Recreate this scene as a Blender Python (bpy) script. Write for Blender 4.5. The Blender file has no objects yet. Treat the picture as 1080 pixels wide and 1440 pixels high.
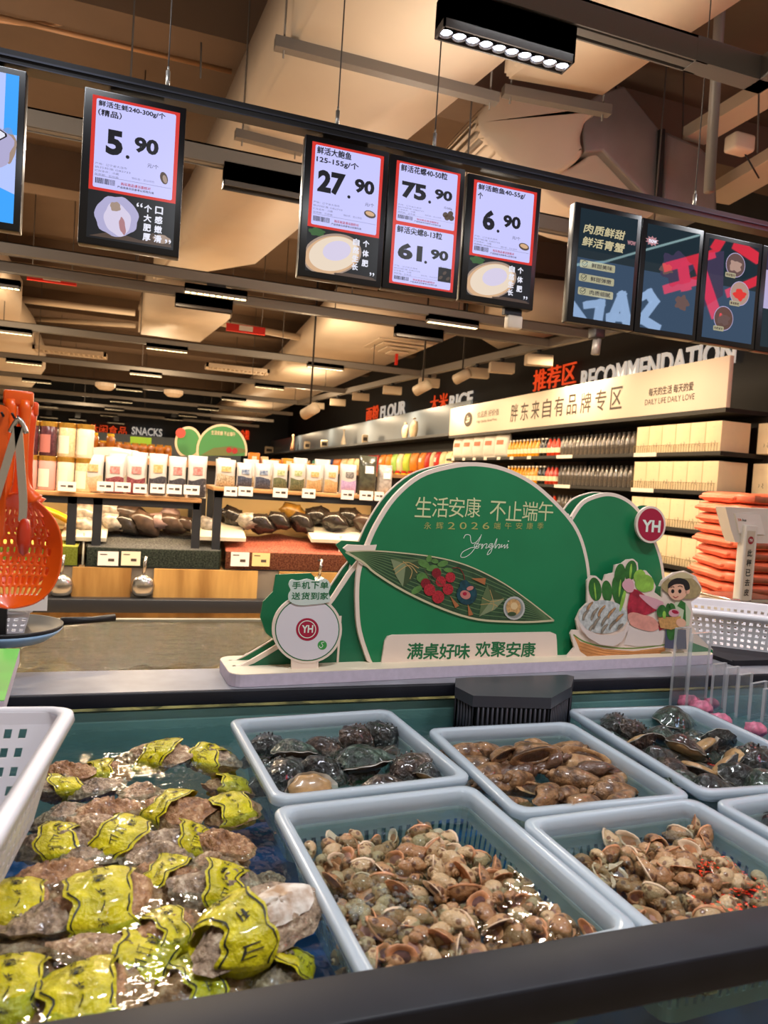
import bpy, bmesh, math, random
import numpy as np
from mathutils import Vector, Matrix, Euler, noise
random.seed(7)
sc = bpy.context.scene
COL = sc.collection
H0 = 1.45                                   # eye height

# ------------------------------------------------------------------ camera
YAW, PIT, ROL, FPX = 0.321547, -0.041452, 0.065116, 1005.8
_f = Vector((math.sin(YAW)*math.cos(PIT), math.cos(YAW)*math.cos(PIT), math.sin(PIT)))
_r0 = Vector((math.cos(YAW), -math.sin(YAW), 0)); _u0 = _r0.cross(_f)
RT = _r0*math.cos(ROL) + _u0*math.sin(ROL)
UP = -_r0*math.sin(ROL) + _u0*math.cos(ROL)
FW = _f
cam = bpy.data.cameras.new('camera')
cam.sensor_fit = 'HORIZONTAL'; cam.sensor_width = 36; cam.lens = FPX*36/1080
cam.clip_start = .02; cam.clip_end = 200
cam.dof.use_dof = True; cam.dof.focus_distance = 1.9; cam.dof.aperture_fstop = 8
camo = bpy.data.objects.new('camera', cam); COL.objects.link(camo)
camo.matrix_world = Matrix(((RT.x, UP.x, -FW.x, 0), (RT.y, UP.y, -FW.y, 0), (RT.z, UP.z, -FW.z, H0), (0, 0, 0, 1)))
sc.camera = camo
EYE = Vector((0, 0, H0))
def ray(px, py): return RT*((px-540)/FPX) - UP*((py-720)/FPX) + FW
def atY(px, py, Y): d = ray(px, py); return EYE + d*(Y/d.y)
def atX(px, py, X): d = ray(px, py); return EYE + d*(X/d.x)
def atZ(px, py, Z): d = ray(px, py); return EYE + d*((Z-H0)/d.z)

# ------------------------------------------------------------------ view, world, room lamps, added fill lights
sc.view_settings.view_transform = 'Standard'; sc.view_settings.look = 'None'
sc.view_settings.gamma = 1; sc.view_settings.use_curve_mapping = False
sc.view_settings.exposure = 0.0
w = bpy.data.worlds.new('store_air'); sc.world = w; w.use_nodes = True
w.node_tree.nodes['Background'].inputs[0].default_value = (1.0, .80, .60, 1)
w.node_tree.nodes['Background'].inputs[1].default_value = .4
def area(name, loc, rot, sx, sy, power, color, spread=math.pi):
    l = bpy.data.lights.new(name, 'AREA'); l.shape = 'RECTANGLE'; l.size = sx; l.size_y = sy
    l.energy = power; l.color = color; l.spread = spread
    o = bpy.data.objects.new(name, l); o.location = loc; o.rotation_euler = rot; COL.objects.link(o); return o
def point(name, loc, power, color, rad=.12):
    l = bpy.data.lights.new(name, 'POINT'); l.energy = power; l.color = color; l.shadow_soft_size = rad
    o = bpy.data.objects.new(name, l); o.location = loc; COL.objects.link(o); return o
COOL = (.93, .96, 1.0); WARM = (1.0, .75, .47); MILD = (1.0, .85, .68)
for x, y, p in ((1.27, 2.5, 22), (-.5, 2.5, 16), (.35, .55, 34), (1.7, .55, 22), (2.9, 2.5, 14)):
    area('tank_lamp_light', (x, y, 3.17), (0, 0, 0), .56, .06, p, COOL)
for x, y, p in ((-1.1, 3.7, 28), (.7, 3.7, 28), (2.6, 3.7, 30)): area('aisle_fill_light', (x, y, 3.17), (.25, 0, 0), .56, .06, p, WARM, 1.9)  # added fill lights without fixtures, to brighten the grain display
for y in (5.9, 7.6, 9.4, 11.4, 14.5, 18): area('wall_spot_light', (3.9, y, 3.0), (0, -.6, 0), .3, .1, 11, WARM, 2.2)
for x in (-2.6, .0, 2.6, 4.9):
    for y in (4.5, 7.6, 11.3, 14.6, 18, 22, 27):
        if x > 4 and y < 5: continue
        area('track_lamp_light', (x, y, 3.17), (0, 0, 0), .6, .06, 58, MILD if y < 5 else WARM)
for x, y in ((-2, 6), (2, 6), (-2, 10), (2, 10), (0, 14), (3, 15), (0, 19), (-2, 24), (3, 24), (1.5, 3.3), (-1, 3.2)):
    point('ceiling_fill_light', (x, y, 3.0), 40 if y < 9 else 75, MILD if y < 7 else WARM)  # added fill points below the tracks, lighting ducts and ceiling from beneath

# ------------------------------------------------------------------ materials
def s2l(c): return c/12.92 if c <= .04045 else ((c+.055)/1.055)**2.4
def C(h):
    h = h.lstrip('#'); return tuple(s2l(int(h[i:i+2], 16)/255) for i in (0, 2, 4))+(1,)
MATS = {}
def mat(name, col, rough=.5, metal=0, var=0, vscale=30, bump=0, bscale=60, spec=.5, trans=0, emit=0, ecol=None, sss=0, coat=0, alpha=1, col2=None, detail=4, ior=1.45, vst=None):
    """principled material, optionally mottled between two colours by noise and bumped"""
    if name in MATS: return MATS[name]
    m = bpy.data.materials.new(name); m.use_nodes = True; nt = m.node_tree
    b = nt.nodes['Principled BSDF']; I = b.inputs
    c = C(col) if isinstance(col, str) else col
    I['Base Color'].default_value = c; I['Roughness'].default_value = rough; I['Metallic'].default_value = metal
    I['Specular IOR Level'].default_value = spec; I['Transmission Weight'].default_value = trans
    I['Coat Weight'].default_value = coat; I['Alpha'].default_value = alpha; I['IOR'].default_value = ior
    if emit:
        I['Emission Color'].default_value = C(ecol) if ecol else c; I['Emission Strength'].default_value = emit
    if var or col2 or bump:
        tc = nt.nodes.new('ShaderNodeTexCoord')
    if var or col2:
        n = nt.nodes.new('ShaderNodeTexNoise'); n.inputs['Scale'].default_value = vscale; n.inputs['Detail'].default_value = detail
        if vst:
            mp = nt.nodes.new('ShaderNodeMapping'); mp.inputs['Scale'].default_value = vst; nt.links.new(tc.outputs['Object'], mp.inputs[0]); nt.links.new(mp.outputs[0], n.inputs['Vector'])
        else: nt.links.new(tc.outputs['Object'], n.inputs['Vector'])
        r = nt.nodes.new('ShaderNodeValToRGB'); r.color_ramp.elements[0].position = .35; r.color_ramp.elements[1].position = .65
        k = 1-var
        r.color_ramp.elements[0].color = c if col2 else (c[0]*k, c[1]*k, c[2]*k, 1)
        r.color_ramp.elements[1].color = C(col2) if col2 else (min(1, c[0]*(1+var)), min(1, c[1]*(1+var)), min(1, c[2]*(1+var)), 1)
        nt.links.new(n.outputs['Fac'], r.inputs['Fac']); nt.links.new(r.outputs['Color'], I['Base Color'])
    if bump:
        n2 = nt.nodes.new('ShaderNodeTexNoise'); n2.inputs['Scale'].default_value = bscale; n2.inputs['Detail'].default_value = 5
        nt.links.new(tc.outputs['Object'], n2.inputs['Vector'])
        bp = nt.nodes.new('ShaderNodeBump'); bp.inputs['Strength'].default_value = bump; bp.inputs['Distance'].default_value = .01
        nt.links.new(n2.outputs['Fac'], bp.inputs['Height']); nt.links.new(bp.outputs['Normal'], I['Normal'])
    MATS[name] = m; return m
def clear(name, tint, rough=.03, gloss=1.0, bump=0, bscale=40, body=0, bodycol='#ffffff', stretch=(1, 1, 1), dist=.02):
    """thin clear sheet: what lies behind shows through, fresnel reflection on top, optional milky body"""
    if name in MATS: return MATS[name]
    m = bpy.data.materials.new(name); m.use_nodes = True; nt = m.node_tree; N = nt.nodes; L = nt.links
    for n in list(N): N.remove(n)
    out = N.new('ShaderNodeOutputMaterial'); tr = N.new('ShaderNodeBsdfTransparent'); tr.inputs[0].default_value = C(tint)
    g = N.new('ShaderNodeBsdfGlossy'); g.inputs['Roughness'].default_value = rough; g.inputs['Color'].default_value = (gloss, gloss, gloss, 1)
    fr = N.new('ShaderNodeFresnel'); ge = N.new('ShaderNodeNewGeometry'); mi = N.new('ShaderNodeMath'); mi.operation = 'MULTIPLY_ADD'; mi.inputs[1].default_value = 1/1.33-1.33; mi.inputs[2].default_value = 1.33
    L.new(ge.outputs['Backfacing'], mi.inputs[0]); L.new(mi.outputs[0], fr.inputs['IOR'])
    mx = N.new('ShaderNodeMixShader')
    base = tr
    if body:
        d = N.new('ShaderNodeBsdfDiffuse'); d.inputs[0].default_value = C(bodycol)
        t2 = N.new('ShaderNodeBsdfTranslucent'); t2.inputs[0].default_value = C(bodycol)
        a = N.new('ShaderNodeMixShader'); a.inputs[0].default_value = .4; L.new(d.outputs[0], a.inputs[1]); L.new(t2.outputs[0], a.inputs[2])
        mb = N.new('ShaderNodeMixShader'); mb.inputs[0].default_value = body; L.new(tr.outputs[0], mb.inputs[1]); L.new(a.outputs[0], mb.inputs[2]); base = mb
    L.new(fr.outputs[0], mx.inputs[0]); L.new(base.outputs[0], mx.inputs[1]); L.new(g.outputs[0], mx.inputs[2]); L.new(mx.outputs[0], out.inputs[0])
    if bump:
        tc = N.new('ShaderNodeTexCoord'); mp = N.new('ShaderNodeMapping'); mp.inputs['Scale'].default_value = stretch
        n = N.new('ShaderNodeTexNoise'); n.inputs['Scale'].default_value = bscale; n.inputs['Detail'].default_value = 3
        bp = N.new('ShaderNodeBump'); bp.inputs['Strength'].default_value = bump; bp.inputs['Distance'].default_value = dist
        L.new(tc.outputs['Object'], mp.inputs[0]); L.new(mp.outputs[0], n.inputs['Vector']); L.new(n.outputs['Fac'], bp.inputs['Height'])
        L.new(bp.outputs['Normal'], fr.inputs['Normal']); L.new(bp.outputs['Normal'], g.inputs['Normal'])
    MATS[name] = m; return m
def flat(name, col, rough=.55): return mat(name, col, rough)

# ------------------------------------------------------------------ mesh builder
def rotm(rx=0, ry=0, rz=0): return Euler((rx, ry, rz)).to_matrix()
class MB:
    def __init__(s): s.v = []; s.f = []; s.m = []; s.sm = []; s.mats = []; s.cur = 0; s.smooth = False; s.T = Matrix.Identity(4)
    def use(s, m, smooth=None):
        if m not in s.mats: s.mats.append(m)
        s.cur = s.mats.index(m)
        if smooth is not None: s.smooth = smooth
        return s
    def add(s, vs, fs, smooth=None):
        n = len(s.v); T = s.T
        s.v += [tuple(T @ Vector(p)) for p in vs]
        for f in fs: s.f.append(tuple(n+i for i in f)); s.m.append(s.cur); s.sm.append(s.smooth if smooth is None else smooth)
    def box(s, x0, x1, y0, y1, z0, z1, R=None, c=None):
        vs = [(x, y, z) for z in (z0, z1) for y in (y0, y1) for x in (x0, x1)]
        if R is not None:
            c = Vector(c or ((x0+x1)/2, (y0+y1)/2, (z0+z1)/2)); vs = [tuple(c + R @ (Vector(p)-c)) for p in vs]
        s.add(vs, [(0, 2, 3, 1), (4, 5, 7, 6), (0, 1, 5, 4), (2, 6, 7, 3), (0, 4, 6, 2), (1, 3, 7, 5)], False)
    def rbox(s, x0, x1, y0, y1, z0, z1, b=.005):
        """box with all edges chamfered"""
        b = min(b, (x1-x0)/2.01, (y1-y0)/2.01, (z1-z0)/2.01)
        bm = bmesh.new(); bmesh.ops.create_cube(bm, size=1)
        for v in bm.verts: v.co = ((x0+x1)/2+v.co.x*(x1-x0), (y0+y1)/2+v.co.y*(y1-y0), (z0+z1)/2+v.co.z*(z1-z0))
        bmesh.ops.bevel(bm, geom=bm.edges[:], offset=b, segments=2, affect='EDGES', profile=.5)
        s.bm(bm, True)
    def bm(s, bm, smooth=None):
        bm.verts.index_update(); s.add([v.co[:] for v in bm.verts], [[v.index for v in f.verts] for f in bm.faces], smooth); bm.free()
    def prism(s, pts, y0, y1, axis='y'):
        """polygon (two axes) extruded along the third"""
        n = len(pts)
        if axis == 'y': P = [(a, y0, b) for a, b in pts]+[(a, y1, b) for a, b in pts]
        elif axis == 'z': P = [(a, b, y0) for a, b in pts]+[(a, b, y1) for a, b in pts]
        else: P = [(y0, a, b) for a, b in pts]+[(y1, a, b) for a, b in pts]
        s.add(P, [tuple(range(n)), tuple(range(2*n-1, n-1, -1))]+[(i, i+n, (i+1) % n+n, (i+1) % n) for i in range(n)], False)
    def poly3(s, lo, hi):
        """loft between two equal 3-D polygons, capped"""
        n = len(lo); s.add(list(lo)+list(hi), [tuple(range(n)), tuple(range(2*n-1, n-1, -1))]+[(i, i+n, (i+1) % n+n, (i+1) % n) for i in range(n)], False)
    def tube(s, pts, r, seg=8, cap=True, closed=False):
        P = [Vector(p) for p in pts]; n = len(P); rr = r if hasattr(r, '__len__') else [r]*n; V = []; prev = None
        for i in range(n):
            t = (P[(i+1) % n]-P[i-1]) if closed else (P[min(i+1, n-1)]-P[max(i-1, 0)])
            t = t.normalized() if t.length > 1e-9 else Vector((0, 0, 1))
            if prev is None: a = t.cross(Vector((0, 0, 1))); a = a if a.length > .05 else t.cross(Vector((1, 0, 0)))
            else: a = prev - t*prev.dot(t)
            a.normalize(); prev = a; b = t.cross(a)
            V += [tuple(P[i]+(a*math.cos(k*2*math.pi/seg)+b*math.sin(k*2*math.pi/seg))*rr[i]) for k in range(seg)]
        F = [(i*seg+k, i*seg+(k+1) % seg, ((i+1) % n)*seg+(k+1) % seg, ((i+1) % n)*seg+k) for i in range(n if closed else n-1) for k in range(seg)]
        if cap and not closed: F += [tuple(range(seg-1, -1, -1)), tuple(range((n-1)*seg, n*seg))]
        s.add(V, F, True)
    def cyl(s, a, b, r, seg=16, r2=None): s.tube([a, b], [r, r if r2 is None else r2], seg)
    def lathe(s, prof, c=(0, 0, 0), seg=20, sx=1, sy=1):
        V = []; F = []; n = len(prof)
        for r, z in prof: V += [(c[0]+sx*r*math.cos(k*2*math.pi/seg), c[1]+sy*r*math.sin(k*2*math.pi/seg), c[2]+z) for k in range(seg)]
        F = [(i*seg+k, i*seg+(k+1) % seg, (i+1)*seg+(k+1) % seg, (i+1)*seg+k) for i in range(n-1) for k in range(seg)]
        if prof[0][0] > 1e-4: F.append(tuple(range(seg-1, -1, -1)))
        if prof[-1][0] > 1e-4: F.append(tuple(range((n-1)*seg, n*seg)))
        s.add(V, F)
    def grid(s, fn, nu, nv, wrapu=False, smooth=True):
        V = [tuple(fn(i/(nu if wrapu else nu-1), j/(nv-1))) for j in range(nv) for i in range(nu)]
        F = [(j*nu+i, j*nu+(i+1) % nu, (j+1)*nu+(i+1) % nu, (j+1)*nu+i) for j in range(nv-1) for i in range(nu if wrapu else nu-1)]
        s.add(V, F, smooth)
    def ball(s, c, r, seg=12, sx=1, sy=1, sz=1, jit=0, js=8):
        def fn(u, v):
            a = u*2*math.pi; b = (v-.5)*math.pi; d = Vector((math.cos(b)*math.cos(a), math.cos(b)*math.sin(a), math.sin(b)))
            k = 1+jit*noise.noise(d*js*.25+Vector(c)*7); return (c[0]+d.x*r*sx*k, c[1]+d.y*r*sy*k, c[2]+d.z*r*sz*k)
        s.grid(fn, seg, max(5, seg//2+1), True)
    def slab(s, pts, y0, y1): s.prism(pts, y0, y1, 'y')
    def flat(s, pts, y):                    # flat polygon in the x-z plane at depth y
        s.add([(a, y, b) for a, b in pts], [tuple(range(len(pts)))], False)
    def build(s, name, m=None, parent=None, loc=None, recalc=True):
        me = bpy.data.meshes.new(name); me.from_pydata(s.v, [], s.f)
        mats = s.mats or [m]
        for q in mats: me.materials.append(q)
        me.polygons.foreach_set('material_index', s.m if s.mats else [0]*len(s.f)); me.polygons.foreach_set('use_smooth', s.sm)
        if recalc and len(s.f) < 60000:
            bm = bmesh.new(); bm.from_mesh(me); bmesh.ops.recalc_face_normals(bm, faces=bm.faces); bm.to_mesh(me); bm.free()
        me.update(); o = bpy.data.objects.new(name, me); COL.objects.link(o)
        if parent is not None: o.parent = parent
        if loc is not None: o.location = loc
        return o
def tag(o, label=None, cat=None, group=None, kind=None):
    if label: o['label'] = label
    if cat: o['category'] = cat
    if group: o['group'] = group
    if kind: o['kind'] = kind
    return o
def thing(name, label, cat, loc=(0, 0, 0), rz=0, group=None, rot=None, scale=None):
    o = bpy.data.objects.new(name, None); o.empty_display_size = .05; COL.objects.link(o)
    o.location = loc; o.rotation_euler = rot if rot else (0, 0, rz)
    if scale: o.scale = scale if hasattr(scale, '__len__') else (scale,)*3
    return tag(o, label, cat, group)
KIDS = {}
def dup(o, loc=None, rot=None, scale=None, label=None, group=None):
    """copy of a thing with copies of its parts and sub-parts, mesh data shared"""
    if o.name not in KIDS: KIDS[o.name] = [(c, list(c.children)) for c in o.children]
    r = o.copy(); COL.objects.link(r)
    if loc is not None: r.location = loc
    if rot is not None: r.rotation_euler = rot if hasattr(rot, '__len__') else (0, 0, rot)
    if scale is not None: r.scale = scale if hasattr(scale, '__len__') else (scale,)*3
    if label: r['label'] = label
    if group: r['group'] = group
    for ch, gs in KIDS[o.name]:
        c = ch.copy(); c.parent = r; COL.objects.link(c)
        for g in gs: d = g.copy(); d.parent = c; COL.objects.link(d)
    return r
def struct(o): o['kind'] = 'structure'; return o

# ------------------------------------------------------------------ lettering
_TX = {}
def text_geo(txt, bold=0.0, shear=0.0):
    """outline of a line of text as flat triangles, scaled to a unit box (0..1, 0..1); also its aspect"""
    if any(ord(c_) > 255 for c_ in txt): bold = 0
    k = (txt, bold, shear)
    if k in _TX: return _TX[k]
    c = bpy.data.curves.new('lettering', 'FONT'); c.body = txt; c.offset = bold; c.shear = shear; c.resolution_u = 3
    o = bpy.data.objects.new('lettering', c); COL.objects.link(o)
    dg = bpy.context.evaluated_depsgraph_get(); me = bpy.data.meshes.new_from_object(o.evaluated_get(dg))
    V = np.array([v.co[:2] for v in me.vertices]); F = [tuple(p.vertices) for p in me.polygons]
    bpy.data.objects.remove(o); bpy.data.curves.remove(c); bpy.data.meshes.remove(me)
    lo = V.min(0); hi = V.max(0); V = (V-lo)/(hi-lo)
    _TX[k] = (V, F, (hi-lo)[0]/(hi-lo)[1]); return _TX[k]
def letters(mb, txt, x, z, w=None, h=None, y=0, bold=0.0, shear=0.0, depth=0, flip=False):
    """text in the x-z plane, lower left corner (x, z); width and/or height given"""
    V, F, a = text_geo(txt, bold, shear)
    if w is None: w = h*a
    if h is None: h = w/a
    P = [(x+p[0]*w, y, z+p[1]*h) for p in V]
    if bold and not depth and any(ord(c_) > 255 for c_ in txt):      # heavier stroke: the outline drawn again a hair to each side
        e = bold*h*.9
        for q, (dx, dz) in enumerate(((e, 0), (-e, 0), (0, e), (0, -e))): mb.add([(p[0]+dx, y-.00002*(q+1), p[2]+dz) for p in P], F, False)
    if not depth: mb.add(P, F, False); return w
    n = len(P); E = {}
    for f in F:
        for i in range(len(f)):
            e = (f[i], f[(i+1) % len(f)]); E[e] = 1
    S = [(a_, b_, b_+n, a_+n) for a_, b_ in E if (b_, a_) not in E]
    mb.add(P+[(p[0], p[1]+depth, p[2]) for p in P], F+[tuple(i+n for i in reversed(f)) for f in F]+S, False); return w
def column(mb, txt, x, z, s, step, **k):
    for i, ch in enumerate(txt): letters(mb, ch, x, z-i*step, w=s, h=s, **k)
def ell(cx, cz, rx, rz, n=24, a0=0, a1=2*math.pi, rot=0):
    P = []
    for i in range(n):
        t = a0+(a1-a0)*i/(n if abs(a1-a0-2*math.pi) < 1e-6 else n-1); a, b = rx*math.cos(t), rz*math.sin(t)
        P.append((cx+a*math.cos(rot)-b*math.sin(rot), cz+a*math.sin(rot)+b*math.cos(rot)))
    return P
def rrect(x0, x1, z0, z1, r, n=5):
    P = []
    for cx, cz, a in ((x1-r, z1-r, 0), (x0+r, z1-r, 90), (x0+r, z0+r, 180), (x1-r, z0+r, 270)):
        P += [(cx+r*math.cos(math.radians(a+90*i/n)), cz+r*math.sin(math.radians(a+90*i/n))) for i in range(n+1)]
    return P
def smooth_line(P, n=6, closed=False):
    """Catmull-Rom through points"""
    Q = []; m = len(P)
    for i in range(m if closed else m-1):
        p0 = P[(i-1) % m] if closed or i else P[0]; p1 = P[i]; p2 = P[(i+1) % m]; p3 = P[(i+2) % m] if closed or i+2 < m else P[-1]
        for j in range(n):
            t = j/n; Q.append(tuple(.5*((2*p1[k])+(-p0[k]+p2[k])*t+(2*p0[k]-5*p1[k]+4*p2[k]-p3[k])*t*t+(-p0[k]+3*p1[k]-3*p2[k]+p3[k])*t**3) for k in range(len(p1))))
    if not closed: Q.append(P[-1])
    return Q
def ribbon(mb, P, w, y):
    """flat stroke of width w (number or list) along P in the x-z plane"""
    n = len(P); V = []
    for i in range(n):
        a = P[max(i-1, 0)]; b = P[min(i+1, n-1)]; dx, dz = b[0]-a[0], b[1]-a[1]; l = math.hypot(dx, dz) or 1
        k = (w[i] if hasattr(w, '__len__') else w)/2; V += [(P[i][0]-dz/l*k, y, P[i][1]+dx/l*k), (P[i][0]+dz/l*k, y, P[i][1]-dx/l*k)]
    mb.add(V, [(2*i, 2*i+1, 2*i+3, 2*i+2) for i in range(n-1)], False)
# ================================================================== the setting
m_floor = mat('floor_tile', '#b9a48a', .35, var=.08, vscale=2)
m_slab = mat('dark_slab', '#6a5748', .9, var=.06, vscale=1.5)
m_duct = mat('duct_foil', '#d3c2ae', .6, var=.05, vscale=1.2, bump=.12, bscale=3)
m_ductg = mat('galvanised', '#8d8a88', .45, .5, var=.06, vscale=5)
m_chan = mat('channel_grey', '#77716c', .5, .3)
m_track = mat('track_grey', '#6f6b67', .55); m_lamp = mat('lamp_grey', '#514e4d', .5)
m_black = mat('black_paint', '#17161a', .45)
m_wallb = mat('black_wall', '#211f20', .7, var=.1, vscale=2)
m_led = mat('led_white', '#ffffff', .5, emit=14, ecol='#f2f6ff')
m_ledw = mat('led_warm', '#fff0d0', .5, emit=9, ecol='#ffe2a8')
m_cable = mat('cable_grey', '#4a4441', .6)
CEIL = 5.1
b = MB(); b.box(-12, 9, -4, 46, -.1, 0); struct(b.build('floor', m_floor))
b = MB(); b.box(-12, 9, -4, 46, CEIL, CEIL+.15); struct(b.build('ceiling', m_slab))
b = MB(); b.box(6.25, 6.4, 4.3, 46, 0, CEIL); struct(b.build('wall_right', m_wallb))
b = MB(); b.box(-12, 9, 34, 34.2, 0, CEIL); struct(b.build('wall_far', mat('far_wall_navy', '#2b3038', .7)))
b = MB(); b.box(-12.1, -11.9, -4, 46, 0, CEIL); struct(b.build('wall_left', m_wallb))
# beams of the slab and exposed pipes
for i, y in enumerate((5.6, 9.4, 13.2, 17, 21, 25, 29)):
    b = MB(); b.box(-12, 6.25, y, y+.35, CEIL-.45, CEIL); tag(b.build('trim_%d' % (i+1), m_slab), kind='structure')

def px_duct(name, label, cat, pts, z, h, m, chan=None):
    """a duct: its underside is a quadrilateral at height z, body h tall"""
    P = [atZ(x, y, z) for x, y in pts]; c = sum(P, Vector())/len(P)
    t = thing(name, label, cat, c, group=None)
    bm = bmesh.new(); lo = [bm.verts.new(p-c) for p in P]; hi = [bm.verts.new(p-c+Vector((0, 0, h))) for p in P]; n = len(P)
    bm.faces.new(lo); bm.faces.new(hi[::-1])
    for i in range(n): bm.faces.new((lo[i], lo[(i+1) % n], hi[(i+1) % n], hi[i]))
    bmesh.ops.recalc_face_normals(bm, faces=bm.faces); bmesh.ops.bevel(bm, geom=bm.edges[:], offset=.03, segments=2, affect='EDGES')
    q = MB(); q.bm(bm, True); o = q.build('duct_body', m, t)
    for a, e in (chan or []):
        A = atZ(*a, z)-c; B = atZ(*e, z)-c; q = MB(); d = (B-A).normalized(); s = d.cross(Vector((0, 0, 1)))*.03
        lo4 = [A+s, A-s, A-s-Vector((0, 0, .06)), A+s-Vector((0, 0, .06))]; hi4 = [p+(B-A) for p in lo4]
        q.poly3(lo4, hi4); q.build('support_channel', m_chan, t)
        for p, k in ((A, .05), (B, -.05)): q = MB(); q.cyl(p+d*k-Vector((0, 0, .1)), p+d*k+Vector((0, 0, CEIL-z)), .006, 6); q.build('hanger_rod', m_chan, t)
    return t
px_duct('air_duct', 'wide beige air duct above the price screens, slung in a grey channel', 'duct',
        [(560, -240), (1010, -150), (722, 82), (362, 372), (214, 396), (262, 335), (418, 45)], 3.82, .62, m_duct, [((387, 52), (700, 133)), ((331, 182), (425, 206))])
px_duct('air_duct', 'wide beige air duct at the upper right joined to the cloth elbow', 'duct',
        [(1180, -110), (1049, 2), (967, 55), (849, 138), (705, 113), (722, 98), (861, 0), (930, -70)], 3.98, .6, m_duct, [((708, 121), (858, 150))])
px_duct('air_duct', 'short beige duct box beyond the oyster price screen', 'duct', [(194, 470), (283, 482), (326, 449), (206, 434)], 3.6, .6, m_duct)
px_duct('air_duct', 'long beige air duct running back under the ceiling in mid store', 'duct', [(470, 452), (650, 470), (470, 545), (352, 596), (296, 590), (380, 535)], 3.7, .5, m_duct)
px_duct('air_duct', 'beige air duct along the left edge of the hall', 'duct', [(-140, 380), (2, 400), (30, 440), (26, 458), (46, 482), (64, 520), (30, 566), (-140, 540)], 3.62, .5, m_duct)
0 and px_duct('air_duct', 'far low beige duct above the snack aisle', 'duct', [(-60, 573), (240, 587), (300, 583), (160, 560), (-60, 548)], 3.62, .4, m_duct)
px_duct('air_duct', 'beige duct behind the rightmost pair of abalone screens', 'duct', [(655, 465), (735, 440), (860, 452), (700, 492)], 3.9, .5, m_duct)
# cloth elbow, galvanised transition and unit box at the upper right
def face_prism(name, pts, Y, dep, m, parent, bev=.02, seg=2):
    P = [atY(x, y, Y) for x, y in pts]; c = parent.location
    lo = [p-c for p in P]; hi = [p-c+Vector((0, dep, 0)) for p in P]; n = len(P); bm = bmesh.new()
    lo = [bm.verts.new(p) for p in lo]; hi = [bm.verts.new(p) for p in hi]; bm.faces.new(lo); bm.faces.new(hi[::-1])
    for i in range(n): bm.faces.new((lo[i], lo[(i+1) % n], hi[(i+1) % n], hi[i]))
    bmesh.ops.recalc_face_normals(bm, faces=bm.faces); bmesh.ops.bevel(bm, geom=bm.edges[:], offset=bev, segments=seg, affect='EDGES', profile=.6)
    q = MB(); q.bm(bm, True); return q.build(name, m, parent)
t = thing('air_handler', 'grey galvanised air handler with a bulging beige cloth elbow at the upper right', 'air handler', atY(850, 210, 4.9))
P = [(705, 126), (770, 132), (842, 152), (826, 168), (818, 196), (822, 216), (796, 238), (758, 246), (716, 228), (694, 206), (676, 190), (671, 168), (684, 146)]
face_prism('cloth_elbow', smooth_line(P, 2, True), 4.75, .7, m_duct, t, .05, 3)
face_prism('elbow_outlet', smooth_line([(742, 240), (800, 236), (850, 205), (868, 236), (925, 292), (880, 312), (800, 292)], 3, True), 4.9, .6, m_duct, t, .03, 3)
face_prism('transition_hood', [(818, 150), (842, 132), (878, 120), (930, 184), (926, 286), (908, 276), (848, 212), (822, 215)], 4.82, .65, m_ductg, t, .02)
face_prism('seam_flange', [(930, 180), (936, 181), (931, 288), (925, 287)], 4.78, .7, m_black, t, .004)
face_prism('unit_box', [(935, 182), (985, 205), (1008, 226), (1010, 300), (930, 300)], 4.85, .8, m_ductg, t, .04)
# long cable trays, pipes
def run(name, label, cat, a, e, w, h, m, z=None):
    A = atZ(*a, z); B = atZ(*e, z); d = (B-A).normalized(); s = d.cross(Vector((0, 0, 1)))*w/2; u = Vector((0, 0, h)); c = (A+B)/2
    q = MB(); q.poly3([A-c+s, A-c-s, A-c-s+u, A-c+s+u], [B-c+s, B-c-s, B-c-s+u, B-c+s+u]); o = q.build(name, m, None, c); return tag(o, label, cat)
run('cable_tray', 'tan cable tray near the ceiling at the upper right, upper of two', 'cable tray', (1180, 80), (975, 200), .22, .1, m_duct, 4.4)
run('cable_tray', 'tan cable tray near the ceiling at the upper right, lower of two', 'cable tray', (1180, 185), (1005, 285), .3, .1, m_duct, 4.2)
def pipe(name, label, cat, pts, r, m, z=None, par=None):
    P = [atZ(x, y, z) for x, y in pts]; c = P[0]; q = MB(); q.tube([p-c for p in P], r, 8); return tag(q.build(name, m, par, c), label, cat)
m_pipe = mat('copper_pipe', '#b98d68', .4, .2)
pipe('conduit_pipe', 'thin tan conduit under the dark slab at the upper left', 'pipe', [(-60, 10), (326, 101)], .02, m_pipe, 4.7)
pipe('conduit_pipe', 'curved tan conduit bending up at the upper left corner', 'pipe', smooth_line([(-40, 22), (40, 33), (98, 30), (125, 14), (138, -20)], 5), .02, m_pipe, 4.75)
pipe('sprinkler_pipe', 'long tan pipe under the ceiling left of the duct box', 'pipe', [(-40, 413), (190, 440)], .06, m_duct, 4.3)
pipe('sprinkler_pipe', 'long tan pipe right of the duct box with a red marked hanging sign', 'pipe', [(196, 432), (470, 484)], .06, m_duct, 4.0)
pipe('sprinkler_pipe', 'tan pipe at far left under the lit soffit', 'pipe', [(30, 447), (190, 458)], .05, m_duct, 4.3)
q = MB(); a = atY(1002, 40, 3.4); a2 = atY(997, 270, 3.4); q.cyl((0, 0, 1.6), a2-a, .03, 12); q.use(m_chan)
o = q.build('support_post', m_chan, None, a); tag(o, 'round grey pipe post dropping from the ceiling beside the track corner', 'pipe')

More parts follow.
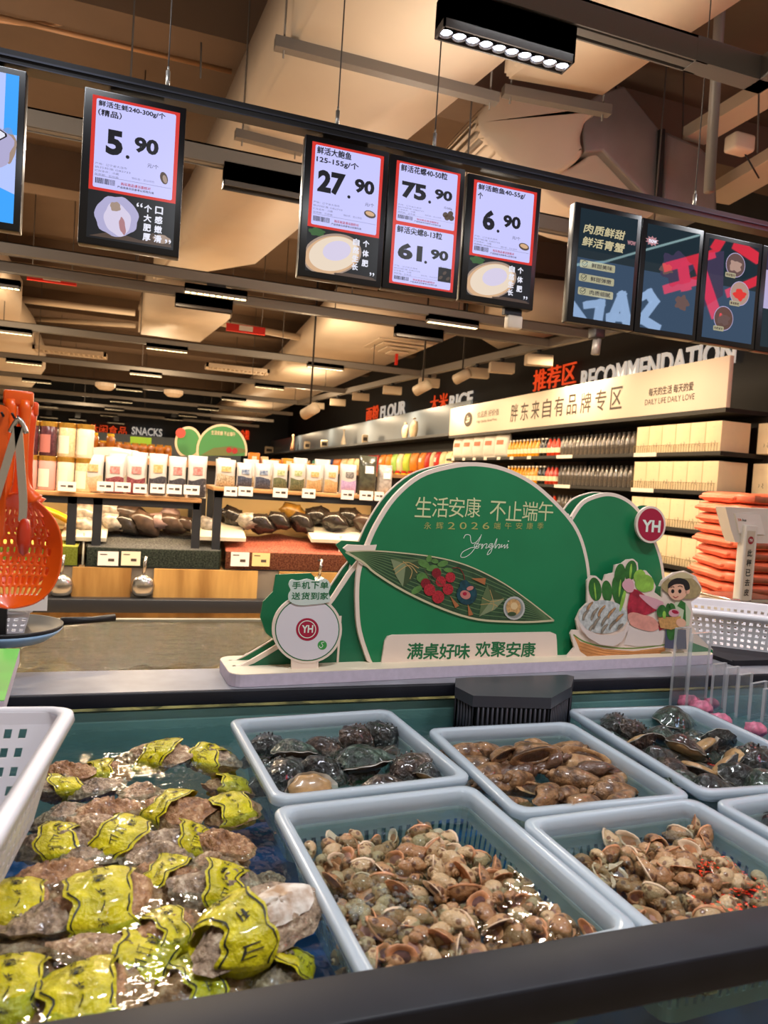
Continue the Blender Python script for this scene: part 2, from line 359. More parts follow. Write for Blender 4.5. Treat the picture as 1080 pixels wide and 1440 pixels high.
# lighting channels with their fixtures
def channel(label, y, x0, x1, tilt=0, w=.085, h=.1, zb=3.25, rods=()):
    t = thing('lighting_channel', label, 'lighting channel', (x0, y, zb), rz=tilt)
    b = MB(); L = x1-x0
    b.box(0, L, -w/2, -w/2+.008, 0, h); b.box(0, L, w/2-.008, w/2, 0, h); b.box(0, L, -w/2, w/2, h-.01, h); b.box(0, L, -.02, .02, .002, .03)
    b.build('rail', m_track, t)
    for rx in rods: b = MB(); b.cyl((rx-x0, 0, h), (rx-x0, 0, CEIL-zb), .006, 6); b.build('hanger_rod', m_cable, t)
    return t
Ys = [2.52, 4.44, 7.2, 7.9, 11.25, 14.6, 17.8, 21.2, 24.6, 28]
xs = [(1.0-3.5, 2.1), (-4, 5.3), (-5, 4.75), (-5, 4.7), (-6, 4.5), (-7, 4.1), (-7, 4), (-8, 4), (-8, 4), (-9, 4)]
nm = ['nearest grey lighting channel, crossing the top of the picture', 'grey lighting channel seen through the gaps between the screens', 'grey lighting channel just below the price screens, front one of the close pair',
      'grey lighting channel just below the price screens, rear one of the close pair', 'fifth grey lighting channel back, carrying the lit lamp above the duct grille', 'sixth grey lighting channel back',
      'seventh grey lighting channel back', 'eighth grey lighting channel back', 'ninth grey lighting channel back', 'farthest grey lighting channel before the snack wall']
for i, y in enumerate(Ys):
    channel(nm[i], y, xs[i][0], xs[i][1], 0, rods=(0.1, .65) if i == 0 else (-2, -.2, 1.9, 3.4))
t = thing('lighting_channel', 'grey lighting channel turning towards the camera at the upper right', 'lighting channel', (2.1, 2.52, 3.25))
b = MB(); b.box(-.06, .35, -.043, .043, 0, .1); b.box(.27, .355, -2.4, .043, 0, .1); b.build('rail', m_track, t)
A = atZ(800, 483, 3.25); B = atZ(508, 549, 3.25); d = (B-A)
t = thing('lighting_channel', 'grey lighting channel running back along the right wall', 'lighting channel', A-d*.35, rz=math.atan2(d.y, d.x))
b = MB(); b.box(0, d.length*2.0, -.045, .045, 0, .1); b.build('rail', m_track, t)

def fixture(label, cx, cy, L=.59, leds=10, near=False, on=True, group=None, z=3.2):
    t = thing('track_lamp', label, 'track lamp', (cx, cy, z), group=group)
    h = .135 if near or not on else .085; b = MB()
    b.box(-L/2, L/2, -.045, -.038, 0, h); b.box(-L/2, L/2, .038, .045, 0, h); b.box(-L/2, -L/2+.008, -.045, .045, 0, h); b.box(L/2-.008, L/2, -.045, .045, 0, h); b.box(-L/2, L/2, -.045, .045, .03, h)
    b.build('housing', m_lamp if near or not on else m_track, t)
    b = MB(); b.box(-.09, .09, -.018, .018, h, 3.29-z); b.build('track_adapter', m_black, t)
    if not on: return t
    if near:
        for k in range(leds):
            x = -L/2+L*(k+.5)/leds; b = MB(); b.lathe([(.0, .018), (.019, .016), (.021, .008)], (x, 0, 0), 14)
            o = b.build('led_lens', m_led, t)
            b = MB(); b.lathe([(.021, .008), (.0265, .0), (.0275, .0), (.0275, .02)], (x, 0, .0), 14); b.build('reflector_ring', mat('chrome_ring', '#c8ccd6', .15, .9), o)
    else:
        b = MB()
        for k in range(leds): x = -L/2+L*(k+.5)/leds; b.box(x-L/leds*.36, x+L/leds*.36, -.025, .025, .004, .028)
        b.build('led_strip', m_ledw, t)
    return t
p = atY(711, 72, 2.52); fixture('large grey track lamp with ten lit white lenses at top of picture', p.x, 2.52, L=.545, near=True, z=p.z)
fx = [((340, 425), 276, 0, 'dark unlit track lamp in the gap right of the oyster screen'), ((260, 347), 417, 1, 'grey track lamp with white dots under the oyster screen, upper one'), ((247, 326), 436, 0, 'grey unlit track lamp under the oyster screen, lower one'),
      ((-60, 22), 402, 1, 'lit track lamp at the left edge below the leftmost screen'), ((-20, 45), 469, 1, 'lit track lamp at the left edge above the duct'), ((205, 265), 493, 1, 'lit warm track lamp above the long ceiling grille'),
      ((10, 58), 512, 1, 'lit track lamp at left, second row down'), ((183, 227), 528, 1, 'lit track lamp near the round ceiling sensor'), ((163, 200), 549, 1, 'small far lit track lamp left of the duct'),
      ((430, 485), 518, 1, 'lit warm track lamp left of the square ceiling diffuser'), ((598, 674), 458, 1, 'grey track lamp under the whelk screen with faint white dots'), ((555, 622), 477, 0, 'grey unlit track lamp under the whelk screen, lower one'),
      ((358, 400), 544, 1, 'lit track lamp above the small duct end in mid store'), ((312, 346), 561, 1, 'far lit track lamp in mid store, second from the front'), ((278, 308), 575, 1, 'far lit track lamp in mid store, third from the front'),
      ((155, 185), 566, 1, 'far lit track lamp above the snack wall, near row'), ((53, 81), 573, 1, 'far lit track lamp at left above the jars, near row'), ((33, 70), 538, 1, 'lit track lamp at left, third row down'),
      ((147, 175), 576, 1, 'far lit track lamp above the snack wall, second row'), ((140, 166), 585, 1, 'far lit track lamp above the snack wall, third row'), ((250, 278), 583, 1, 'far lit track lamp above the second green sign'),
      ((55, 82), 591, 1, 'far lit track lamp at left above the jars, lowest'), ((98, 120), 594, 1, 'far bright track lamp just above the orange snack letters'), ((151, 175), 599, 1, 'far bright track lamp in front of the snack letters'), ((234, 255), 591, 1, 'far lit track lamp left of the second green sign')]
for (x0, x1), y, on, lb in fx:
    Yc = min(Ys, key=lambda v: abs(v-atZ((x0+x1)/2, y, 3.14).y)); p = atY((x0+x1)/2, y, Yc); fixture(lb, p.x, Yc, leds=10, on=on, z=min(3.19, max(2.95, p.z)))
# box spotlights on the channel by the right wall
spots = [(757, 497, 'nearest pale box spotlight by the right wall'), (705, 508, 'second pale box spotlight by the right wall'), (672, 518, 'third pale box spotlight by the right wall'), (605, 534, 'fourth pale box spotlight by the right wall'), (553, 545, 'fifth pale box spotlight by the right wall'), (508, 558, 'sixth pale box spotlight by the right wall'), (475, 566, 'seventh pale box spotlight by the right wall'), (447, 571, 'farthest pale box spotlight by the right wall')]
m_spot = mat('spot_cream', '#b7a68f', .5)
for i, (x, y, lb) in enumerate(spots):
    A0 = atZ(800, 483, 3.25); B0 = atZ(508, 549, 3.25); best = min((abs((lambda v: 540+FPX*v.dot(RT)/v.dot(FW))(A0+(B0-A0)*(q/100)-EYE)-x), q) for q in range(-34, 160))[1]
    p = A0+(B0-A0)*(best/100); p.z = min(3.12, max(2.9, atY(x, y, p.y).z))
    t = thing('box_spotlight', lb, 'spotlight', p, rz=-.25)
    b = MB(); b.rbox(-.17, .17, -.07, .07, -.07, .07, .01); b.build('housing', m_spot, t)
    b = MB(); b.cyl((0, 0, .07), (0, 0, 3.27-p.z), .03, 8); b.build('track_adapter', m_black, t)
for px, py, lb in ((650, 529, 'short cylinder spotlight beside the third box spotlight'), (594, 545, 'short cylinder spotlight beside the fourth box spotlight'), (436, 578, 'short cylinder spotlight farthest down the wall')):
    p = atY(px, py, 9); t = thing('cylinder_spotlight', lb, 'spotlight', p, rot=(1.2, 0, .5))
    b = MB(); b.cyl((0, 0, -.12), (0, 0, .12), .07, 14); b.build('barrel', m_spot, t); b = MB(); d_ = Euler((1.2, 0, .5)).to_matrix().transposed() @ Vector((0, 0, CEIL-p.z)); b.cyl((0, 0, 0), d_, .012, 8); b.build('drop_rod', m_black, t)
p = atY(838, 485, 5.2); t = thing('cylinder_spotlight', 'grey cylinder spotlight hanging below the crab screen', 'spotlight', p)
b = MB(); b.cyl((0, 0, -.08), (0.01, 0, .05), .035, 14); b.build('barrel', m_ductg, t); b = MB(); b.rbox(-.05, .05, -.05, .05, .05, .13, .01); b.cyl((0, 0, .13), (0, 0, CEIL-p.z), .01, 6); b.build('mount', m_black, t)
# ceiling vents and small hanging things
def vent(label, x0, x1, y, z, d=.5):
    A = atZ(x0, y, z); B = atZ(x1, y, z); t = thing('ceiling_vent', label, 'vent', A); L = B.x-A.x; b = MB()
    b.box(0, L, 0, .05, 0, .08); b.box(0, L, d-.05, d, 0, .08); b.box(0, .05, 0, d, 0, .08); b.box(L-.05, L, 0, d, 0, .08); b.build('frame', m_duct, t)
    b = MB(); n = 14
    for k in range(n): x = .07+(L-.14)*k/(n-1); b.box(x-.015, x+.015, .05, d-.05, .02, .06)
    b.build('slats', m_duct, t); b = MB(); b.box(.03, L-.03, .03, d-.03, .07, .082); b.build('plenum', m_slab, t)
vent('long slotted ceiling vent at left above the lit lamp', 45, 145, 490, 3.535); vent('long slotted ceiling vent in mid store', 290, 392, 515, 3.615)
A = atZ(558, 496, 3.575); t = thing('ceiling_diffuser', 'square cream ceiling diffuser with a red strip hanging under it', 'vent', A)
b = MB()
for k in range(4): r = .45-.1*k; b.prism([(-r, -r), (r, -r), (r, r), (-r, r)], -.04*k+.1, .12-.04*k, 'z')
b.build('diffuser_cone', m_duct, t); b = MB(); b.box(-.02, .02, -.02, .02, -.2, -.02); b.build('red_strip', mat('red_plastic', '#d8291c', .5), t)
for px0, px1, py, lb in ((318, 373, 463, 'red and white hanging exit sign beyond the duct box'), (38, 108, 392, 'thin red hanging sign at left behind the near channel')):
    A = atY(px0, py, 10); B = atY(px1, py, 10); t = thing('hanging_sign', lb, 'sign', (A+B)/2); L = (B-A).x/2
    b = MB(); b.box(-L, L, -.02, .02, -.05, .05); b.build('board', mat('red_plastic', '#d8291c', .5), t)
    for q_ in (-.8, .8): b = MB(); b.cyl((L*q_, 0, .05), (L*q_, 0, CEIL-t.location.z), .006, 5); b.build('hanger_rod', m_cable, t)
    b = MB(); b.box(-L*.35, L*.35, -.024, -.021, -.03, .04); b.build('white_panel', mat('sign_white', '#e9e4da', .5), t)
for px, py, lb in ((148, 544, 'round tan ceiling sensor'), (244, 554, 'small tan ceiling sensor')):
    p = atY(px, py, 13); b = MB(); b.lathe([(0, -.06), (.1, -.05), (.16, 0), (.16, .06), (0, .06)], (0, 0, 0), 16); b.smooth = True; tag(b.build('ceiling_sensor', m_duct, None, p), lb, 'sensor')
p = atY(722, 452, 2.74); p.z = 2.165; t = thing('network_box', 'small cream box with a clip under the abalone screen', 'box', p); b = MB(); b.rbox(-.035, .035, -.02, .02, -.035, .02, .008); b.build('body', mat('cream_plastic', '#e6dccb', .45), t); b = MB(); b.box(-.05, .03, -.012, .012, .02, .046); b.build('clip', m_black, t)
p = atY(1040, 203, 4.2); t = thing('junction_box', 'small tan junction box with a dangling cable at the upper right', 'box', p); b = MB(); b.rbox(-.09, .09, -.06, .06, -.06, .06, .02); b.build('body', m_duct, t); b = MB(); b.tube([(0.05, 0, -.05), (.12, 0, -.12), (.2, 0, -.2)], .006, 6); b.build('cable', m_black, t)
for px, y0, y1, Y, lb in ((965, -60, 420, 5.2, 'thin dark cable hanging beside the unit box'), (1068, 90, 215, 3.8, 'thin wire hanging at the upper right edge'), (283, 60, 110, 4.5, 'thin wire with a hook at the upper left')):
    A = atY(px, y0, Y); B = atY(px+(y1-y0)*-.02, y1, Y); q = MB(); q.cyl((0, 0, 0), B-A, .006, 6); tag(q.build('hanging_cable', m_cable, None, A), lb, 'cable')
# ================================================================== price screens on their black bar
SY = 2.7
m_bezel = mat('bezel_black', '#0c0c10', .3)
def em(name, col, k=1.0, gloss=.3): return mat('screen_'+name, '#050506', gloss, emit=k, ecol=col, spec=.3)
e_white = em('lilac', '#c9c9ff', 1); e_red = em('red', '#e0352c', .9); e_red2 = em('darkred', '#c0202a', .85); e_blk = em('ink', '#15151f', .8); e_gry = em('grey', '#7a7a98', .9)
e_dark = em('dark', '#191a1e', .9); e_shell = em('shell', '#b9b4dc', .9); e_meat = em('meat', '#d6cde6', 1); e_tan = em('tan', '#b59c8c', .8); e_brown = em('brown', '#5c4a40', .8); e_rose = em('rose', '#c08a90', .8)
e_cream = em('cream', '#efdcc6', .95); e_peach = em('peach', '#e0b58c', .9); e_green = em('green', '#3f6a3a', .8); e_txt = em('text', '#e8e8f6', 1); e_blue = em('blue', '#3fa6ff', 1); e_sky = em('sky', '#b6c8ff', 1)
t = thing('screen_bar', 'long black bar hung from the ceiling carrying the row of price screens', 'bar', (0, SY+.03, H0+.487*SY))
b = MB(); b.box(-1.6, 3.9, -.03, .03, -.024, .022); b.build('beam', m_bezel, t)
b = MB(); b.box(-1.6, 3.9, -.034, -.029, -.002, .004); b.box(-1.6, 3.9, -.034, -.029, -.024, -.02); b.build('edge_strip', mat('bar_edge', '#3a3c46', .3, .6), t)
for x in (-.0, .62, 1.02, 2.3, 3.2):
    o = None; k = MB(); k.cyl((x, 0, .02), (x, 0, (3.82 if x < 2 else CEIL)-H0-.487*SY), .0028, 6); o = k.build('suspension_cable', m_cable, t)
    k = MB(); k.cyl((x, 0, .02), (x, 0, .085), .008, 8); k.cyl((x, 0, .085), (x, 0, .1), .004, 8); k.build('turnbuckle', mat('steel_fitting', '#9a9894', .35, .8), o)
def screen(label, x0, x1, z0, z1, group='price screens on the hanging bar', name='price_screen'):
    """a portrait monitor; returns thing and its display rectangle in local x-z"""
    x0, x1, z0, z1 = (k*SY for k in (x0, x1, z0, z1)); w = x1-x0; h = z1-z0
    t = thing(name, label, 'screen', (x0, SY, H0+z0), group=group)
    b = MB(); b.rbox(.001, w-.001, 0, .045, 0, h, .004)
    b.build('casing', m_bezel, t)
    b = MB(); b.box(w/2-.09, w/2+.09, .045, .06, h*.6, h+.01); b.build('mounting_bracket', m_bezel, t)
    return t, .028, w-.022, .024, h-.022
def card(D, lines, widths, pr, q0, q1, small, unit='元/个', tl=.085, prod='oyster', dp=None):
    """price card between heights q0 and q1 of the display rectangle"""
    t, x0, x1, z0, z1 = D; H = z1-z0; W = x1-x0; a = z0+H*q0; c = z0+H*q1; h = c-a
    b = MB(); b.use(e_red); b.flat([(x0, a), (x1, a), (x1, c), (x0, c)], -.0006); b.use(e_white); b.flat(rrect(x0+W*.045, x1-W*.045, a+h*.03, c-h*.03, .006), -.0009); b.build('price_card', None, t)
    k = MB(); k.use(e_blk); y = -.0013
    for i, s in enumerate(lines):
        hh = h*tl; letters(k, s, x0+W*.07, c-h*(.045+tl)-i*hh*1.3, w=W*widths[i], h=hh, y=y, bold=.035)
    I, Dm = pr; zb = a+h*small
    letters(k, I, x0+W*(.17 if len(I) == 1 else .1), zb, h=h*.27, y=y, bold=.05, w=W*.19*len(I)); xx = x0+W*((.17 if len(I) == 1 else .1)+.19*len(I)+.03)
    k.flat(ell(xx+W*.03, zb+h*.01, W*.022, W*.022, 14), y); letters(k, Dm, xx+W*.1, zb+h*.08, h=h*.17, w=W*.28, y=y, bold=.045)
    letters(k, unit, xx+W*.26, zb-h*.06, h=h*.045, w=W*.13, y=y)
    k.use(e_gry)
    for i, (s, ww) in enumerate((('产地：辽宁省大连市', .36), ('执行标准 GB2733', .40), ('贮存条件：冷藏', .27), ('保质期：见包装', .27))): letters(k, s, x0+W*.06, a+h*(.285-.04*i)*small/.42, h=h*.024, w=W*ww, y=y)
    letters(k, '物价员：见公示栏', x0+W*.48, a+h*.19*small/.42, h=h*.024, w=W*.26, y=y)
    k.box(x0+W*.06, x1-W*.06, y, y+.0003, a+h*.155, a+h*.158)
    k.use(e_blk); rnd = random.Random(5)
    xx = x0+W*.07
    while xx < x0+W*.29: ww = rnd.choice((.0012, .002, .003)); k.box(xx, xx+ww, y, y+.0003, a+h*.075, a+h*.135); xx += ww+rnd.choice((.0012, .002))
    letters(k, '产品信息仅供参考以实物为准', x0+W*.32, a+h*.06, h=h*.025, w=W*.42, y=y, bold=.02)
    k.use(e_red2); letters(k, '购买商品请当面核对', x0+W*.36, a+h*.095, h=h*.032, w=W*.34, y=y, bold=.02)
    k.build('lettering', None, t)
    p = MB(); cx, cz = x1-W*.15, a+h*.27*(small/.42)
    if prod == 'oyster': p.use(e_brown); p.flat(ell(cx, cz, W*.045, W*.075, 14, rot=.3), y); p.use(e_tan); p.flat(ell(cx+.003, cz-.003, W*.025, W*.05, 12, rot=.3), y-.0003)
    elif prod == 'abalone': p.use(e_brown); p.flat(ell(cx, cz, W*.085, W*.05, 16, rot=-.15), y); p.use(e_peach); p.flat(ell(cx, cz+.002, W*.065, W*.03, 14, rot=-.15), y-.0003)
    elif prod == 'snail': p.use(e_brown); [p.flat(ell(cx+dx*W, cz+dz*W, W*.045, W*.04, 12, rot=.6), y) for dx, dz in ((-.05, 0), (.03, .03), (.05, -.03), (-.02, -.035))]
    else: p.use(e_dark); p.flat([(cx-.028, cz-.028), (cx+.028, cz-.028), (cx+.028, cz+.028), (cx-.028, cz+.028)], y); p.use(e_brown); [p.flat(ell(cx-.016+.016*i, cz-.012+.02*(i % 2), .01, .006, 10, rot=.7), y-.0003) for i in range(3)]
    p.build('product_picture', None, t)
def wave(cx, cz, rx, rz, amp, k, n=40, rot=0, seed=0):
    r = random.Random(seed); ph = [r.random()*6 for _ in range(3)]
    P = []
    for i in range(n):
        a = 2*math.pi*i/n; s = 1+amp*(math.sin(k*a+ph[0])+.6*math.sin((k+3)*a+ph[1])); x, z = rx*s*math.cos(a), rz*s*math.sin(a)
        P.append((cx+x*math.cos(rot)-z*math.sin(rot), cz+x*math.sin(rot)+z*math.cos(rot)))
    return P
def oyster_photo(D, q):
    t, x0, x1, z0, z1 = D; W = x1-x0; h = (z1-z0)*q; y = -.0006; b = MB(); b.use(e_dark); b.flat([(x0, z0), (x1, z0), (x1, z0+h), (x0, z0+h)], y)
    b.use(e_brown); b.flat([(x0+W*.03, z0+h*.04), (x0+W*.3, z0+h*.2), (x0+W*.62, z0+h*.1), (x0+W*.75, z0+h*.3), (x1-W*.05, z0+h*.2), (x1-W*.02, z0+h*.05)], y-.0001)
    b.use(e_shell); b.flat(wave(x0+W*.33, z0+h*.52, W*.25, h*.42, .03, 7, rot=.3, seed=3), y-.0002)
    b.use(e_meat); b.flat(wave(x0+W*.34, z0+h*.46, W*.15, h*.34, .04, 4, rot=.25, seed=4), y-.0003)
    b.use(e_tan); b.flat(wave(x0+W*.31, z0+h*.72, W*.06, h*.1, .08, 4, seed=5), y-.0004); b.use(e_rose); b.flat(wave(x0+W*.4, z0+h*.34, W*.035, h*.18, .08, 3, rot=.2, seed=6), y-.0004)
    b.use(e_tan); b.flat(wave(x0+W*.86, z0+h*.2, W*.1, h*.09, .06, 4, seed=8), y-.0003)
    b.build('oyster_photo', None, t)
    k = MB(); k.use(e_txt); s = W*.085; column(k, '个大肥厚', x0+W*.64, z0+h*.72, s, s*1.35, y=y-.0006, bold=.05); k.build('slogan', None, t); k = MB(); k.use(e_txt); column(k, '口感嫩滑', x0+W*.77, z0+h*.72, s, s*1.35, y=y-.0006, bold=.05)
    letters(k, '“', x0+W*.55, z0+h*.8, h=.014, y=y-.0006, bold=.03); letters(k, '”', x0+W*.9, z0+h*.12, h=.014, y=y-.0006, bold=.03); k.build('slogan', None, t)
def abalone_photo(D, q):
    t, x0, x1, z0, z1 = D; W = x1-x0; h = (z1-z0)*q; y = -.0006; b = MB(); b.use(e_dark); b.flat([(x0, z0), (x1, z0), (x1, z0+h), (x0, z0+h)], y)
    b.use(e_green); b.flat(wave(x0+W*.13, z0+h*.9, W*.11, h*.09, .1, 5, seed=2), y-.0001)
    def clip(P): return [(min(max(a, x0), x1), min(max(c, z0), z0+h)) for a, c in P]
    b.use(e_tan); b.flat(clip(ell(x0+W*.36, z0+h*.45, W*.42, h*.46, 40, rot=.35)), y-.0002)
    b.use(e_peach); b.flat(clip(ell(x0+W*.36, z0+h*.44, W*.39, h*.42, 40, rot=.35)), y-.0003)
    b.use(e_cream); b.flat(clip(ell(x0+W*.38, z0+h*.47, W*.35, h*.38, 40, rot=.35)), y-.0004)
    b.use(e_meat); b.flat(ell(x0+W*.42, z0+h*.55, W*.2, h*.22, 30, rot=.35), y-.0005)
    b.use(e_brown); b.flat(clip(wave(x0+W*.7, z0+h*.02, W*.3, h*.06, .05, 6, seed=9)), y-.0006)
    b.build('abalone_photo', None, t)
    k = MB(); k.use(e_txt); s = W*.085; column(k, '自然生长', x0+W*.64, z0+h*.75, s, s*1.3, y=y-.0009, bold=.05); k.build('slogan', None, t); k = MB(); k.use(e_txt); column(k, '个体肥', x0+W*.78, z0+h*.75, s, s*1.55, y=y-.0009, bold=.05)
    letters(k, '”', x0+W*.9, z0+h*.1, h=.013, y=y-.0009, bold=.03); k.build('slogan', None, t)
# screen at the left edge
D = screen('leftmost screen, cut by the picture edge, blue advert with a white cloud', -.287, -.164, .279, .474)
t, x0, x1, z0, z1 = D; W = x1-x0; H = z1-z0; b = MB(); b.use(e_sky); b.flat([(x0, z0), (x1, z0), (x1, z1), (x0, z1)], -.0006); b.use(e_blue); b.flat([(x1-W*.14, z0+H*.6), (x1, z0+H*.6), (x1, z1), (x1-W*.14, z1)], -.0007)
b.use(e_tan); b.flat(wave(x0+W*.9, z0+H*.52, W*.1, H*.12, .05, 5, seed=1), -.0007); b.use(e_shell); b.flat(wave(x0+W*.55, z0+H*.5, W*.42, H*.18, .05, 5, seed=2), -.0008)
b.use(e_blk); b.flat(wave(x0+W*.5, z0+H*.58, W*.37, H*.11, .06, 6, seed=4), -.0009); b.use(e_txt); b.flat(wave(x0+W*.5, z0+H*.58, W*.35, H*.1, .06, 6, seed=4), -.001)
b.use(e_blue); b.flat([(x0, z0), (x1, z0), (x1, z0+H*.2), (x1-W*.2, z0+H*.24), (x0, z0+H*.2)], -.0007); b.build('advert', None, t)
k = MB(); k.use(e_blk); letters(k, '味', x0+W*.62, z0+H*.84, h=.05, y=-.0012, bold=.04); k.build('lettering', None, t); k = MB(); k.use(e_red2); column(k, '鲜活生蚝', x0+W*.74, z0+H*.22, .022, .026, y=-.0014, bold=.05); k.build('lettering', None, t)
D = screen('screen pricing live oysters at 5.90, hanging alone at left', -.099, .0255, .2775, .4715); card(D, ['鲜活生蚝240-300g/个', '（精品）'], (.76, .26), ('5', '90'), .34, 1, .40, tl=.07); oyster_photo(D, .34)
D = screen('screen pricing large abalone at 27.90', .1835, .3065, .279, .4725); card(D, ['鲜活大鲍鱼', '125-155g/个'], (.47, .58), ('27', '90'), .345, 1, .42, prod='abalone'); abalone_photo(D, .345)
D = screen('screen showing two prices, 75.90 above 61.90', .3075, .4265, .28, .4715); card(D, ['鲜活花螺40-50粒'], (.72,), ('75', '90'), .5, 1, .42, unit='元/500g', tl=.11, prod='snail'); card(D, ['鲜活尖螺8-13粒'], (.70,), ('61', '90'), 0, .5, .42, unit='元/500g', tl=.11, prod='whelk')
D = screen('screen pricing small abalone at 6.90', .4305, .5555, .281, .468); card(D, ['鲜活鲍鱼40-55g/', '个'], (.74, .075), ('6', '90'), .345, 1, .37, prod='abalone'); abalone_photo(D, .345)
# three darker advert screens for green crab
e_teal = em('teal', '#23343e', .75, .015); e_teal2 = em('teal2', '#3d5570', .75, .015); e_gold = em('gold', '#c9bd92', .95); e_pill = em('pill', '#b9b493', .85, .06); e_vio = em('violet', '#4a4360', .7, .015); e_crab = em('crab', '#7a5f5c', .7, .015)
def advert(label, x0, x1, z0, z1):
    D = screen(label, x0, x1, z0, z1, group='green crab advert screens', name='advert_screen'); t, x0, x1, z0, z1 = D; W = x1-x0; H = z1-z0
    b = MB()
    b.use(e_teal); b.flat([(x0, z0+H*.55), (x1, z0+H*.55), (x1, z1), (x0, z1)], -.0006); b.use(e_teal2); b.flat([(x0, z0), (x1, z0), (x1, z0+H*.55), (x0, z0+H*.55)], -.0006); b.build('display', None, t); return D
D = advert('left advert screen with gold crab slogan and three check marked tags', .6165, .7425, .273, .46); t, x0, x1, z0, z1 = D; W = x1-x0; H = z1-z0
k = MB(); k.use(e_gold); letters(k, '肉质鲜甜', x0+W*.07, z0+H*.78, w=W*.72, h=H*.085, y=-.0012, bold=.03, shear=.15); letters(k, '鲜活青蟹', x0+W*.06, z0+H*.66, w=W*.74, h=H*.085, y=-.0012, bold=.03, shear=.15)
k.use(e_rose); letters(k, 'WOW', x0+W*.84, z0+H*.75, w=W*.15, h=H*.04, y=-.0012, bold=.05)
for i, s in enumerate(('鲜甜美味', '鲜甜弹嫩', '肉质细腻')):
    zz = z0+H*(.46-.125*i); k.use(e_pill); k.flat(rrect(x0+W*.05, x0+W*.66, zz, zz+H*.07, .006), -.001); k.use(e_blk); letters(k, s, x0+W*.25, zz+H*.014, w=W*.36, h=H*.042, y=-.0013, bold=.02)
    k.use(e_teal); ribbon(k, ell(x0+W*.13, zz+H*.036, W*.045, W*.045, 18)+[(x0+W*.175, zz+H*.036)], .0022, -.0013); ribbon(k, [(x0+W*.1, zz+H*.04), (x0+W*.125, zz+H*.025), (x0+W*.18, zz+H*.06)], .003, -.0014)
k.build('lettering', None, t)
D = advert('middle advert screen, dark with faint crab and a white lower reflection', .7435, .868, .2725, .4575); t, x0, x1, z0, z1 = D; W = x1-x0; H = z1-z0
b = MB(); b.use(e_vio); b.flat(wave(x0+W*.6, z0+H*.62, W*.3, H*.16, .12, 6, seed=2), -.001); b.use(e_crab); b.flat(wave(x0+W*.75, z0+H*.3, W*.13, H*.07, .15, 5, seed=3), -.001); b.flat(wave(x0+W*.4, z0+H*.6, W*.12, H*.05, .15, 5, seed=5), -.0012)
b.use(e_rose); b.flat([(x0+W*(.1+.13*math.cos(a)*(1 if i % 2 else .65)), z0+H*(.84+.05*math.sin(a)*(1 if i % 2 else .65))) for i, a in enumerate(np.linspace(0, 2*math.pi, 20, endpoint=False))], -.0012); b.build('crab_picture', None, t)
k = MB(); k.use(e_txt); letters(k, 'now', x0+W*.04, z0+H*.82, w=W*.15, h=H*.035, y=-.0016, bold=.04); k.build('lettering', None, t)
D = advert('right advert screen with three round crab pictures', .869, .9945, .2725, .455); t, x0, x1, z0, z1 = D; W = x1-x0; H = z1-z0
b = MB(); b.use(e_vio); b.flat([(x0, z0+H*.3), (x0+W*.35, z0+H*.45), (x0+W*.3, z0+H*.9), (x0, z0+H*.85)], -.001)
for i, (u, v) in enumerate(((.55, .78), (.68, .5), (.4, .22))):
    cx, cz = x0+W*u, z0+H*v; b.use(e_shell); b.flat(ell(cx, cz, .056, .056, 30), -.0012); b.use((e_crab, e_tan, e_brown)[i]); b.flat(ell(cx, cz, .053, .053, 30), -.0014); b.use((e_tan, e_red, e_crab)[i]); b.flat(wave(cx, cz-.005, .035, .025, .15, 4, seed=i), -.0016)
    b.use(e_pill); b.flat(rrect(cx-.055, cx+.005, cz-.06, cz-.038, .005), -.0018); b.use(e_blk); letters(b, ('鲜甜蟹肉', '膏满黄肥', '肉质紧实')[i], cx-.05, cz-.055, w=.05, h=.012, y=-.002, bold=.02)
b.build('crab_pictures', None, t)
D = screen('last screen at the right edge, mostly cut off', .9955, 1.12, .272, .4545); t, x0, x1, z0, z1 = D; W = x1-x0; H = z1-z0
b = MB(); b.use(e_vio); b.flat([(x0, z0+H*.45), (x1, z0+H*.45), (x1, z1), (x0, z1)], -.0006); b.use(e_shell); b.flat([(x0, z0+H*.4), (x1, z0+H*.4), (x1, z0+H*.8), (x0, z0+H*.8)], -.0008); b.use(e_teal); b.flat([(x0, z0), (x1, z0), (x1, z0+H*.4), (x0, z0+H*.4)], -.0007); b.build('display', None, t)
# lit shop signs on the wall behind the camera; the glossy advert screens mirror them
YV = 6.4; YR = 2*SY-YV
def lit_letters(name, label, strokes, col, k, wpx, YV=YV, YR=YR, flip=None):
    t = thing(name, label, 'sign', (0, YR, 0)); b = MB(); m = mat('neon_'+name, '#101010', .4, emit=k, ecol=col)
    for s in strokes:
        P = [atY(x, y, YV) for x, y in s]; b.use(m); Q = [(p.x, p.z if flip is None else 2*flip-p.z) for p in P]; w_ = wpx*YV/1006*1.1; n = len(Q)
        for i in range(n-1):
            (ax, az), (bx, bz) = Q[i], Q[i+1]; l = math.hypot(bx-ax, bz-az); dx, dz = (bx-ax)/l*w_/2, (bz-az)/l*w_/2
            b.prism([(ax-dx-dz, az-dz+dx), (ax-dx+dz, az-dz-dx), (bx+dx+dz, bz+dz-dx), (bx+dx-dz, bz+dz+dx)], -.05-.001*i, .01+.001*i)
    b.build('letter_strokes', None, t)
lit_letters('red_shop_sign', 'red lit shop sign mirrored in the advert screens', [[(942, 374), (1000, 358)], [(942, 405), (990, 392)], [(962, 374), (966, 402)], [(985, 372), (1008, 440)], [(1040, 345), (1066, 362)], [(1030, 410), (1080, 388)], [(1010, 345), (1018, 332)]], '#ff1030', 22, 13)
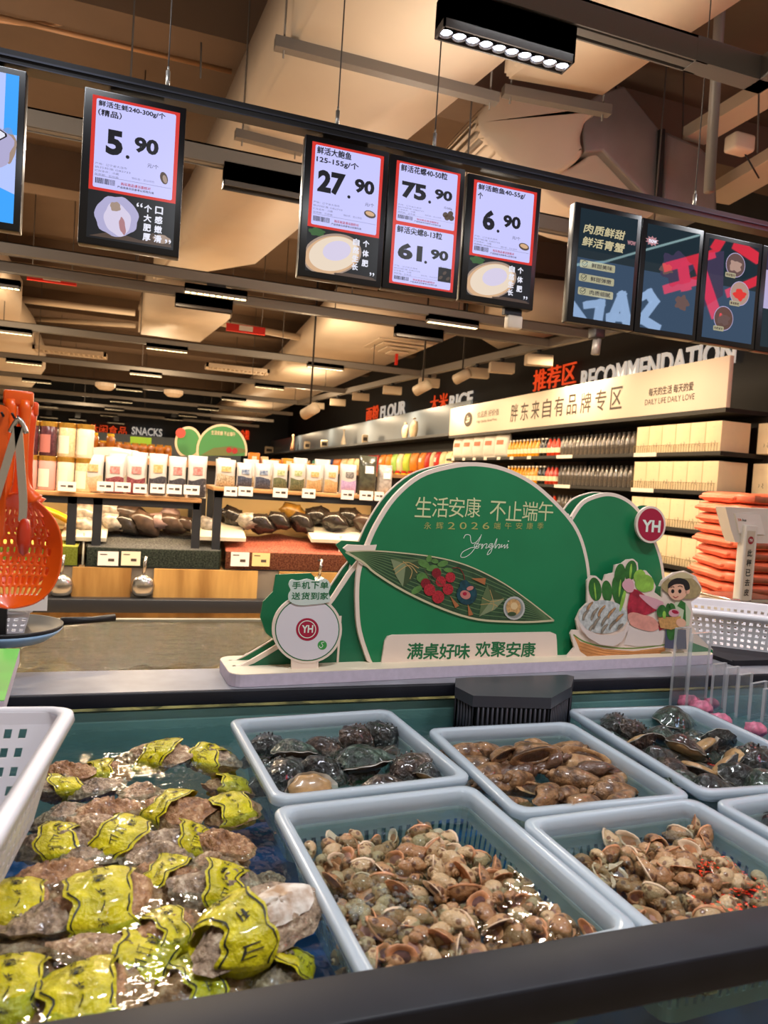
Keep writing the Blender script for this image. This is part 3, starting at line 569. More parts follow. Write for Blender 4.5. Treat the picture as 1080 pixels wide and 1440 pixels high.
lit_letters('white_shop_sign', 'white lit letters mirrored in the advert screens', [[(806, 430), (824, 455)], [(828, 428), (846, 426), (842, 452)], [(858, 457), (876, 415), (884, 457)], [(860, 445), (884, 447)], [(903, 418), (914, 412), (922, 424), (904, 448), (924, 460)]], '#b9d6ff', 22, 10)
lit_letters('strip_light', 'long white strip light mirrored in the advert screens', [[(808, 372), (850, 368), (905, 352), (985, 330)]], '#c8f0f0', 14, 2.2)

lit_letters('added_red_strokes', 'added red strokes hidden behind the advert screens, giving the tray water its red reflection', [[(978, 1178), (1008, 1190)], [(985, 1200), (1010, 1186), (1000, 1212)], [(1000, 1182), (1022, 1206)], [(1008, 1178), (1012, 1172)], [(1032, 1192), (1064, 1206)], [(1036, 1204), (1068, 1218)], [(1034, 1216), (1066, 1230)], [(1048, 1196), (1052, 1236)], [(1040, 1208), (1042, 1226)], [(1050, 1236), (1068, 1248)]], '#ff2a18', 12, 5.5, YV=4.0, YR=4.0, flip=.85)  # added glowing strokes, unseen directly, for the red reflection in the water
# ================================================================== right wall: lettering, banner, shelving and goods
m_org = mat('letter_orange', '#e8491c', .5, emit=.7); m_wht = mat('letter_white', '#e9e2d8', .5, emit=.45)  # emission added to the letter colours so they read brighter
m_shelf = mat('shelf_black', '#26231f', .5); m_tagw = mat('price_tag_white', '#eee6d4', .6)
QX = -math.pi/2
def wall_sign(name, label, items, X, dep=.02):
    """raised letters on a wall facing -X; items = (text, px of left bottom, px of right, height px at left, material, bold)"""
    A = atX(items[0][1], items[0][2], X); t = thing(name, label, 'sign', A, rz=QX)
    for txt, pl, pb, pr, hp, m, bo in items:
        a = atX(pl, pb, X); e = atX(pr, pb, X); hgt = atX(pl, pb-hp, X).z-a.z; k = MB(); k.use(m)
        letters(k, txt, A.y-a.y, a.z-A.z, w=a.y-e.y, h=hgt, y=-dep, bold=bo, depth=dep); k.build('lettering', None, t)
    return t
wall_sign('aisle_sign', 'orange and white raised recommendation letters on the black wall above the banner', [('推荐区', 750, 551, 809, 29, m_org, .03), ('RECOMMENDATION', 817, 549, 1031, 27, m_wht, .02)], 6.2)
wall_sign('aisle_sign', 'orange and white raised rice aisle letters beside the banner', [('大米', 605, 580, 629, 22, m_org, .03), ('RICE', 632, 577, 664, 20, m_wht, .02)], 6.2)
wall_sign('aisle_sign', 'orange and white raised flour aisle letters on the black wall', [('面粉', 515, 592, 532, 18, m_org, .03), ('FLOUR', 535, 590, 570, 18, m_wht, .02)], 6.2)
# cream banner of the own-brand shelf
YA, YB = 5.3, 11.68; XF = 5.0; ZB0, ZB1 = H0+.89, H0+1.367
m_banner = mat('banner_cream', '#e6d7c2', .6)
t = thing('shelf_banner', 'long cream banner with dark lettering over the bottle and box shelves', 'banner', (XF, YB, ZB0), rz=QX)
b = MB(); b.rbox(0, YB-YA, 0, .05, 0, ZB1-ZB0, .004); b.build('board', m_banner, t)
m_ink = mat('ink_brown', '#4a3f36', .6)
def btext(txt, pl, pb, pr, hp, bold=0., name='lettering', skewz=None):
    a = atX(pl, pb, XF); e = atX(pr, pb, XF); k = MB(); h = atX(pl, pb-hp, XF).z-a.z; letters(k, txt, YB-a.y, a.z-ZB0, w=a.y-e.y, h=h, y=-.003, bold=bold); k.build(name, m_ink, t)
a = atX(718, 586, XF); e = atX(881, 570, XF); k = MB(); n = 9; L = a.y-e.y; s = .25
for i, ch in enumerate('胖东来自有品牌专区'): letters(k, ch, YB-a.y+L*i/n, .11, w=L/n*.72, h=s, y=-.003, bold=.01)
k.build('title_lettering', m_ink, t)
k = MB(); a = atX(912, 560, XF); L = a.y-atX(974, 560, XF).y; letters(k, '每天的生活 每天的爱', YB-a.y, .2, w=L, h=.085, y=-.003, bold=.02); k.build('lettering', m_ink, t)
k = MB(); a = atX(907, 570, XF); L = a.y-atX(976, 570, XF).y; letters(k, 'DAILY LIFE DAILY LOVE', YB-a.y, .11, w=L, h=.06, y=-.003); k.build('lettering', m_ink, t)
k = MB(); a = atX(655, 590, XF); cx = YB-a.y+.1; k.flat(ell(cx, .24, .16, .12, 24), -.003); k.build('round_emblem', m_ink, t)
k = MB(); ribbon(k, [(cx-.08, .2), (cx+.05, .22), (cx+.06, .26), (cx-.05, .25), (cx-.02, .3)], .03, -.005); k.build('emblem_stroke', m_banner, t)
k = MB(); letters(k, '优品质 好价值', cx+.34, .24, w=.75, h=.1, y=-.003); k.build('lettering', m_ink, t); k = MB(); letters(k, 'High Quality Good Price', cx+.34, .15, w=.7, h=.05, y=-.003); k.build('lettering', m_ink, t)
# gondola
t = thing('gondola_shelf', 'black wall shelving of bottles and cream boxes under the cream banner', 'shelf', (XF, YB, 0), rz=QX); L = YB-YA
b = MB(); b.box(0, L, .5, .54, 0, 2.36); b.build('back_panel', m_shelf, t)
b = MB(); b.box(L-.02, L+.01, .02, .54, 0, 2.34); 
b = MB(); b.box(0, L, 0, .52, 2.3, 2.34); b.build('canopy', m_shelf, t)
SZ = [H0+.49-.375*i for i in range(5)]
for i, z in enumerate(SZ):
    b = MB(); b.box(0, L, -.01, .5, z-.04, z); o = b.build('shelf_board', m_shelf, t)
    b = MB(); b.box(0, L, -.018, -.011, z-.035, z-.005); b.build('ticket_rail', m_shelf, o)
    for u, ww in ((.25, .1), (.7, .1), (1.1, .1), (1.5, .1), (1.95, .1), (2.35, .1), (2.85, .1), (3.6, .36), (5.15, .36)):
        if u > 3 or i < 2: b = MB(); b.box(u, u+ww, -.024, -.018, z-.04, z+.002); b.build('price_ticket', m_tagw, t)
    b = MB()
    for k in range(34): x = 5.12+1.2*k/33; b.box(x-.0015, x+.0015, -.008, -.005, z, z+.075)
    b.box(5.12, 6.33, -.009, -.004, z+.073, z+.077); b.build('wire_guard', mat('wire_tan', '#8b7350', .4, .5), t)
for u in (2.2, 3.55, 5.07): b = MB(); b.box(u-.02, u+.02, .46, .5, 0, 2.3); b.build('upright', m_shelf, t)
t = thing('end_panel', 'tall black panel closing the shelving at the right edge', 'panel', (XF+.02, 4.75, 0), rz=QX)
b = MB(); b.box(-.1, .9, .75, .8, 0, 2.9); b.build('panel_board', m_shelf, t); b = MB(); b.box(-.1, .9, .74, .75, 0, .12); b.build('kick_strip', m_black, t)
# bottles
def bottle(label, liquid, capm, labm, r, h, glass=None, group=None):
    t = thing('bottle', label, 'bottle', (0, 0, 0), group=group); b = MB(); b.smooth = True
    b.lathe([(0, 0), (r*.92, 0), (r, .006), (r, h*.62), (r*.9, h*.68), (r*.42, h*.84), (r*.4, h*.93), (0, h*.93)], seg=12); b.build('glass_body', liquid, t)
    b = MB(); b.lathe([(r*.46, h*.92), (r*.46, h), (0, h)], seg=10); b.build('cap', capm, t)
    if labm: b = MB(); b.smooth = True; b.lathe([(r*1.02, h*.18), (r*1.02, h*.44)], seg=12); b.f = b.f[:12]; b.m = b.m[:12]; b.sm = b.sm[:12]; b.build('paper_label', labm, t)
    return t
m_jy = mat('juice_yellow', '#e79a10', .15, spec=.6, coat=.5); m_jr = mat('juice_red', '#c23312', .15, coat=.5); m_jk = mat('juice_dark', '#1d1710', .15, coat=.5); m_lab = mat('label_cream', '#f3e2bd', .6); m_cap = mat('cap_white', '#efe8da', .4); m_capk = mat('cap_black', '#1a1715', .4)
m_clr = mat('bottle_clear', '#5f5850', .08, spec=.7, coat=.8, var=.25, vscale=60)
protos = {'y': bottle('x', m_jy, m_cap, m_lab, .042, .245), 'k': bottle('x', m_jk, m_cap, m_lab, .042, .245), 'r': bottle('x', m_jr, m_capk, m_lab, .042, .245), 'c': bottle('x', m_clr, m_capk, None, .04, .245)}
used = set()
def put(key, protos, loc, label, group, rot=0, scale=None):
    o = protos[key]
    if key in used: return dup(o, loc, rot, scale, label, group)
    used.add(key); o.location = loc; o.rotation_euler = (0, 0, rot); o['label'] = label; o['group'] = group
    if scale: o.scale = (scale,)*3
    return o
rows = ['top shelf', 'second shelf', 'third shelf']
for i in range(3):
    u = 2.2
    for j, key in enumerate('yyyyyyyyykkrrr'):
        nmz = {'y': 'yellow juice', 'k': 'dark juice', 'r': 'red juice'}[key]
        if i == 2 and j < 10: u += .1; continue
        put(key, protos, (XF+.06, YB-u, SZ[i]), '%s bottle with cream label on the %s under the banner' % (nmz, rows[i]), '%s bottles on the %s' % (nmz, rows[i])); u += .1
    for j in range(17): put('c', protos, (XF+.06, YB-3.62-.088*j, SZ[i]), 'clear glass bottle with dark cap on the %s beside the cream boxes' % rows[i], 'clear bottles on the %s' % rows[i])
# cream boxes
m_box = mat('box_cream', '#ecd7ad', .7, var=.03, vscale=8); m_boxs = mat('box_side', '#d9c09a', .7)
def gift_box(w, h, d):
    t = thing('gift_box', 'x', 'box'); b = MB(); b.rbox(0, w, 0, d, 0, h, .003); b.build('carton', m_box, t)
    b = MB(); b.use(m_ink); y = -.0008
    ribbon(b, [(w*.62, h*.36), (w*.66, h*.3), (w*.6, h*.25), (w*.67, h*.2)], .006, y); ribbon(b, [(w*.42, h*.33), (w*.44, h*.26), (w*.4, h*.22)], .005, y); b.build('printed_mark', None, t)
    b = MB(); b.box(w*.4, w*.6, -.001, 0, h*.8, h*.81); b.build('lid_seam', m_boxs, t); return t
gb = {'b': gift_box(.196, .285, .34)}
rn = ['top', 'second', 'third', 'fourth', 'bottom']
for i in range(5):
    for j in range(6):
        put('b', gb, (XF+.02, YB-5.12-.203*j, SZ[i]), 'cream gift box on the %s box shelf, %s from the bottles' % (rn[i], ['first', 'second', 'third', 'fourth', 'fifth', 'sixth'][j]), 'cream gift boxes', rot=QX)
dup(gb['b'], (XF+.40, YA-.0, SZ[0]), QX, 1, 'cream gift box standing at the back of the top shelf end', 'cream gift boxes'); dup(gb['b'], (XF+.40, YA+.02, SZ[1]), QX, 1, 'cream gift box standing at the back of the second shelf end', 'cream gift boxes')
# pouches
def pouch(name, label, cat, w, h, d, mats, lab=None, win=None, crimp=.06, seed=0, group=None, tag_only=False):
    t = thing(name, label, cat, group=group); b = MB(); b.smooth = True; r = random.Random(seed); ph = r.random()*9
    def fn(u, v):
        a = u*2*math.pi; k = max(0, math.sin(math.pi*min(1, max(0, v*1.03))))**.35 if v > .0 else 0; k = k if v < .93 else .12; kb = .75 if v < .02 else 1
        x = math.copysign(abs(math.cos(a))**.55, math.cos(a))*w/2*(1-.07*math.sin(math.pi*v)); y = math.copysign(abs(math.sin(a))**.8, math.sin(a))*d/2*k*kb
        q = .03*d*noise.noise(Vector((x*30+ph, v*6, y*20))); return (x, y+q, v*h)
    b.grid(fn, 20, 11, True); n = len(b.v); b.add([], []); b.f.append(tuple(range(19, -1, -1))); b.m.append(b.cur); b.sm.append(False)
    b.build('bag', mats, t)
    def patch(nm, m, x0, x1, z0, z1, off=.004, wav=0):
        q = MB(); q.smooth = True
        def f2(u, v):
            x = x0+(x1-x0)*u; z = z0+(z1-z0)*v+(wav*math.sin(u*5+ph) if v > .5 else 0); s = max(0, 1-min(1, abs(x)/(w/2)/(1-.07*math.sin(math.pi*z/h)))**3.64)**.4; k = max(0, math.sin(math.pi*min(1, z/h*1.03)))**.35
            return (x, -d/2*k*s-off, z)
        q.grid(f2, 8, 5); q.build(nm, m, t)
    if win: patch('window', win, -w*.44, w*.44, h*.03, h*.44, .004, h*.035)
    if lab: patch('printed_label', lab, -w*.24, w*.24, h*.55, h*.74, .004)
    return t
cols = dict(orange='#e58416', cream='#ecd0a0', white='#efe6d8', red='#c5261a', green='#9bbf5a', lime='#b9c83c', pale='#e6c99a', pink='#e6a58f', gold='#e0a020', teal='#4f9f86', blue='#2d4f9c')
prow = [(377, 388, 'orange'), (389, 399, 'pink'), (400, 409, 'red'), (410, 421, 'red'), (422, 432, 'pale'), (433, 443, 'teal'), (444, 455, 'lime'), (456, 462, 'blue'), (463, 473, 'orange'), (474, 482, 'cream'), (483, 492, 'pale'), (493, 502, 'pale'), (503, 508, 'teal'),
        (509, 516, 'red'), (517, 525, 'red'), (527, 535, 'orange'), (536, 543, 'orange'), (544, 551, 'green'), (552, 559, 'pale'), (560, 569, 'lime'), (570, 580, 'orange'), (582, 590, 'orange'), (591, 597, 'red'), (598, 603, 'cream'), (604, 610, 'red'), (611, 618, 'cream'), (619, 626, 'cream'), (627, 634, 'cream')]
XS = 5.05; k = 0; pos = ['far down the wall shelf', 'beyond the oil bottles', 'nearer the banner']
for i, (a, e, c) in enumerate(prow):
    A = atX(a, 652, XS); B = atX(e, 650, XS); w_ = max(.12, min(.8, (A.y-B.y)*.96)); hh = .42 if a > 500 else .36
    t = pouch('food_pouch', '%s food pouch on the right wall shelf, %s' % (c, ['%d%s from the banner end' % (len(prow)-i, {1: 'st', 2: 'nd', 3: 'rd'}.get((len(prow)-i) % 10 if len(prow)-i not in (11, 12, 13) else 0, 'th'))][0]), 'pouch', w_, hh, .16, mat('pouch_'+c, cols[c], .35), m_tagw if i % 3 == 0 else None, seed=i, group='food pouches on the right wall shelf')
    t.location = (XS+.14, (A.y+B.y)/2, H0+.215); t.rotation_euler = (0, 0, QX)
for i in range(5):
    t = pouch('rice_pouch', 'white rice pouch with red print left of the yellow juice, %s of five' % ['first', 'second', 'third', 'fourth', 'fifth'][i], 'pouch', .36, .36, .14, mat('pouch_white', cols['white'], .4), mat('label_salmon', '#cf7a5a', .6), seed=40+i, group='white rice pouches beside the juice')
    t.location = (XF+.12, YB-.25-.4*i, SZ[0]); t.rotation_euler = (.0, 0, QX+.15)
# long shelving beyond the banner
t = thing('pouch_shelf', 'long black wall shelving of coloured food pouches beyond the banner', 'shelf', (XS, 33.6, 0), rz=QX); L = 33.6-11.75
m_head = mat('header_slate', '#5b6672', .35, .3)
for z in (H0+.21, H0-.2, H0-.6, H0-1.0): b = MB(); b.box(0, L, 0, .5, z-.03, z); b.build('shelf_board', m_shelf, t)
b = MB(); b.box(0, L, .5, .54, 0, 2.35); b.build('back_panel', m_shelf, t)
zl = atX(560, 617, XS).z; b = MB(); b.box(0, L, -.03, .4, zl-.05, zl); b.build('header_ledge', mat('ledge_dark', '#3a3d42', .4), t); b = MB(); b.box(0, L, .36, .4, zl, zl+.62); b.build('header_board', m_head, t)
b = MB(); b.box(0, L, .42, .5, zl-.04, zl+.6); b.build('header_box', m_shelf, t)
def ornament(kind, label, px, hpx, m, wide=1.0):
    A = atX(px, 617+(560-px)*.07, XS+.12); s = hpx*A.y/1006*.93; t = thing(kind, label, 'ornament', (XS+.14, A.y, zl)); b = MB(); b.smooth = True
    if kind == 'bottle_ornament': b.lathe([(0, 0), (.3*s, 0), (.3*s, .2*s), (.2*s, .45*s), (.09*s, .7*s), (.06*s, s), (0, s)], seg=14, sx=.5)
    elif kind == 'stone_jar': b.ball((0, 0, .45*s), .5*s, 16, .28, wide, .95, .25); b.v = [(x, y, max(0, z)) for x, y, z in b.v]
    else: b.rbox(-.3*s*wide, .3*s*wide, -.12*s, .12*s, 0, s, .03)
    b.build('body', m, t)
    if kind != 'packet_ornament': b = MB(); b.lathe([(0, s*.99), (.09*s, s*.99), (.07*s, s*1.06), (0, s*1.06)], seg=10); b.build('lid', m, t)
    else: b = MB(); b.box(-.2*s*wide, .2*s*wide, -.125*s, -.12*s, .3*s, .7*s); b.build('print_patch', m_ink, t)
m_stone = mat('stone_cream', '#d5bd98', .7, var=.2, vscale=6)
ornament('stone_jar', 'big cream stone jar on the header ledge, left of the pair', 568, 25, m_stone); ornament('stone_jar', 'big cream stone jar on the header ledge, right of the pair', 580, 31, m_stone)
ornament('bottle_ornament', 'white cone bottle ornament on the header ledge', 482, 24, mat('orn_white', '#e4d6c0', .5)); ornament('bottle_ornament', 'brown cone bottle ornament on the header ledge', 411, 24, mat('orn_brown', '#94684a', .5)); ornament('bottle_ornament', 'small far pale bottle ornament on the header ledge', 362, 12, m_stone)
for px, h_, w_, lb in ((512, 14, 1.2, 'cream packet pair on the ledge under the flour letters'), (431, 13, 1.2, 'cream packet on the ledge right of the brown cone'), (455, 12, 1.6, 'pinkish packet on the ledge left of the white cone'), (378, 11, 2, 'far pink packet on the ledge')): ornament('packet_ornament', lb, px, h_, mat('packet_cream', '#e5cfae', .5), w_)
A = atX(395, 595, 6.0); t = thing('exit_sign', 'small glowing green exit sign on the far right wall', 'sign', A, rz=QX); b = MB(); b.box(-.5, .5, 0, .06, -.35, .35); b.build('sign_box', mat('exit_green', '#6f7f52', .5, emit=.5), t)
# oil bottles seen over the grain bags
m_oil = mat('cooking_oil', '#c98e06', .12, coat=.6)
for i in range(8):
    A = atX(548+i*9, 690, 4.2); t = thing('oil_bottle', 'yellow cooking oil bottle behind the grain bags, %s' % ['leftmost of the row', 'second of the row', 'third of the row', 'fourth of the row', 'fifth of the row', 'sixth of the row', 'seventh of the row', 'rightmost of the row'][i], 'bottle', (4.2, A.y, H0-.2), group='cooking oil bottles')
    b = MB(); b.smooth = True; b.lathe([(0, 0), (.13, 0), (.14, .02), (.14, .25), (.1, .33), (.04, .38), (0, .38)], seg=14); b.build('bottle_body', m_oil, t); b = MB(); b.lathe([(.045, .37), (.045, .42), (0, .42)], seg=10); b.build('cap', mat('cap_red', '#b3261b', .4), t)
t = thing('oil_table', 'dark low display table holding the oil bottles', 'table', (4.2, 11, 0)); b = MB(); b.box(-.3, .4, -4, 6, 1.2, 1.25); b.build('table_top', m_shelf, t)
for x in (-.25, .35):
    for y in (-3.9, 5.9): b = MB(); b.box(x-.03, x+.03, y-.03, y+.03, 0, 1.2); b.build('leg', m_shelf, t)
# far wall
def far_sign(label, items, Y=33.9):
    a0 = atY(items[0][1], items[0][2], Y); t = thing('aisle_sign', label, 'sign', a0)
    for txt, pl, pb, pr, hp, m, bo in items:
        a = atY(pl, pb, Y); e = atY(pr, pb, Y); k = MB(); k.use(m); letters(k, txt, a.x-a0.x, a.z-a0.z, w=e.x-a.x, h=atY(pl, pb-hp, Y).z-a.z, y=-.1, bold=bo, depth=.1); k.build('lettering', None, t)
far_sign('orange and white snack letters on the far navy wall', [('休闲食品', 125, 609, 178, 13, m_org, .05), ('SNACKS', 185, 611, 228, 11, m_wht, .02)])
A = atY(60, 640, 33); B = atY(340, 640, 33)
t = thing('snack_shelf', 'long far shelf of snacks with a pale blue lit back under the snack letters', 'shelf', (A.x, 33, 0)); L = B.x-A.x
b = MB(); b.box(0, L, .3, .4, 0, atY(200, 612, 33).z); b.build('back_board', mat('lit_blue_board', '#93a4b8', .5), t)
for z in (.5, 1.0, 1.5): b = MB(); b.box(0, L, -.3, .3, z-.04, z); b.build('shelf_board', m_shelf, t)
far_sign('small far orange aisle letters right of the second green sign', [('杂粮', 338, 618, 350, 14, m_org, .05)])
# second green promotion sign and produce heap behind the display are with the display
# ================================================================== bulk grain display in the middle
DY = 5.0
m_oak = mat('oak_panel', '#8f6632', .5, col2='#c59a58', vscale=7, detail=6, vst=(1, 1, .12)); m_oak2 = mat('oak_shelf', '#b98a58', .5, var=.1, vscale=8)
m_steel = mat('dark_steel', '#2f3034', .4, .3); m_acr = clear('acrylic_bin', '#e6ece8', .05)
m_inox = mat('stainless', '#c9c4bb', .22, .95)
def D(px, py, Y=DY): return atY(px, py, Y)
x0 = D(-70, 800).x; x1 = D(575, 800).x; zt = D(300, 802).z; zr1 = D(300, 842).z; zr0 = D(300, 858).z
t = thing('grain_counter', 'long oak fronted bulk grain counter with a dark steel rail', 'counter', (x0, DY, 0)); L = x1-x0
segs = [(-70, 67), (101, 184), (216, 362), (392, 575)]
for a, e in segs: A = D(a, 820).x-x0; B = D(e, 820).x-x0; b = MB(); b.box(A, B, 0, .03, zr1-.02, zt); b.build('oak_panel', m_oak, t)
b = MB(); b.box(0, L, .035, .06, zr1-.05, zt); b.build('recess_plate', mat('recess_grey', '#8f8578', .45, .3), t)
b = MB(); b.box(0, L, 0, .04, 0.05, zr0+.02); b.build('lower_oak_panel', m_oak, t)
b = MB(); b.rbox(0, L, -.09, .02, zr0-.005, zr1+.005, .006); b.build('steel_rail', m_steel, t)
b = MB(); b.box(0, L, .05, 1.0, zt-.03, zt); b.build('deck', m_oak2, t)
b = MB(); b.box(0, L, .95, 1.0, 0.05, zt); b.box(0, .03, .04, 1, 0, zt-.03); b.build('rear_panel', m_oak2, t)
def scoop(label, px):
    A = D(px, 838); t = thing('grain_scoop', label, 'scoop', (A.x, DY-.02, A.z)); b = MB(); b.smooth = True
    b.lathe([(0, .0), (.05, .003), (.072, .03), (.077, .075), (.066, .115), (.035, .14), (0, .147)], (0, 0, 0), 18, 1, .5); b.build('scoop_bowl', m_inox, t)
    b = MB(); b.cyl((0, 0, .13), (.012, -.01, .27), .011, 10); b.build('handle', m_inox, t)
    b = MB(); b.box(-.012, .022, -.005, .02, .255, .262); b.build('hook', m_steel, t)
scoop('steel grain scoop hanging below the green lentil bin', 85); scoop('steel grain scoop hanging below the black rice bin', 200); scoop('steel grain scoop mostly hidden behind the small round sign', 446)
zb = zt; zf = D(200, 772).z; zk = D(200, 746, 5.55).z
def grain(name, c1, c2): return mat(name, c1, .6, col2=c2, vscale=90, bump=.8, bscale=110)
def bin_(nm, label, a, e, glabel, gm, seed):
    X0 = D(a, 790).x; X1 = D(e, 790).x; L = X1-X0; t = thing('grain_bin', label, 'bin', (X0, DY+.03, zb))
    b = MB(); b.box(0, L, 0, .008, 0, zf-zb); b.build('front_panel', m_acr, t)
    for x in (.0, L-.008): b = MB(); b.prism([(0, 0), (.45, 0), (.45, zk-zb+.02), (.3, zk-zb), (0, zf-zb)], x, x+.008, 'x'); b.build('side_panel', m_acr, t)
    b = MB(); b.box(0, L, 0, .45, -.0, .006); b.build('base', m_steel, t)
    h0 = zf-zb-.004; rnd = random.Random(seed); k1, k2 = rnd.random()*9, rnd.random()*9; q = MB(); q.smooth = True
    def top(u, v):
        s = math.sin(math.pi*min(1, max(0, u)))**.6; return (.009+(L-.018)*u, .01+.42*v, h0+(zk-h0-zb+.01)*min(1, v*1.3)*(.45+.55*s)+.025*noise.noise(Vector((u*5+k1, v*3+k2, 0)))*v)
    q.grid(top, 40, 20); q.grid(lambda u, v: (.009+(L-.018)*u, .01, .007+(top(u, 0)[2]-.007)*v), 40, 4)
    o = q.build(nm, gm, None, (X0, DY+.03, zb)); tag(o, glabel, 'grain', kind='stuff'); return t
bin_('green_lentils', 'clear bin of green lentils at left', -100, 110, 'heap of green lentils in the left clear bin', grain('lentil_green', '#9c9828', '#bdb44c'), 1)
bin_('black_rice', 'clear bin of black rice in the middle', 119, 311, 'heap of black rice in the middle clear bin', grain('rice_black', '#2a2929', '#62605b'), 2)
bin_('red_beans', 'clear bin of red beans right of the black rice', 316, 496, 'heap of red beans in the clear bin behind the round sign', grain('bean_red', '#7a2e22', '#bd6a50'), 3)
bin_('dark_red_beans', 'clear bin mostly hidden behind the green sign', 500, 640, 'heap of dark red beans behind the green sign tip', grain('bean_dark', '#7a2018', '#a8483a'), 4)
m_card = mat('price_card', '#efe6df', .6); m_cardy = mat('price_card_yellow', '#e6c98c', .6)
def pcard(label, a, e, y0, y1, m, Y=DY-.003):
    A = D(a, y1, Y); B = D(e, y0, Y); t = thing('price_card', label, 'price card', A); b = MB(); b.box(0, B.x-A.x, 0, .003, 0, B.z-A.z); b.build('card', m, t); w = B.x-A.x; h = B.z-A.z
    b = MB(); b.box(w*.1, w*.45, -.001, 0, h*.75, h*.82); b.box(w*.5, w*.8, -.001, 0, h*.3, h*.5); b.build('print', m_ink, t)
pcard('white price card on the black rice bin, left of its pair', 137, 167, 776, 795, m_card); pcard('cream price card on the black rice bin, right of its pair', 170, 198, 776, 795, mat('price_card_cream', '#e8dcc0', .6))
pcard('white price card on the red bean bin', 324, 351, 777, 796, m_card); pcard('yellow price card on the red bean bin', 354, 380, 778, 796, m_cardy)
# tilted lid strips between the bins
for lb, a, e, y in (('white lid strip between the lentil and black rice bins', 86, 150, 748), ('white lid strip between the black rice and red bean bins', 270, 346, 748), ('white lid strip right of the red bean bin', 438, 520, 752)):
    A = D(a, y, 5.12); B = D(e, y, 5.12); t = thing('lid_strip', lb, 'lid', A); L = B.x-A.x; b = MB(); b.box(0, L, -.02, .3, -.015, .012, rotm(.25)); b.build('strip', mat('strip_cream', '#e9dfc6', .5), t)
    b = MB(); b.box(L*.48, L*.52, -.0, .012, -.28, .0); b.build('stem', mat('strip_cream', '#e9dfc6', .5), t)
# upper shelf units
UY = 5.08
def unit(label, a, e, posts):
    zs = D((a+e)/2, 692, UY).z; X0 = D(a, 692, UY).x; X1 = D(e, 692, UY).x; L = X1-X0; t = thing('display_shelf', label, 'shelf', (X0, UY, 0))
    b = MB(); b.rbox(0, L, -.02, .62, zs-.028, zs, .004); b.build('oak_shelf_board', m_oak2, t)
    b = MB(); b.box(.01, L-.01, .0, .04, zs-.075, zs-.028); b.build('front_beam', m_steel, t); b = MB(); b.box(.01, L-.01, .56, .6, zs-.075, zs-.028); b.build('rear_beam', m_steel, t)
    for p in posts:
        x = D(p, 720, UY).x-X0
        b = MB(); b.box(x-.028, x+.028, .0, .05, zt, zs-.03); b.build('post', m_steel, t)
        b = MB(); b.box(x-.028, x+.028, .55, .6, zt, zs-.03); b.build('post', m_steel, t)
    b = MB(); b.box(.02, L-.02, .42, .62, D(200, 746, 5.4).z-.02, D(200, 746, 5.4).z); b.build('middle_board', mat('board_cream', '#dcc390', .6), t)
    b = MB(); b.box(.01, L-.01, .63, .65, zt, zs-.03); b.build('back_panel', mat('panel_lit_cream', '#eccf96', .6), t)
    b = MB(); b.box(.06, L-.06, .06, .085, zs-.045, zs-.03); b.build('added_light_strip', m_ledw, t); area('shelf_fill_light', (X0+L/2, UY+.075, zs-.05), (.35, 0, 0), L*.9, .02, 3.5*L, WARM); return zs  # glowing strip and area light added to brighten the space under the shelf
zs1 = unit('oak display shelf of jars and grain bags, left unit', -80, 284, (-60, 101, 137, 277)); zs2 = unit('oak display shelf of grain bags, right unit', 299, 575, (306, 560))
for i, (a, e, y) in enumerate([(81, 107, 684), (136, 160, 684), (161, 184, 685), (187, 207, 687), (211, 232, 687), (234, 256, 688), (258, 281, 689), (315, 334, 691), (335, 356, 691), (384, 405, 693), (425, 444, 694), (480, 498, 696), (506, 525, 697), (527, 540, 698)]):
    A = D(a, y+6, UY-.045); B = D(e, y-6, UY-.045); t = thing('shelf_tag', 'white price tag on the oak shelf edge, %s from the left' % ['first', 'second', 'third', 'fourth', 'fifth', 'sixth', 'seventh', 'eighth', 'ninth', 'tenth', 'eleventh', 'twelfth', 'thirteenth', 'fourteenth'][i], 'price tag', A, group='white price tags on the oak shelf edge')
    w = B.x-A.x; h = B.z-A.z; b = MB(); b.box(0, w, 0, .02, 0, h); b.build('tag', m_card, t); b = MB(); b.box(w*.15, w*.45, -.001, 0, h*.45, h*.6); b.box(w*.55, w*.85, -.001, 0, h*.4, h*.65); b.build('print', m_ink, t)
# bags on the upper shelf
m_pch = mat('pouch_film', '#c9c3bc', .3, spec=.5)
def wn(n, a, b_): return mat('win_'+n, a, .5, col2=b_, vscale=150)
wins = dict(oat=wn('oat', '#c9a984', '#e3c8a2'), red=wn('red', '#5f2530', '#a35a5e'), black=wn('black', '#26262c', '#54525a'), mix=wn('mix', '#8a7860', '#d8cbb0'), navy=wn('navy', '#2d3346', '#5b6378'), green=wn('green', '#4d543c', '#7d8060'), tan=wn('tan', '#b08e60', '#d2b486'), violet=wn('violet', '#a78fc0', '#c9b2d8'))
labs = dict(o=mat('lab_orange', '#d3ae80', .6, col2='#c88f4e', vscale=70), r=mat('lab_red', '#c98f88', .6, col2='#b85e56', vscale=70), n=mat('lab_navy', '#9aa3b2', .6, col2='#4a5a78', vscale=70), g=mat('lab_green', '#bcc09a', .6, col2='#8d9660', vscale=70), k=mat('lab_dark', '#8f8a86', .6, col2='#55504c', vscale=70))
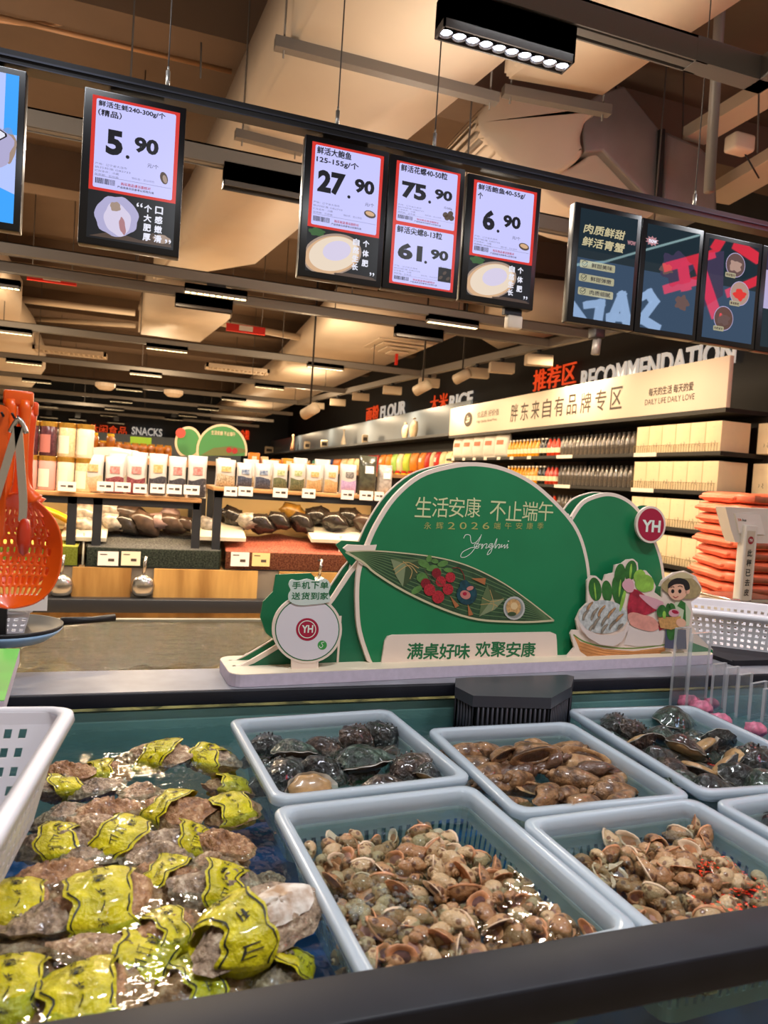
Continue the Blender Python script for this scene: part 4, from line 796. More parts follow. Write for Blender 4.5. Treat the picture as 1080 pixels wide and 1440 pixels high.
bg = [(114, 145, 638, 'oat', 'o', 'grain pouch with pale oat window, leftmost beside the jars'), (146, 175, 641, 'red', 'r', 'grain pouch with red bean window, left of the two'), (176, 205, 641, 'red', 'r', 'grain pouch with red bean window, right of the two'),
      (207, 234, 637, 'black', 'o', 'grain pouch with black window, first of three'), (235, 261, 641, 'black', 'r', 'grain pouch with black window, second of three'), (262, 290, 640, 'black', 'r', 'grain pouch with black window, third of three'),
      (301, 330, 645, 'mix', 'o', 'grain pouch with mixed speckled window, first on the right unit'), (331, 354, 650, 'navy', 'n', 'grain pouch with navy window, left of the two'), (356, 380, 651, 'navy', 'n', 'grain pouch with navy window, right of the two'),
      (381, 403, 651, 'green', 'g', 'grain pouch with green lentil window, left of the two'), (405, 427, 651, 'green', 'g', 'grain pouch with green lentil window, right of the two'), (428, 451, 653, 'tan', 'o', 'grain pouch with tan window, left of the two'), (453, 474, 653, 'tan', 'o', 'grain pouch with tan window, right of the two'),
      (476, 500, 652, 'violet', 'k', 'grain pouch with violet lower half')]
for i, (a, e, y, wk, lk, lb) in enumerate(bg):
    zs = zs1 if a < 290 else zs2; Y = 5.2; A = D(a, 690, Y); B = D(e, 690, Y); T = D(a, y, Y); t = pouch('grain_pouch', lb, 'pouch', (B.x-A.x)*1.0, T.z-zs, .1, m_pch, labs[lk], wins[wk], seed=60+i, group='clear grain pouches on the oak shelf'); t.location = ((A.x+B.x)/2, Y, zs); t.rotation_euler = (0, 0, .02)
for a, e, y, m, lb in ((502, 527, 640, mat('seaweed_bag', '#4b4b3c', .25, var=.3, vscale=20, coat=.5), 'tall dark dried seaweed bag with white label beside the violet pouch'), (529, 549, 653, mat('film_bag', '#b8b0a8', .2, var=.3, vscale=30, coat=.6), 'small clear wrapped bag at the right end of the oak shelf')):
    Y = 5.2; A = D(a, 695, Y); B = D(e, 695, Y); T = D(a, y, Y); t = pouch('wrapped_bag', lb, 'bag', B.x-A.x, T.z-zs2, .12, m, m_card, None, seed=a); t.location = ((A.x+B.x)/2, Y, zs2)
# second row of pouches behind, mostly hidden, and white film sheet
for i, (a, e, y) in enumerate([(150, 178, 640), (182, 206, 638), (304, 322, 646), (340, 362, 648), (366, 390, 649), (410, 430, 646), (440, 462, 648)]):
    Y = 5.42; A = D(a, 690, Y); B = D(e, 690, Y); T = D(a, y-3, Y); zs = zs1 if a < 290 else zs2
    t = pouch('grain_pouch', 'pale grain pouch in the second row of the oak shelf, %s from the left' % ['first', 'second', 'third', 'fourth', 'fifth', 'sixth', 'seventh'][i], 'pouch', (B.x-A.x), T.z-zs, .09, m_pch, None, wins['mix'], seed=90+i, group='second row of grain pouches'); t.location = ((A.x+B.x)/2, Y, zs)
# canisters with gold lids
m_gold = mat('lid_gold', '#c0913c', .3, .6); cj = {}
def canister(label, cm, lm, r, h):
    t = thing('canister', label, 'canister', group='gold lidded canisters'); b = MB(); b.smooth = True; b.lathe([(0, 0), (r*.96, 0), (r, .006), (r, h*.86), (r*.95, h*.88), (0, h*.88)], seg=20); b.build('jar_body', cm, t)
    b = MB(); b.lathe([(r*1.02, h*.86), (r*1.03, h*.99), (r*.98, h), (0, h)], seg=20); b.build('gold_lid', m_gold, t)
    b = MB(); b.smooth = True; b.lathe([(r*1.008, h*.1), (r*1.008, h*.62)], seg=20); b.f = b.f[2:16]+[]; b.f = [f for f in b.f if len(f) == 4]; b.m = [0]*len(b.f); b.sm = [True]*len(b.f); b.build('paper_label', lm, t); return t
jm = [mat('jar_plum', '#4f2a30', .2, var=.3, vscale=60, coat=.6), mat('jar_oat', '#d9bd90', .25, var=.15, vscale=60, coat=.5), mat('jar_cream', '#e8d6b8', .25, coat=.5), mat('jar_pink', '#d59a90', .25, coat=.5)]
w0 = D(66, 680, 5.2).x; w1 = D(92, 680, 5.2).x; r = (w1-w0)/2*.97; hh = (D(80, 642, 5.2).z-zs1)/1.0
names = [['plum', 'plum', 'oat', 'cream'], ['pink', 'pink', 'cream', 'cream']]
for row in range(2):
    for c in range(4):
        X = w0+(c-1.5)*2*r*1.03+r*1.0; mi = [[0, 0, 1, 2], [3, 3, 2, 1]][row][c]
        t = canister('%s canister with gold lid, %s row of the stack, %s from the left' % (['dark plum', 'oat', 'cream', 'pink'][mi], ['top', 'bottom'][row], ['first', 'second', 'third', 'fourth'][c]), jm[mi], mat('jar_paper', '#eadcc6', .6) if mi != 0 else mat('jar_paper_red', '#b46a60', .6), r, hh)
        t.location = (X, 5.2, zs1+(1-row)*hh)
# wrapped goods on the middle board
m_wr = [mat('wrap_silver', '#a79d92', .18, var=.45, vscale=18, coat=.6), mat('wrap_dark', '#2e2824', .25, var=.3, vscale=14, coat=.5), mat('wrap_brown', '#4b3a30', .3, var=.4, vscale=14, coat=.4), mat('wrap_mauve', '#8e7470', .3, var=.3, vscale=14, coat=.4), mat('wrap_ochre', '#8a6426', .3, var=.3, vscale=14)]
wl = [(122, 722, 20, 0), (118, 738, 13, 0), (158, 716, 16, 0), (160, 734, 14, 0), (184, 724, 19, 2), (178, 737, 15, 1), (205, 736, 18, 2), (222, 733, 14, 3), (240, 722, 11, 3), (243, 736, 16, 2), (262, 737, 12, 2), (292, 738, 13, 0),
      (328, 728, 17, 1), (350, 732, 14, 0), (368, 736, 17, 1), (392, 732, 15, 1), (412, 722, 17, 4), (425, 735, 16, 1), (447, 726, 18, 1), (470, 733, 17, 1), (492, 727, 17, 1), (512, 735, 15, 2)]
nmw = ['silver', 'dark', 'brown', 'mauve', 'ochre']; zc = D(200, 746, 5.4).z; cnt = {}
for i, (px, py, rp, mi) in enumerate(wl):
    Y = 5.28 if py > 730 else 5.4; A = D(px, py, Y); r = rp/1006*Y*1.0; b = MB(); b.smooth = True; b.ball((0, 0, 0), r, 14, 1.15, .8, .8, .5, 14); cnt[mi] = cnt.get(mi, 0)+1
    o = b.build('wrapped_bag', m_wr[mi], None, (A.x, Y, A.z)); o.rotation_euler = (0, i*.7 % .6, 0)
    tag(o, '%s wrapped goods bag under the %s oak shelf, %s of its colour' % (nmw[mi], 'left' if px < 295 else 'right', ['first', 'second', 'third', 'fourth', 'fifth', 'sixth', 'seventh', 'eighth', 'ninth', 'tenth'][cnt[mi]-1]), 'bag', 'wrapped dried goods')
A = D(72, 722, 5.2); t = thing('yellow_scoop', 'yellow plastic scoop lying over the green lentils', 'scoop', A); b = MB(); b.smooth = True; b.grid(lambda u, v: (-.16+.32*u, .1*(v-.5), .045*math.cos((u-.3)*2.6)-.05*u+.02*math.sin(v*3)), 14, 8); o = b.build('blade', mat('plastic_yellow', '#e0a010', .35), t); o.modifiers.new('s', 'SOLIDIFY').thickness = .03
b = MB(); b.box(-.2, -.12, -.02, .02, -.02, .02); b.build('handle', mat('plastic_yellow', '#e0a010', .35), t)
# goods behind the oak shelf: amber jars, white film, green box, second sign
m_amber = mat('amber_jar', '#a8641a', .15, coat=.6, var=.3, vscale=20)
t = thing('back_counter', 'dark counter behind the grain display carrying amber jars', 'counter', (D(110, 650, 7.5).x, 7.5, 0)); zq = D(180, 641, 7.5).z
b = MB(); b.box(0, 4.2, -.3, .6, zq-.04, zq); b.build('counter_top', m_oak2, t); b = MB(); b.box(.1, 4.1, -.2, .5, 0, zq-.04); b.build('counter_body', m_shelf, t)
od = ['first', 'second', 'third', 'fourth', 'fifth', 'sixth', 'seventh', 'eighth', 'ninth', 'tenth', 'eleventh', 'twelfth']
for i in range(10):
    px = 132+i*11.5; A = D(px, 640, 7.5); t = thing('amber_jar', 'amber jar on the counter below the snack letters, %s from the left' % od[i], 'jar', (A.x, 7.45+.04*(i % 2), zq), group='amber jars'); h = .2 if i < 3 and i != 1 else .13; r = .04
    b = MB(); b.smooth = True; b.lathe([(0, 0), (r, 0), (r, h*.8), (r*.7, h*.9), (0, h*.9)], seg=14); b.build('jar_body', m_amber, t); b = MB(); b.lathe([(r*.8, h*.88), (r*.8, h), (0, h)], seg=12); b.build('lid', m_gold if i > 2 else mat('lid_yellow', '#e5b31c', .4), t)
A = D(198, 630, 8.2); t = thing('shelf_talker', 'bright green box sign behind the amber jars', 'sign', (A.x, 8.2, D(198, 626, 8.2).z)); t.location.y = 7.9; w = .105; b = MB(); b.box(-w, w, 0, .1, -.0, .075); b.build('board', mat('lime_sign', '#86b52a', .5), t); b = MB(); b.box(-.02, .02, .03, .06, zq-t.location.z, 0); b.build('stem', m_steel, t)
A = D(160, 640, 6.3); b = MB(); b.smooth = True
b.grid(lambda u, v: ((u-.5)*.62, (v-.5)*.4, .075*math.sin(math.pi*u)**.7*math.sin(math.pi*v)**.5+.012*noise.noise(Vector((u*7, v*5, 1)))), 24, 14); tag(b.build('film_sheet', mat('film_white', '#ddd3c4', .35), None, (A.x, 6.3, A.z-.01)), 'crumpled white plastic sheet over goods behind the grain pouches', 'sheet')
t = thing('packed_table', 'low table under the white sheet behind the grain pouches', 'table', (A.x, 6.3, 0)); b = MB(); b.box(-.6, .6, -.3, .3, A.z-.06, A.z-.01); b.build('table_top', m_oak2, t)
for x in (-.5, .5):
    for y in (-.25, .25): b = MB(); b.box(x-.03, x+.03, y-.03, y+.03, 0, A.z-.06); b.build('leg', m_steel, t)
# second green sign, smaller, farther back
SY2 = 7.9; A = D(300, 641, SY2); m_pgreen = mat('far_sign_green', '#4f9a5c', .5); m_pcream = mat('far_sign_cream', '#ead9b8', .5)
t = thing('promotion_sign', 'second green promotion sign, small and far behind the grain pouches', 'sign', (A.x, SY2, zq-.0))
def F(px, py): p = D(px, py, SY2); return (p.x-A.x, p.z-zq)
def disc(cx, cy, r, e): return [F(cx+r*math.cos(a), min(641, cy+r*e*math.sin(a))) for a in np.linspace(0, 2*math.pi, 32, endpoint=False)]
b = MB(); b.use(m_pcream); b.slab(disc(312, 634, 36, 1.05), .0, .03); b.use(m_pgreen); b.flat(disc(312, 634, 33, 1.05), -.002); b.build('round_panel', None, t)
b = MB(); b.use(m_pcream); b.slab(disc(265, 622, 19, 1.2), .035, .06); b.use(m_pgreen); b.flat(disc(265, 622, 16, 1.2), .033); b.build('hill_panel', None, t)
b = MB(); b.use(mat('far_sign_red', '#c8584e', .5)); b.slab(disc(254, 609, 7, 1), -.02, -.005); b.build('round_badge', None, t)
b = MB(); b.use(mat('leaf_print', '#6f7a4a', .6)); b.flat([F(282, 640), (F(300, 630)), F(325, 627), F(345, 632), F(345, 636), F(320, 641)], -.006); b.use(mat('lychee_print', '#a83434', .6)); b.flat(disc(322, 633, 4, 1), -.008); b.flat(disc(330, 634, 4, 1), -.008); b.build('leaf_print', None, t)
k = MB(); k.use(m_pcream); a = F(297, 611); e = F(331, 611); letters(k, '生活安康 不止端午', a[0], a[1], w=e[0]-a[0], h=.045, y=-.004, bold=.02); k.build('lettering', None, t)
# packets between the second sign and the wall shelf
for i, (a, e, y0, y1, c) in enumerate([(350, 366, 636, 655, 'orange'), (368, 378, 640, 655, 'pale'), (382, 396, 642, 654, 'orange'), (398, 416, 641, 655, 'gold'), (418, 437, 646, 655, 'orange'), (440, 458, 647, 656, 'gold'), (461, 480, 648, 657, 'gold'), (484, 500, 647, 657, 'orange')]):
    Y = 9.0; A = D(a, y1, Y); B = D(e, y0, Y); t = thing('snack_packet', '%s snack packet on the far table, %s from the second green sign' % (c, od[i]), 'packet', (A.x, Y, D(350, 656, 9.0).z-.002), group='snack packets on the far table'); b = MB(); b.rbox(0, B.x-A.x, 0, .15, 0, B.z-A.z, .01); b.build('packet_body', mat('pouch_'+c, cols[c], .4), t); b = MB(); b.box((B.x-A.x)*.25, (B.x-A.x)*.7, -.002, 0, (B.z-A.z)*.4, (B.z-A.z)*.75); b.build('printed_label', m_tagw, t)
A = D(350, 656, 9.0); B = D(505, 657, 9.0); t = thing('snack_table', 'long low table of orange and yellow snack packets', 'table', (A.x, 9, 0)); b = MB(); b.box(-.1, B.x-A.x+.1, -.15, .4, A.z-.05, A.z-.002); b.build('table_top', m_oak2, t); b = MB(); b.box(0, B.x-A.x, -.05, .3, 0, A.z-.05); b.build('plinth', m_shelf, t)
# ================================================================== the green festival sign standing between the tanks
SO = Vector((.217, 1.757, .922)); STH = .071
SU = Vector((math.cos(STH), math.sin(STH), 0)); SN = Vector((-math.sin(STH), math.cos(STH), 0))
def S(px, py, d=.07):
    r = ray(px, py); tt = (d-(EYE-SO).dot(SN))/r.dot(SN); p = EYE+r*tt-SO; return (p.dot(SU), p.z)
def SP(pts, d=.07): return [S(x, y, d) for x, y in pts]
def z5(x, y): return (500+x/3.6, 760+y/3.6)
def z4(x, y): return (780+x/3.6, 680+y/3.6)
def inset(P, k):
    A = sum(P[i][0]*P[(i+1) % len(P)][1]-P[(i+1) % len(P)][0]*P[i][1] for i in range(len(P))); sg = 1 if A > 0 else -1; n = len(P); Q = []
    for i in range(n):
        a, b_, c = P[i-1], P[i], P[(i+1) % n]; d1 = Vector((b_[0]-a[0], b_[1]-a[1])); d2 = Vector((c[0]-b_[0], c[1]-b_[1])); d1.normalize(); d2.normalize()
        n1 = Vector((-d1.y, d1.x))*sg; n2 = Vector((-d2.y, d2.x))*sg; m = n1+n2; m = m/max(.3, m.length_squared)*2*.5 if m.length > 1e-6 else n1
        m = (n1+n2); m = m/(1+n1.dot(n2)) if 1+n1.dot(n2) > .3 else m
        Q.append((b_[0]+m.x*k, b_[1]+m.y*k))
    return Q
m_sg = mat('sign_green', '#1c7a4d', .32, var=.07, vscale=5); m_sgd = mat('sign_green_dark', '#1a6646', .34, var=.09, vscale=4); m_sgb = mat('sign_back_green', '#0f6b45', .4); m_sw = mat('sign_border', '#e8d5c6', .5); m_foam = mat('foam_lilac', '#c9bfd0', .6, var=.05, vscale=60); m_btop = mat('base_top_cream', '#eadbc0', .55)
m_gold_ink = mat('sign_gold_ink', '#cfd3a0', .5); m_gink2 = mat('sign_gold_faint', '#a9ac63', .5); m_wink = mat('sign_white_ink', '#e3ecdf', .5); m_gtext = mat('sign_green_ink', '#1d6b40', .55); m_crim = mat('crimson_print', '#a5163a', .5)
t = SG = thing('promotion_sign', 'large green festival sign with domed panels standing on the divider behind the trays', 'sign', SO, rz=STH)
# base board
BL, BD, BH = 1.605, .186, .032
b = MB(); P = rrect(0, BL, 0, BD, .035); b.use(m_foam); b.prism(P, 0, BH-.0015, 'z'); b.use(m_btop); b.prism(rrect(.0006, BL-.0006, .0006, BD-.0006, .035), BH-.0015, BH, 'z'); b.build('base_board', None, t)
zf_ = BH
# outlines in photo coordinates
circ = [(662, 938), (529, 938)]
circ = [(519, 938), (503, 890), (499, 850), (500, 812), (506, 786), (513, 767), (527, 736), (553, 697), (589, 667), (630, 654), (668, 650), (708, 657), (747, 676), (781, 705), (808, 737), (822, 770), (829, 813), (827, 868), (818, 934)]
hillR = [(790, 932), (800, 740), (806, 727), (822, 705), (844, 695), (863, 693), (883, 700), (900, 714), (914, 735), (926, 762), (934, 787), (938, 811), (945, 860), (985, 895), (1003, 914), (1001, 925)]
hillL = [(328, 943), (355, 929), (395, 905), (430, 880), (462, 848), (480, 822), (499, 796), (520, 790), (545, 937)]
def panel(name, pts, y, th, green, w, d=.07, sm=4, closed_idx=None, skip=2):
    pl = SP(pts, d); Q = smooth_line(pl, sm); b = MB(); b.use(m_sw); b.prism([(x, max(z, BH)) for x, z in Q], y, y+th, 'y'); 
    G = inset(Q, w); G = [(x, max(z, BH)) for x, z in G]; b.use(green); b.flat(G, y-.0006); return b.build(name, None, t)
panel('dome_panel', circ, .066, .011, m_sg, .0115)
panel('right_hill_panel', hillR, .080, .009, m_sg, .0115)
panel('left_hill_panel', hillL, .080, .009, m_sgd, .012)
for nm, pts, yy in (('back_dome_panel', circ, .128), ('back_hill_panel', hillR, .138), ('back_left_panel', hillL, .138)):
    Q = smooth_line(SP(pts), 4); b = MB(); b.use(m_sw); b.prism([(x, max(z, BH)) for x, z in Q], yy, yy+.006, 'y'); b.use(m_sgb); b.flat([(x, max(z, BH)) for x, z in inset(Q, .003)], yy-.0006); b.build(nm, None, t)
# leaf tip panels, front and back
tip = [(530, 766), (512, 767), (489, 766), (483, 771), (500, 786), (506, 792), (520, 800)]
b = MB(); b.use(m_sw); b.prism(SP(tip, .062), .062, .071, 'y'); b.build('leaf_tip_panel', None, t)
b = MB(); b.use(m_sgb); b.prism(SP([(522, 760), (508, 762), (480, 760), (472, 766), (494, 796), (510, 800)], .128), .126, .132, 'y'); b.build('back_tip_panel', None, t)
# leaf boat picture
FY = .0650
def px_flat(b, m, pts, k, sm=0, cl=True, base=FY):
    y = base-.0004*k; P = SP(pts, y); P = smooth_line(P, sm, True) if sm else P; b.use(m); b.flat(P, y)
def px_line(b, m, pts, w, k, sm=4, base=FY): y = base-.0004*k; b.use(m); ribbon(b, smooth_line(SP(pts, y), sm), w, y)
def px_ell(b, m, cx, cy, rx, ry, k, rot=0, n=20, base=FY): px_flat(b, m, ell(cx, cy, rx, ry, n, rot=rot), k, base=base)
lf_up = [(-50, 58), (60, 52), (200, 60), (400, 84), (560, 125), (720, 200), (850, 285), (1005, 405)]; lf_lo = [(1005, 405), (900, 412), (800, 412), (620, 400), (450, 350), (250, 258), (100, 165), (40, 112), (-50, 58)]
up = smooth_line([z5(*p) for p in lf_up], 4); lo = smooth_line([z5(*p) for p in lf_lo], 4)
m_leafd = mat('leaf_dark', '#2d4a30', .5, var=.2, vscale=40); m_leafl = mat('leaf_light', '#5d7a4f', .5); m_rim = mat('leaf_rim', '#c9c09a', .5)
LB = .0616
b = MB(); px_flat(b, m_leafd, up+lo[1:-1], 0, base=LB)
for k in range(9):
    f = (k+1)/10; L_ = []
    for j in range(9): a = up[int(j/8*(len(up)-1))]; c = lo[len(lo)-1-int(j/8*(len(lo)-1))]; L_.append((a[0]+(c[0]-a[0])*f, a[1]+(c[1]-a[1])*f))
    px_line(b, m_leafl, L_, .0022, 1, 1, base=LB)
px_line(b, m_rim, up, .0035, 2, 1, base=LB); px_line(b, m_rim, lo, .006, 2, 1, base=LB); b.build('leaf_boat_print', None, t)
m_z1 = mat('zongzi_light', '#7d8a66', .5); m_z2 = mat('zongzi_mid', '#586b45', .5); m_z3 = mat('zongzi_dark', '#3b4d30', .5); m_str = mat('string_tan', '#b99b62', .6)
b = MB()
px_flat(b, m_z1, [z5(*p) for p in ((178, 93), (255, 120), (240, 236), (205, 180))], 4, base=LB); px_flat(b, m_z2, [z5(*p) for p in ((178, 93), (330, 98), (255, 122))], 4, base=LB); px_flat(b, m_z3, [z5(*p) for p in ((255, 120), (330, 98), (305, 180), (240, 236))], 4, base=LB)
for a in (((190, 150), (255, 110), (320, 140)), ((200, 170), (270, 125), (312, 165)), ((240, 105), (285, 150), (275, 195))): px_line(b, m_str, [z5(*p) for p in a], .0022, 5, base=LB)
b.build('zongzi_print', None, t); b = MB()
px_flat(b, m_z2, [z5(*p) for p in ((668, 222), (690, 300), (625, 386), (640, 290))], 4, base=LB); px_flat(b, m_z3, [z5(*p) for p in ((668, 222), (755, 297), (690, 300))], 4, base=LB); px_flat(b, m_z1, [z5(*p) for p in ((690, 300), (755, 297), (705, 350), (625, 386))], 4, base=LB)
for a in (((640, 290), (690, 310), (750, 295)), ((632, 325), (690, 320), (720, 335)), ((680, 250), (700, 320), (690, 355))): px_line(b, m_str, [z5(*p) for p in a], .0018, 5, base=LB)
b.build('zongzi_print', None, t)
m_ly = mat('lychee_print_red', '#a8242f', .5, var=.35, vscale=220); m_ly2 = mat('lychee_print_dark', '#7c1722', .5, var=.3, vscale=220); m_lv = mat('leaf_print_green', '#55803f', .5, var=.2, vscale=60); m_stem = mat('stem_print', '#5a4a35', .6)
b = MB()
for x, y, rx, ry, ro in ((345, 118, 32, 18, .5), (388, 140, 30, 16, -.2), (442, 118, 28, 15, -.3), (338, 190, 30, 26, .3), (402, 105, 18, 12, .2), (310, 250, 32, 16, -.6), (470, 150, 24, 12, .1), (372, 92, 14, 18, .4), (425, 158, 10, 22, .1)): px_ell(b, m_lv, *z5(x, y), rx/3.6, ry/3.6, 4+.1*x/100, ro, 14, base=LB)
for i, (x, y, r) in enumerate(((355, 218, 25), (410, 165, 24), (480, 187, 25), (432, 208, 26), (375, 250, 29), (468, 247, 27), (418, 286, 31))): px_ell(b, m_ly2 if i < 2 else m_ly, *z5(x, y), r/3.6, r/3.6*1.05, 6+.2*i, 0, 20, base=LB)
px_line(b, m_stem, [z5(*p) for p in ((350, 150), (375, 190), (420, 235))], .0022, 8, base=LB); px_line(b, m_stem, [z5(*p) for p in ((385, 175), (440, 230))], .002, 8, base=LB); b.build('lychee_print', None, t)
m_sac = mat('sachet_teal', '#16404a', .5, var=.3, vscale=90); m_pk = mat('sachet_pink', '#c07870', .5); m_tas = mat('tassel_print', '#a8683e', .5)
b = MB(); px_ell(b, m_sac, *z5(563, 272), 14.5, 15, 6, base=LB); px_ell(b, m_sac, *z5(552, 222), 7, 6, 6.2, base=LB); px_ell(b, m_pk, *z5(556, 275), 7.5, 6, 7, .4, base=LB); px_ell(b, m_crim, *z5(553, 270), 3, 2.6, 7.6, base=LB); px_ell(b, m_pk, *z5(580, 242), 5, 3, 7, -.3, base=LB)
for a in (((585, 192), (660, 190), (655, 225)), ((478, 280), (525, 330), (505, 342)), ((568, 322), (596, 376), (572, 382))): px_flat(b, m_tas, [z5(*p) for p in a], 6.4, base=LB)
px_line(b, m_ly2, [z5(*p) for p in ((490, 140), (525, 140), (548, 175), (552, 205))], .002, 6, base=LB); b.build('sachet_print', None, t)
m_bw = mat('bowl_print_white', '#b9bab4', .5); m_cake = mat('cake_print', '#c39a64', .5, var=.25, vscale=120)
b = MB(); px_ell(b, m_bw, *z5(803, 343), 15.2, 16.6, 6, base=LB); px_ell(b, mat('bowl_print_shade', '#8d8f8a', .5), *z5(803, 343), 12.8, 14, 7, base=LB); px_ell(b, m_cake, *z5(800, 338), 10.5, 11.5, 8, base=LB); px_ell(b, mat('cake_print_light', '#dcc08f', .5), *z5(803, 332), 5, 5, 9, base=LB); px_ell(b, m_z3, *z5(792, 372), 6, 3, 9, base=LB); b.build('bowl_print', None, t)
# lettering of the dome
def stext(txt, x0, x1, yb, yt, m, bold=0., k=2, shear=0, base=FY, name='lettering', gap=None):
    y = base-.0004*k; a = S(x0, yb, y); e = S(x1, yb, y); tp = S(x0, yt, y); q = MB(); q.use(m)
    if gap:
        n = len(txt); L_ = e[0]-a[0]
        for i, ch in enumerate(txt): letters(q, ch, a[0]+L_*i/n, a[1]+(e[1]-a[1])*i/n, w=L_/n*gap, h=tp[1]-a[1], y=y, bold=bold, shear=shear)
    else: letters(q, txt, a[0], a[1], w=e[0]-a[0], h=tp[1]-a[1], y=y, bold=bold, shear=shear)
    q.build(name, None, t)
stext('生活安康', 583, 676, 727, 698, m_gold_ink, .0, gap=.96, name='headline'); stext('不止端午', 688, 778, 732, 704, m_gold_ink, .0, gap=.96, name='headline'); stext('永辉2026端午安康季', 596, 770, 744, 734, m_gink2, 0, gap=.6, name='subline')
q = MB(); q.use(m_wink)
scr = [[(652, 757), (655, 752), (661, 753), (662, 760), (664, 764), (670, 762), (676, 754), (677, 752), (673, 762), (664, 776), (655, 783), (648, 783), (651, 776), (663, 770)],
       [(663, 770), (670, 769), (674, 766), (670, 764), (667, 767), (669, 771), (673, 770), (674, 766), (677, 765)], [(676, 768), (679, 765), (677, 772), (681, 766), (685, 765), (683, 771), (687, 769)], [(687, 769), (693, 765), (689, 765), (687, 769), (690, 770), (693, 767), (690, 777), (685, 780), (688, 774), (694, 769)],
       [(694, 769), (699, 757), (696, 771), (700, 766), (703, 766), (701, 771), (704, 769)], [(704, 769), (706, 765), (705, 770), (710, 766), (709, 771), (712, 768)], [(712, 768), (714, 765), (713, 771), (715, 769)]]
for s_ in scr: y = FY-.0008; ribbon(q, smooth_line(SP(s_, y), 5), .0018, y)
q.flat(SP(ell(715, 761, .9, .9, 8), FY-.0008), FY-.0008)
q.build('script_lettering', None, t)
# cream slogan plate
pl = SP([(536, 938), (541, 902), (545, 895), (552, 893), (775, 889), (782, 892), (783, 900), (783, 934)], .058)
b = MB(); b.use(m_sw); b.prism([(x, max(z, BH)) for x, z in pl], .058, .064, 'y'); b.build('slogan_plate', None, t)
stext('满桌好味', 572, 661, 927, 905, m_gtext, .03, 1, base=.058, gap=.95, name='slogan_lettering'); stext('欢聚安康', 668, 753, 924, 903, m_gtext, .03, 1, base=.058, gap=.95, name='slogan_lettering')
# round code disc on its stalk (code left out)
DYY = .028
b = MB(); b.use(m_sw); b.prism([(x, max(z, BH)) for x, z in SP([(410, 942), (410, 915), (448, 915), (448, 940)], DYY)], DYY+.001, DYY+.008, 'y'); b.build('stalk', None, t)
b = MB(); P = ell(432, 885, 49, 48, 40); b.use(m_sw); b.prism(SP(P, DYY), DYY, DYY+.009, 'y'); b.use(m_gtext); b.flat(SP(ell(432, 885, 45.5, 44.5, 40), DYY), DYY-.0006); b.use(mat('disc_white', '#dcd6dc', .5)); b.flat(SP(ell(432, 885, 44, 43, 40), DYY), DYY-.001); DI = b.build('round_disc', None, t)
b = MB(); b.use(m_crim); b.flat(SP(ell(432, 885, 16, 16, 30), DYY), DYY-.0014); b.use(m_wink); y = DYY-.0018; ribbon(b, [*SP(ell(432, 885, 12, 12, 30), y)]+[SP(ell(432, 885, 12, 12, 30), y)[0]], .0022, y)
a = S(424, 890, y); letters(b, 'YH', a[0], a[1], w=S(440, 890, y)[0]-a[0], h=.02, y=y, bold=.03); b.build('red_emblem', None, t)
b = MB(); b.use(mat('badge_green', '#3f9a4a', .5)); b.flat(SP(ell(453, 907, 6.5, 6.5, 20), DYY), DYY-.0014); b.use(m_wink); y = DYY-.0018; ribbon(b, smooth_line(SP([(456, 903), (452, 904), (454, 908), (451, 911), (449, 908)], y), 4), .0016, y); b.build('green_emblem', None, t)
P = SP([(407, 845), (406, 836), (409, 830), (406, 822), (410, 815), (420, 817), (432, 814), (444, 817), (456, 814), (462, 817), (465, 825), (462, 834), (464, 846), (440, 850), (420, 851)], DYY-.004); b = MB(); b.use(mat('plate_pale', '#c9d6ce', .5)); b.prism(smooth_line(P, 3, True), DYY-.004, DYY+.0, 'y'); b.build('order_plate', None, t)
stext('手机下单', 411, 463, 828, 818, m_gtext, .03, 1, base=DYY-.004, gap=.88, name='order_lettering'); stext('送货到家', 410, 463, 843, 833, m_gtext, .03, 1, base=DYY-.004, gap=.88, name='order_lettering')
# dark back plate of the disc
b = MB(); b.use(m_sgb); b.prism(SP([(388, 808), (437, 806), (443, 812), (442, 850), (430, 910), (395, 908), (374, 890), (366, 868), (370, 846), (384, 832)], .105), .105, .111, 'y'); b.build('back_disc_panel', None, t)
# food boat cut-out, standing in front of the right hill
FB = .040
m_wood = mat('boat_print', '#c98a52', .5, var=.2, vscale=18); m_boatg = mat('boat_green', '#6b8f3f', .5); m_bowl = mat('bowl_white', '#dccfc8', .5); m_shr = mat('shrimp_grey', '#8d8272', .5, var=.35, vscale=60); m_shr2 = mat('shrimp_tan', '#b58a62', .5, var=.3, vscale=60); m_meat = mat('meat_red', '#a8263a', .5, var=.35, vscale=40); m_meatp = mat('meat_pink', '#e09a8a', .5, var=.12, vscale=40); m_meatl = mat('meat_pale', '#d9a3ac', .5); m_veg = mat('veg_green', '#2f6b2c', .5, var=.25, vscale=40); m_veg2 = mat('veg_light', '#8fbf4a', .5, var=.2, vscale=40); m_ice = mat('ice_print', '#bfc3c0', .5, var=.25, vscale=90)
out = [(58, 892), (100, 830), (80, 760), (90, 742), (118, 742), (108, 690), (130, 640), (165, 605), (165, 490), (185, 466), (210, 468), (245, 500), (258, 462), (300, 452), (306, 412), (340, 405), (365, 386), (400, 382), (420, 400), (425, 445), (462, 440), (490, 470), (512, 520), (505, 550), (545, 580), (545, 520), (532, 520), (545, 490), (600, 452), (660, 442), (715, 468), (746, 530), (735, 570), (690, 600), (700, 660), (695, 720), (715, 745), (712, 775), (800, 838), (800, 872), (60, 894)]
b = MB(); b.use(m_sw); P = [(x, max(z, BH)) for x, z in SP([z4(*p) for p in out], FB)]; b.prism(P, FB, FB+.007, 'y'); b.build('food_cutout_panel', None, t)
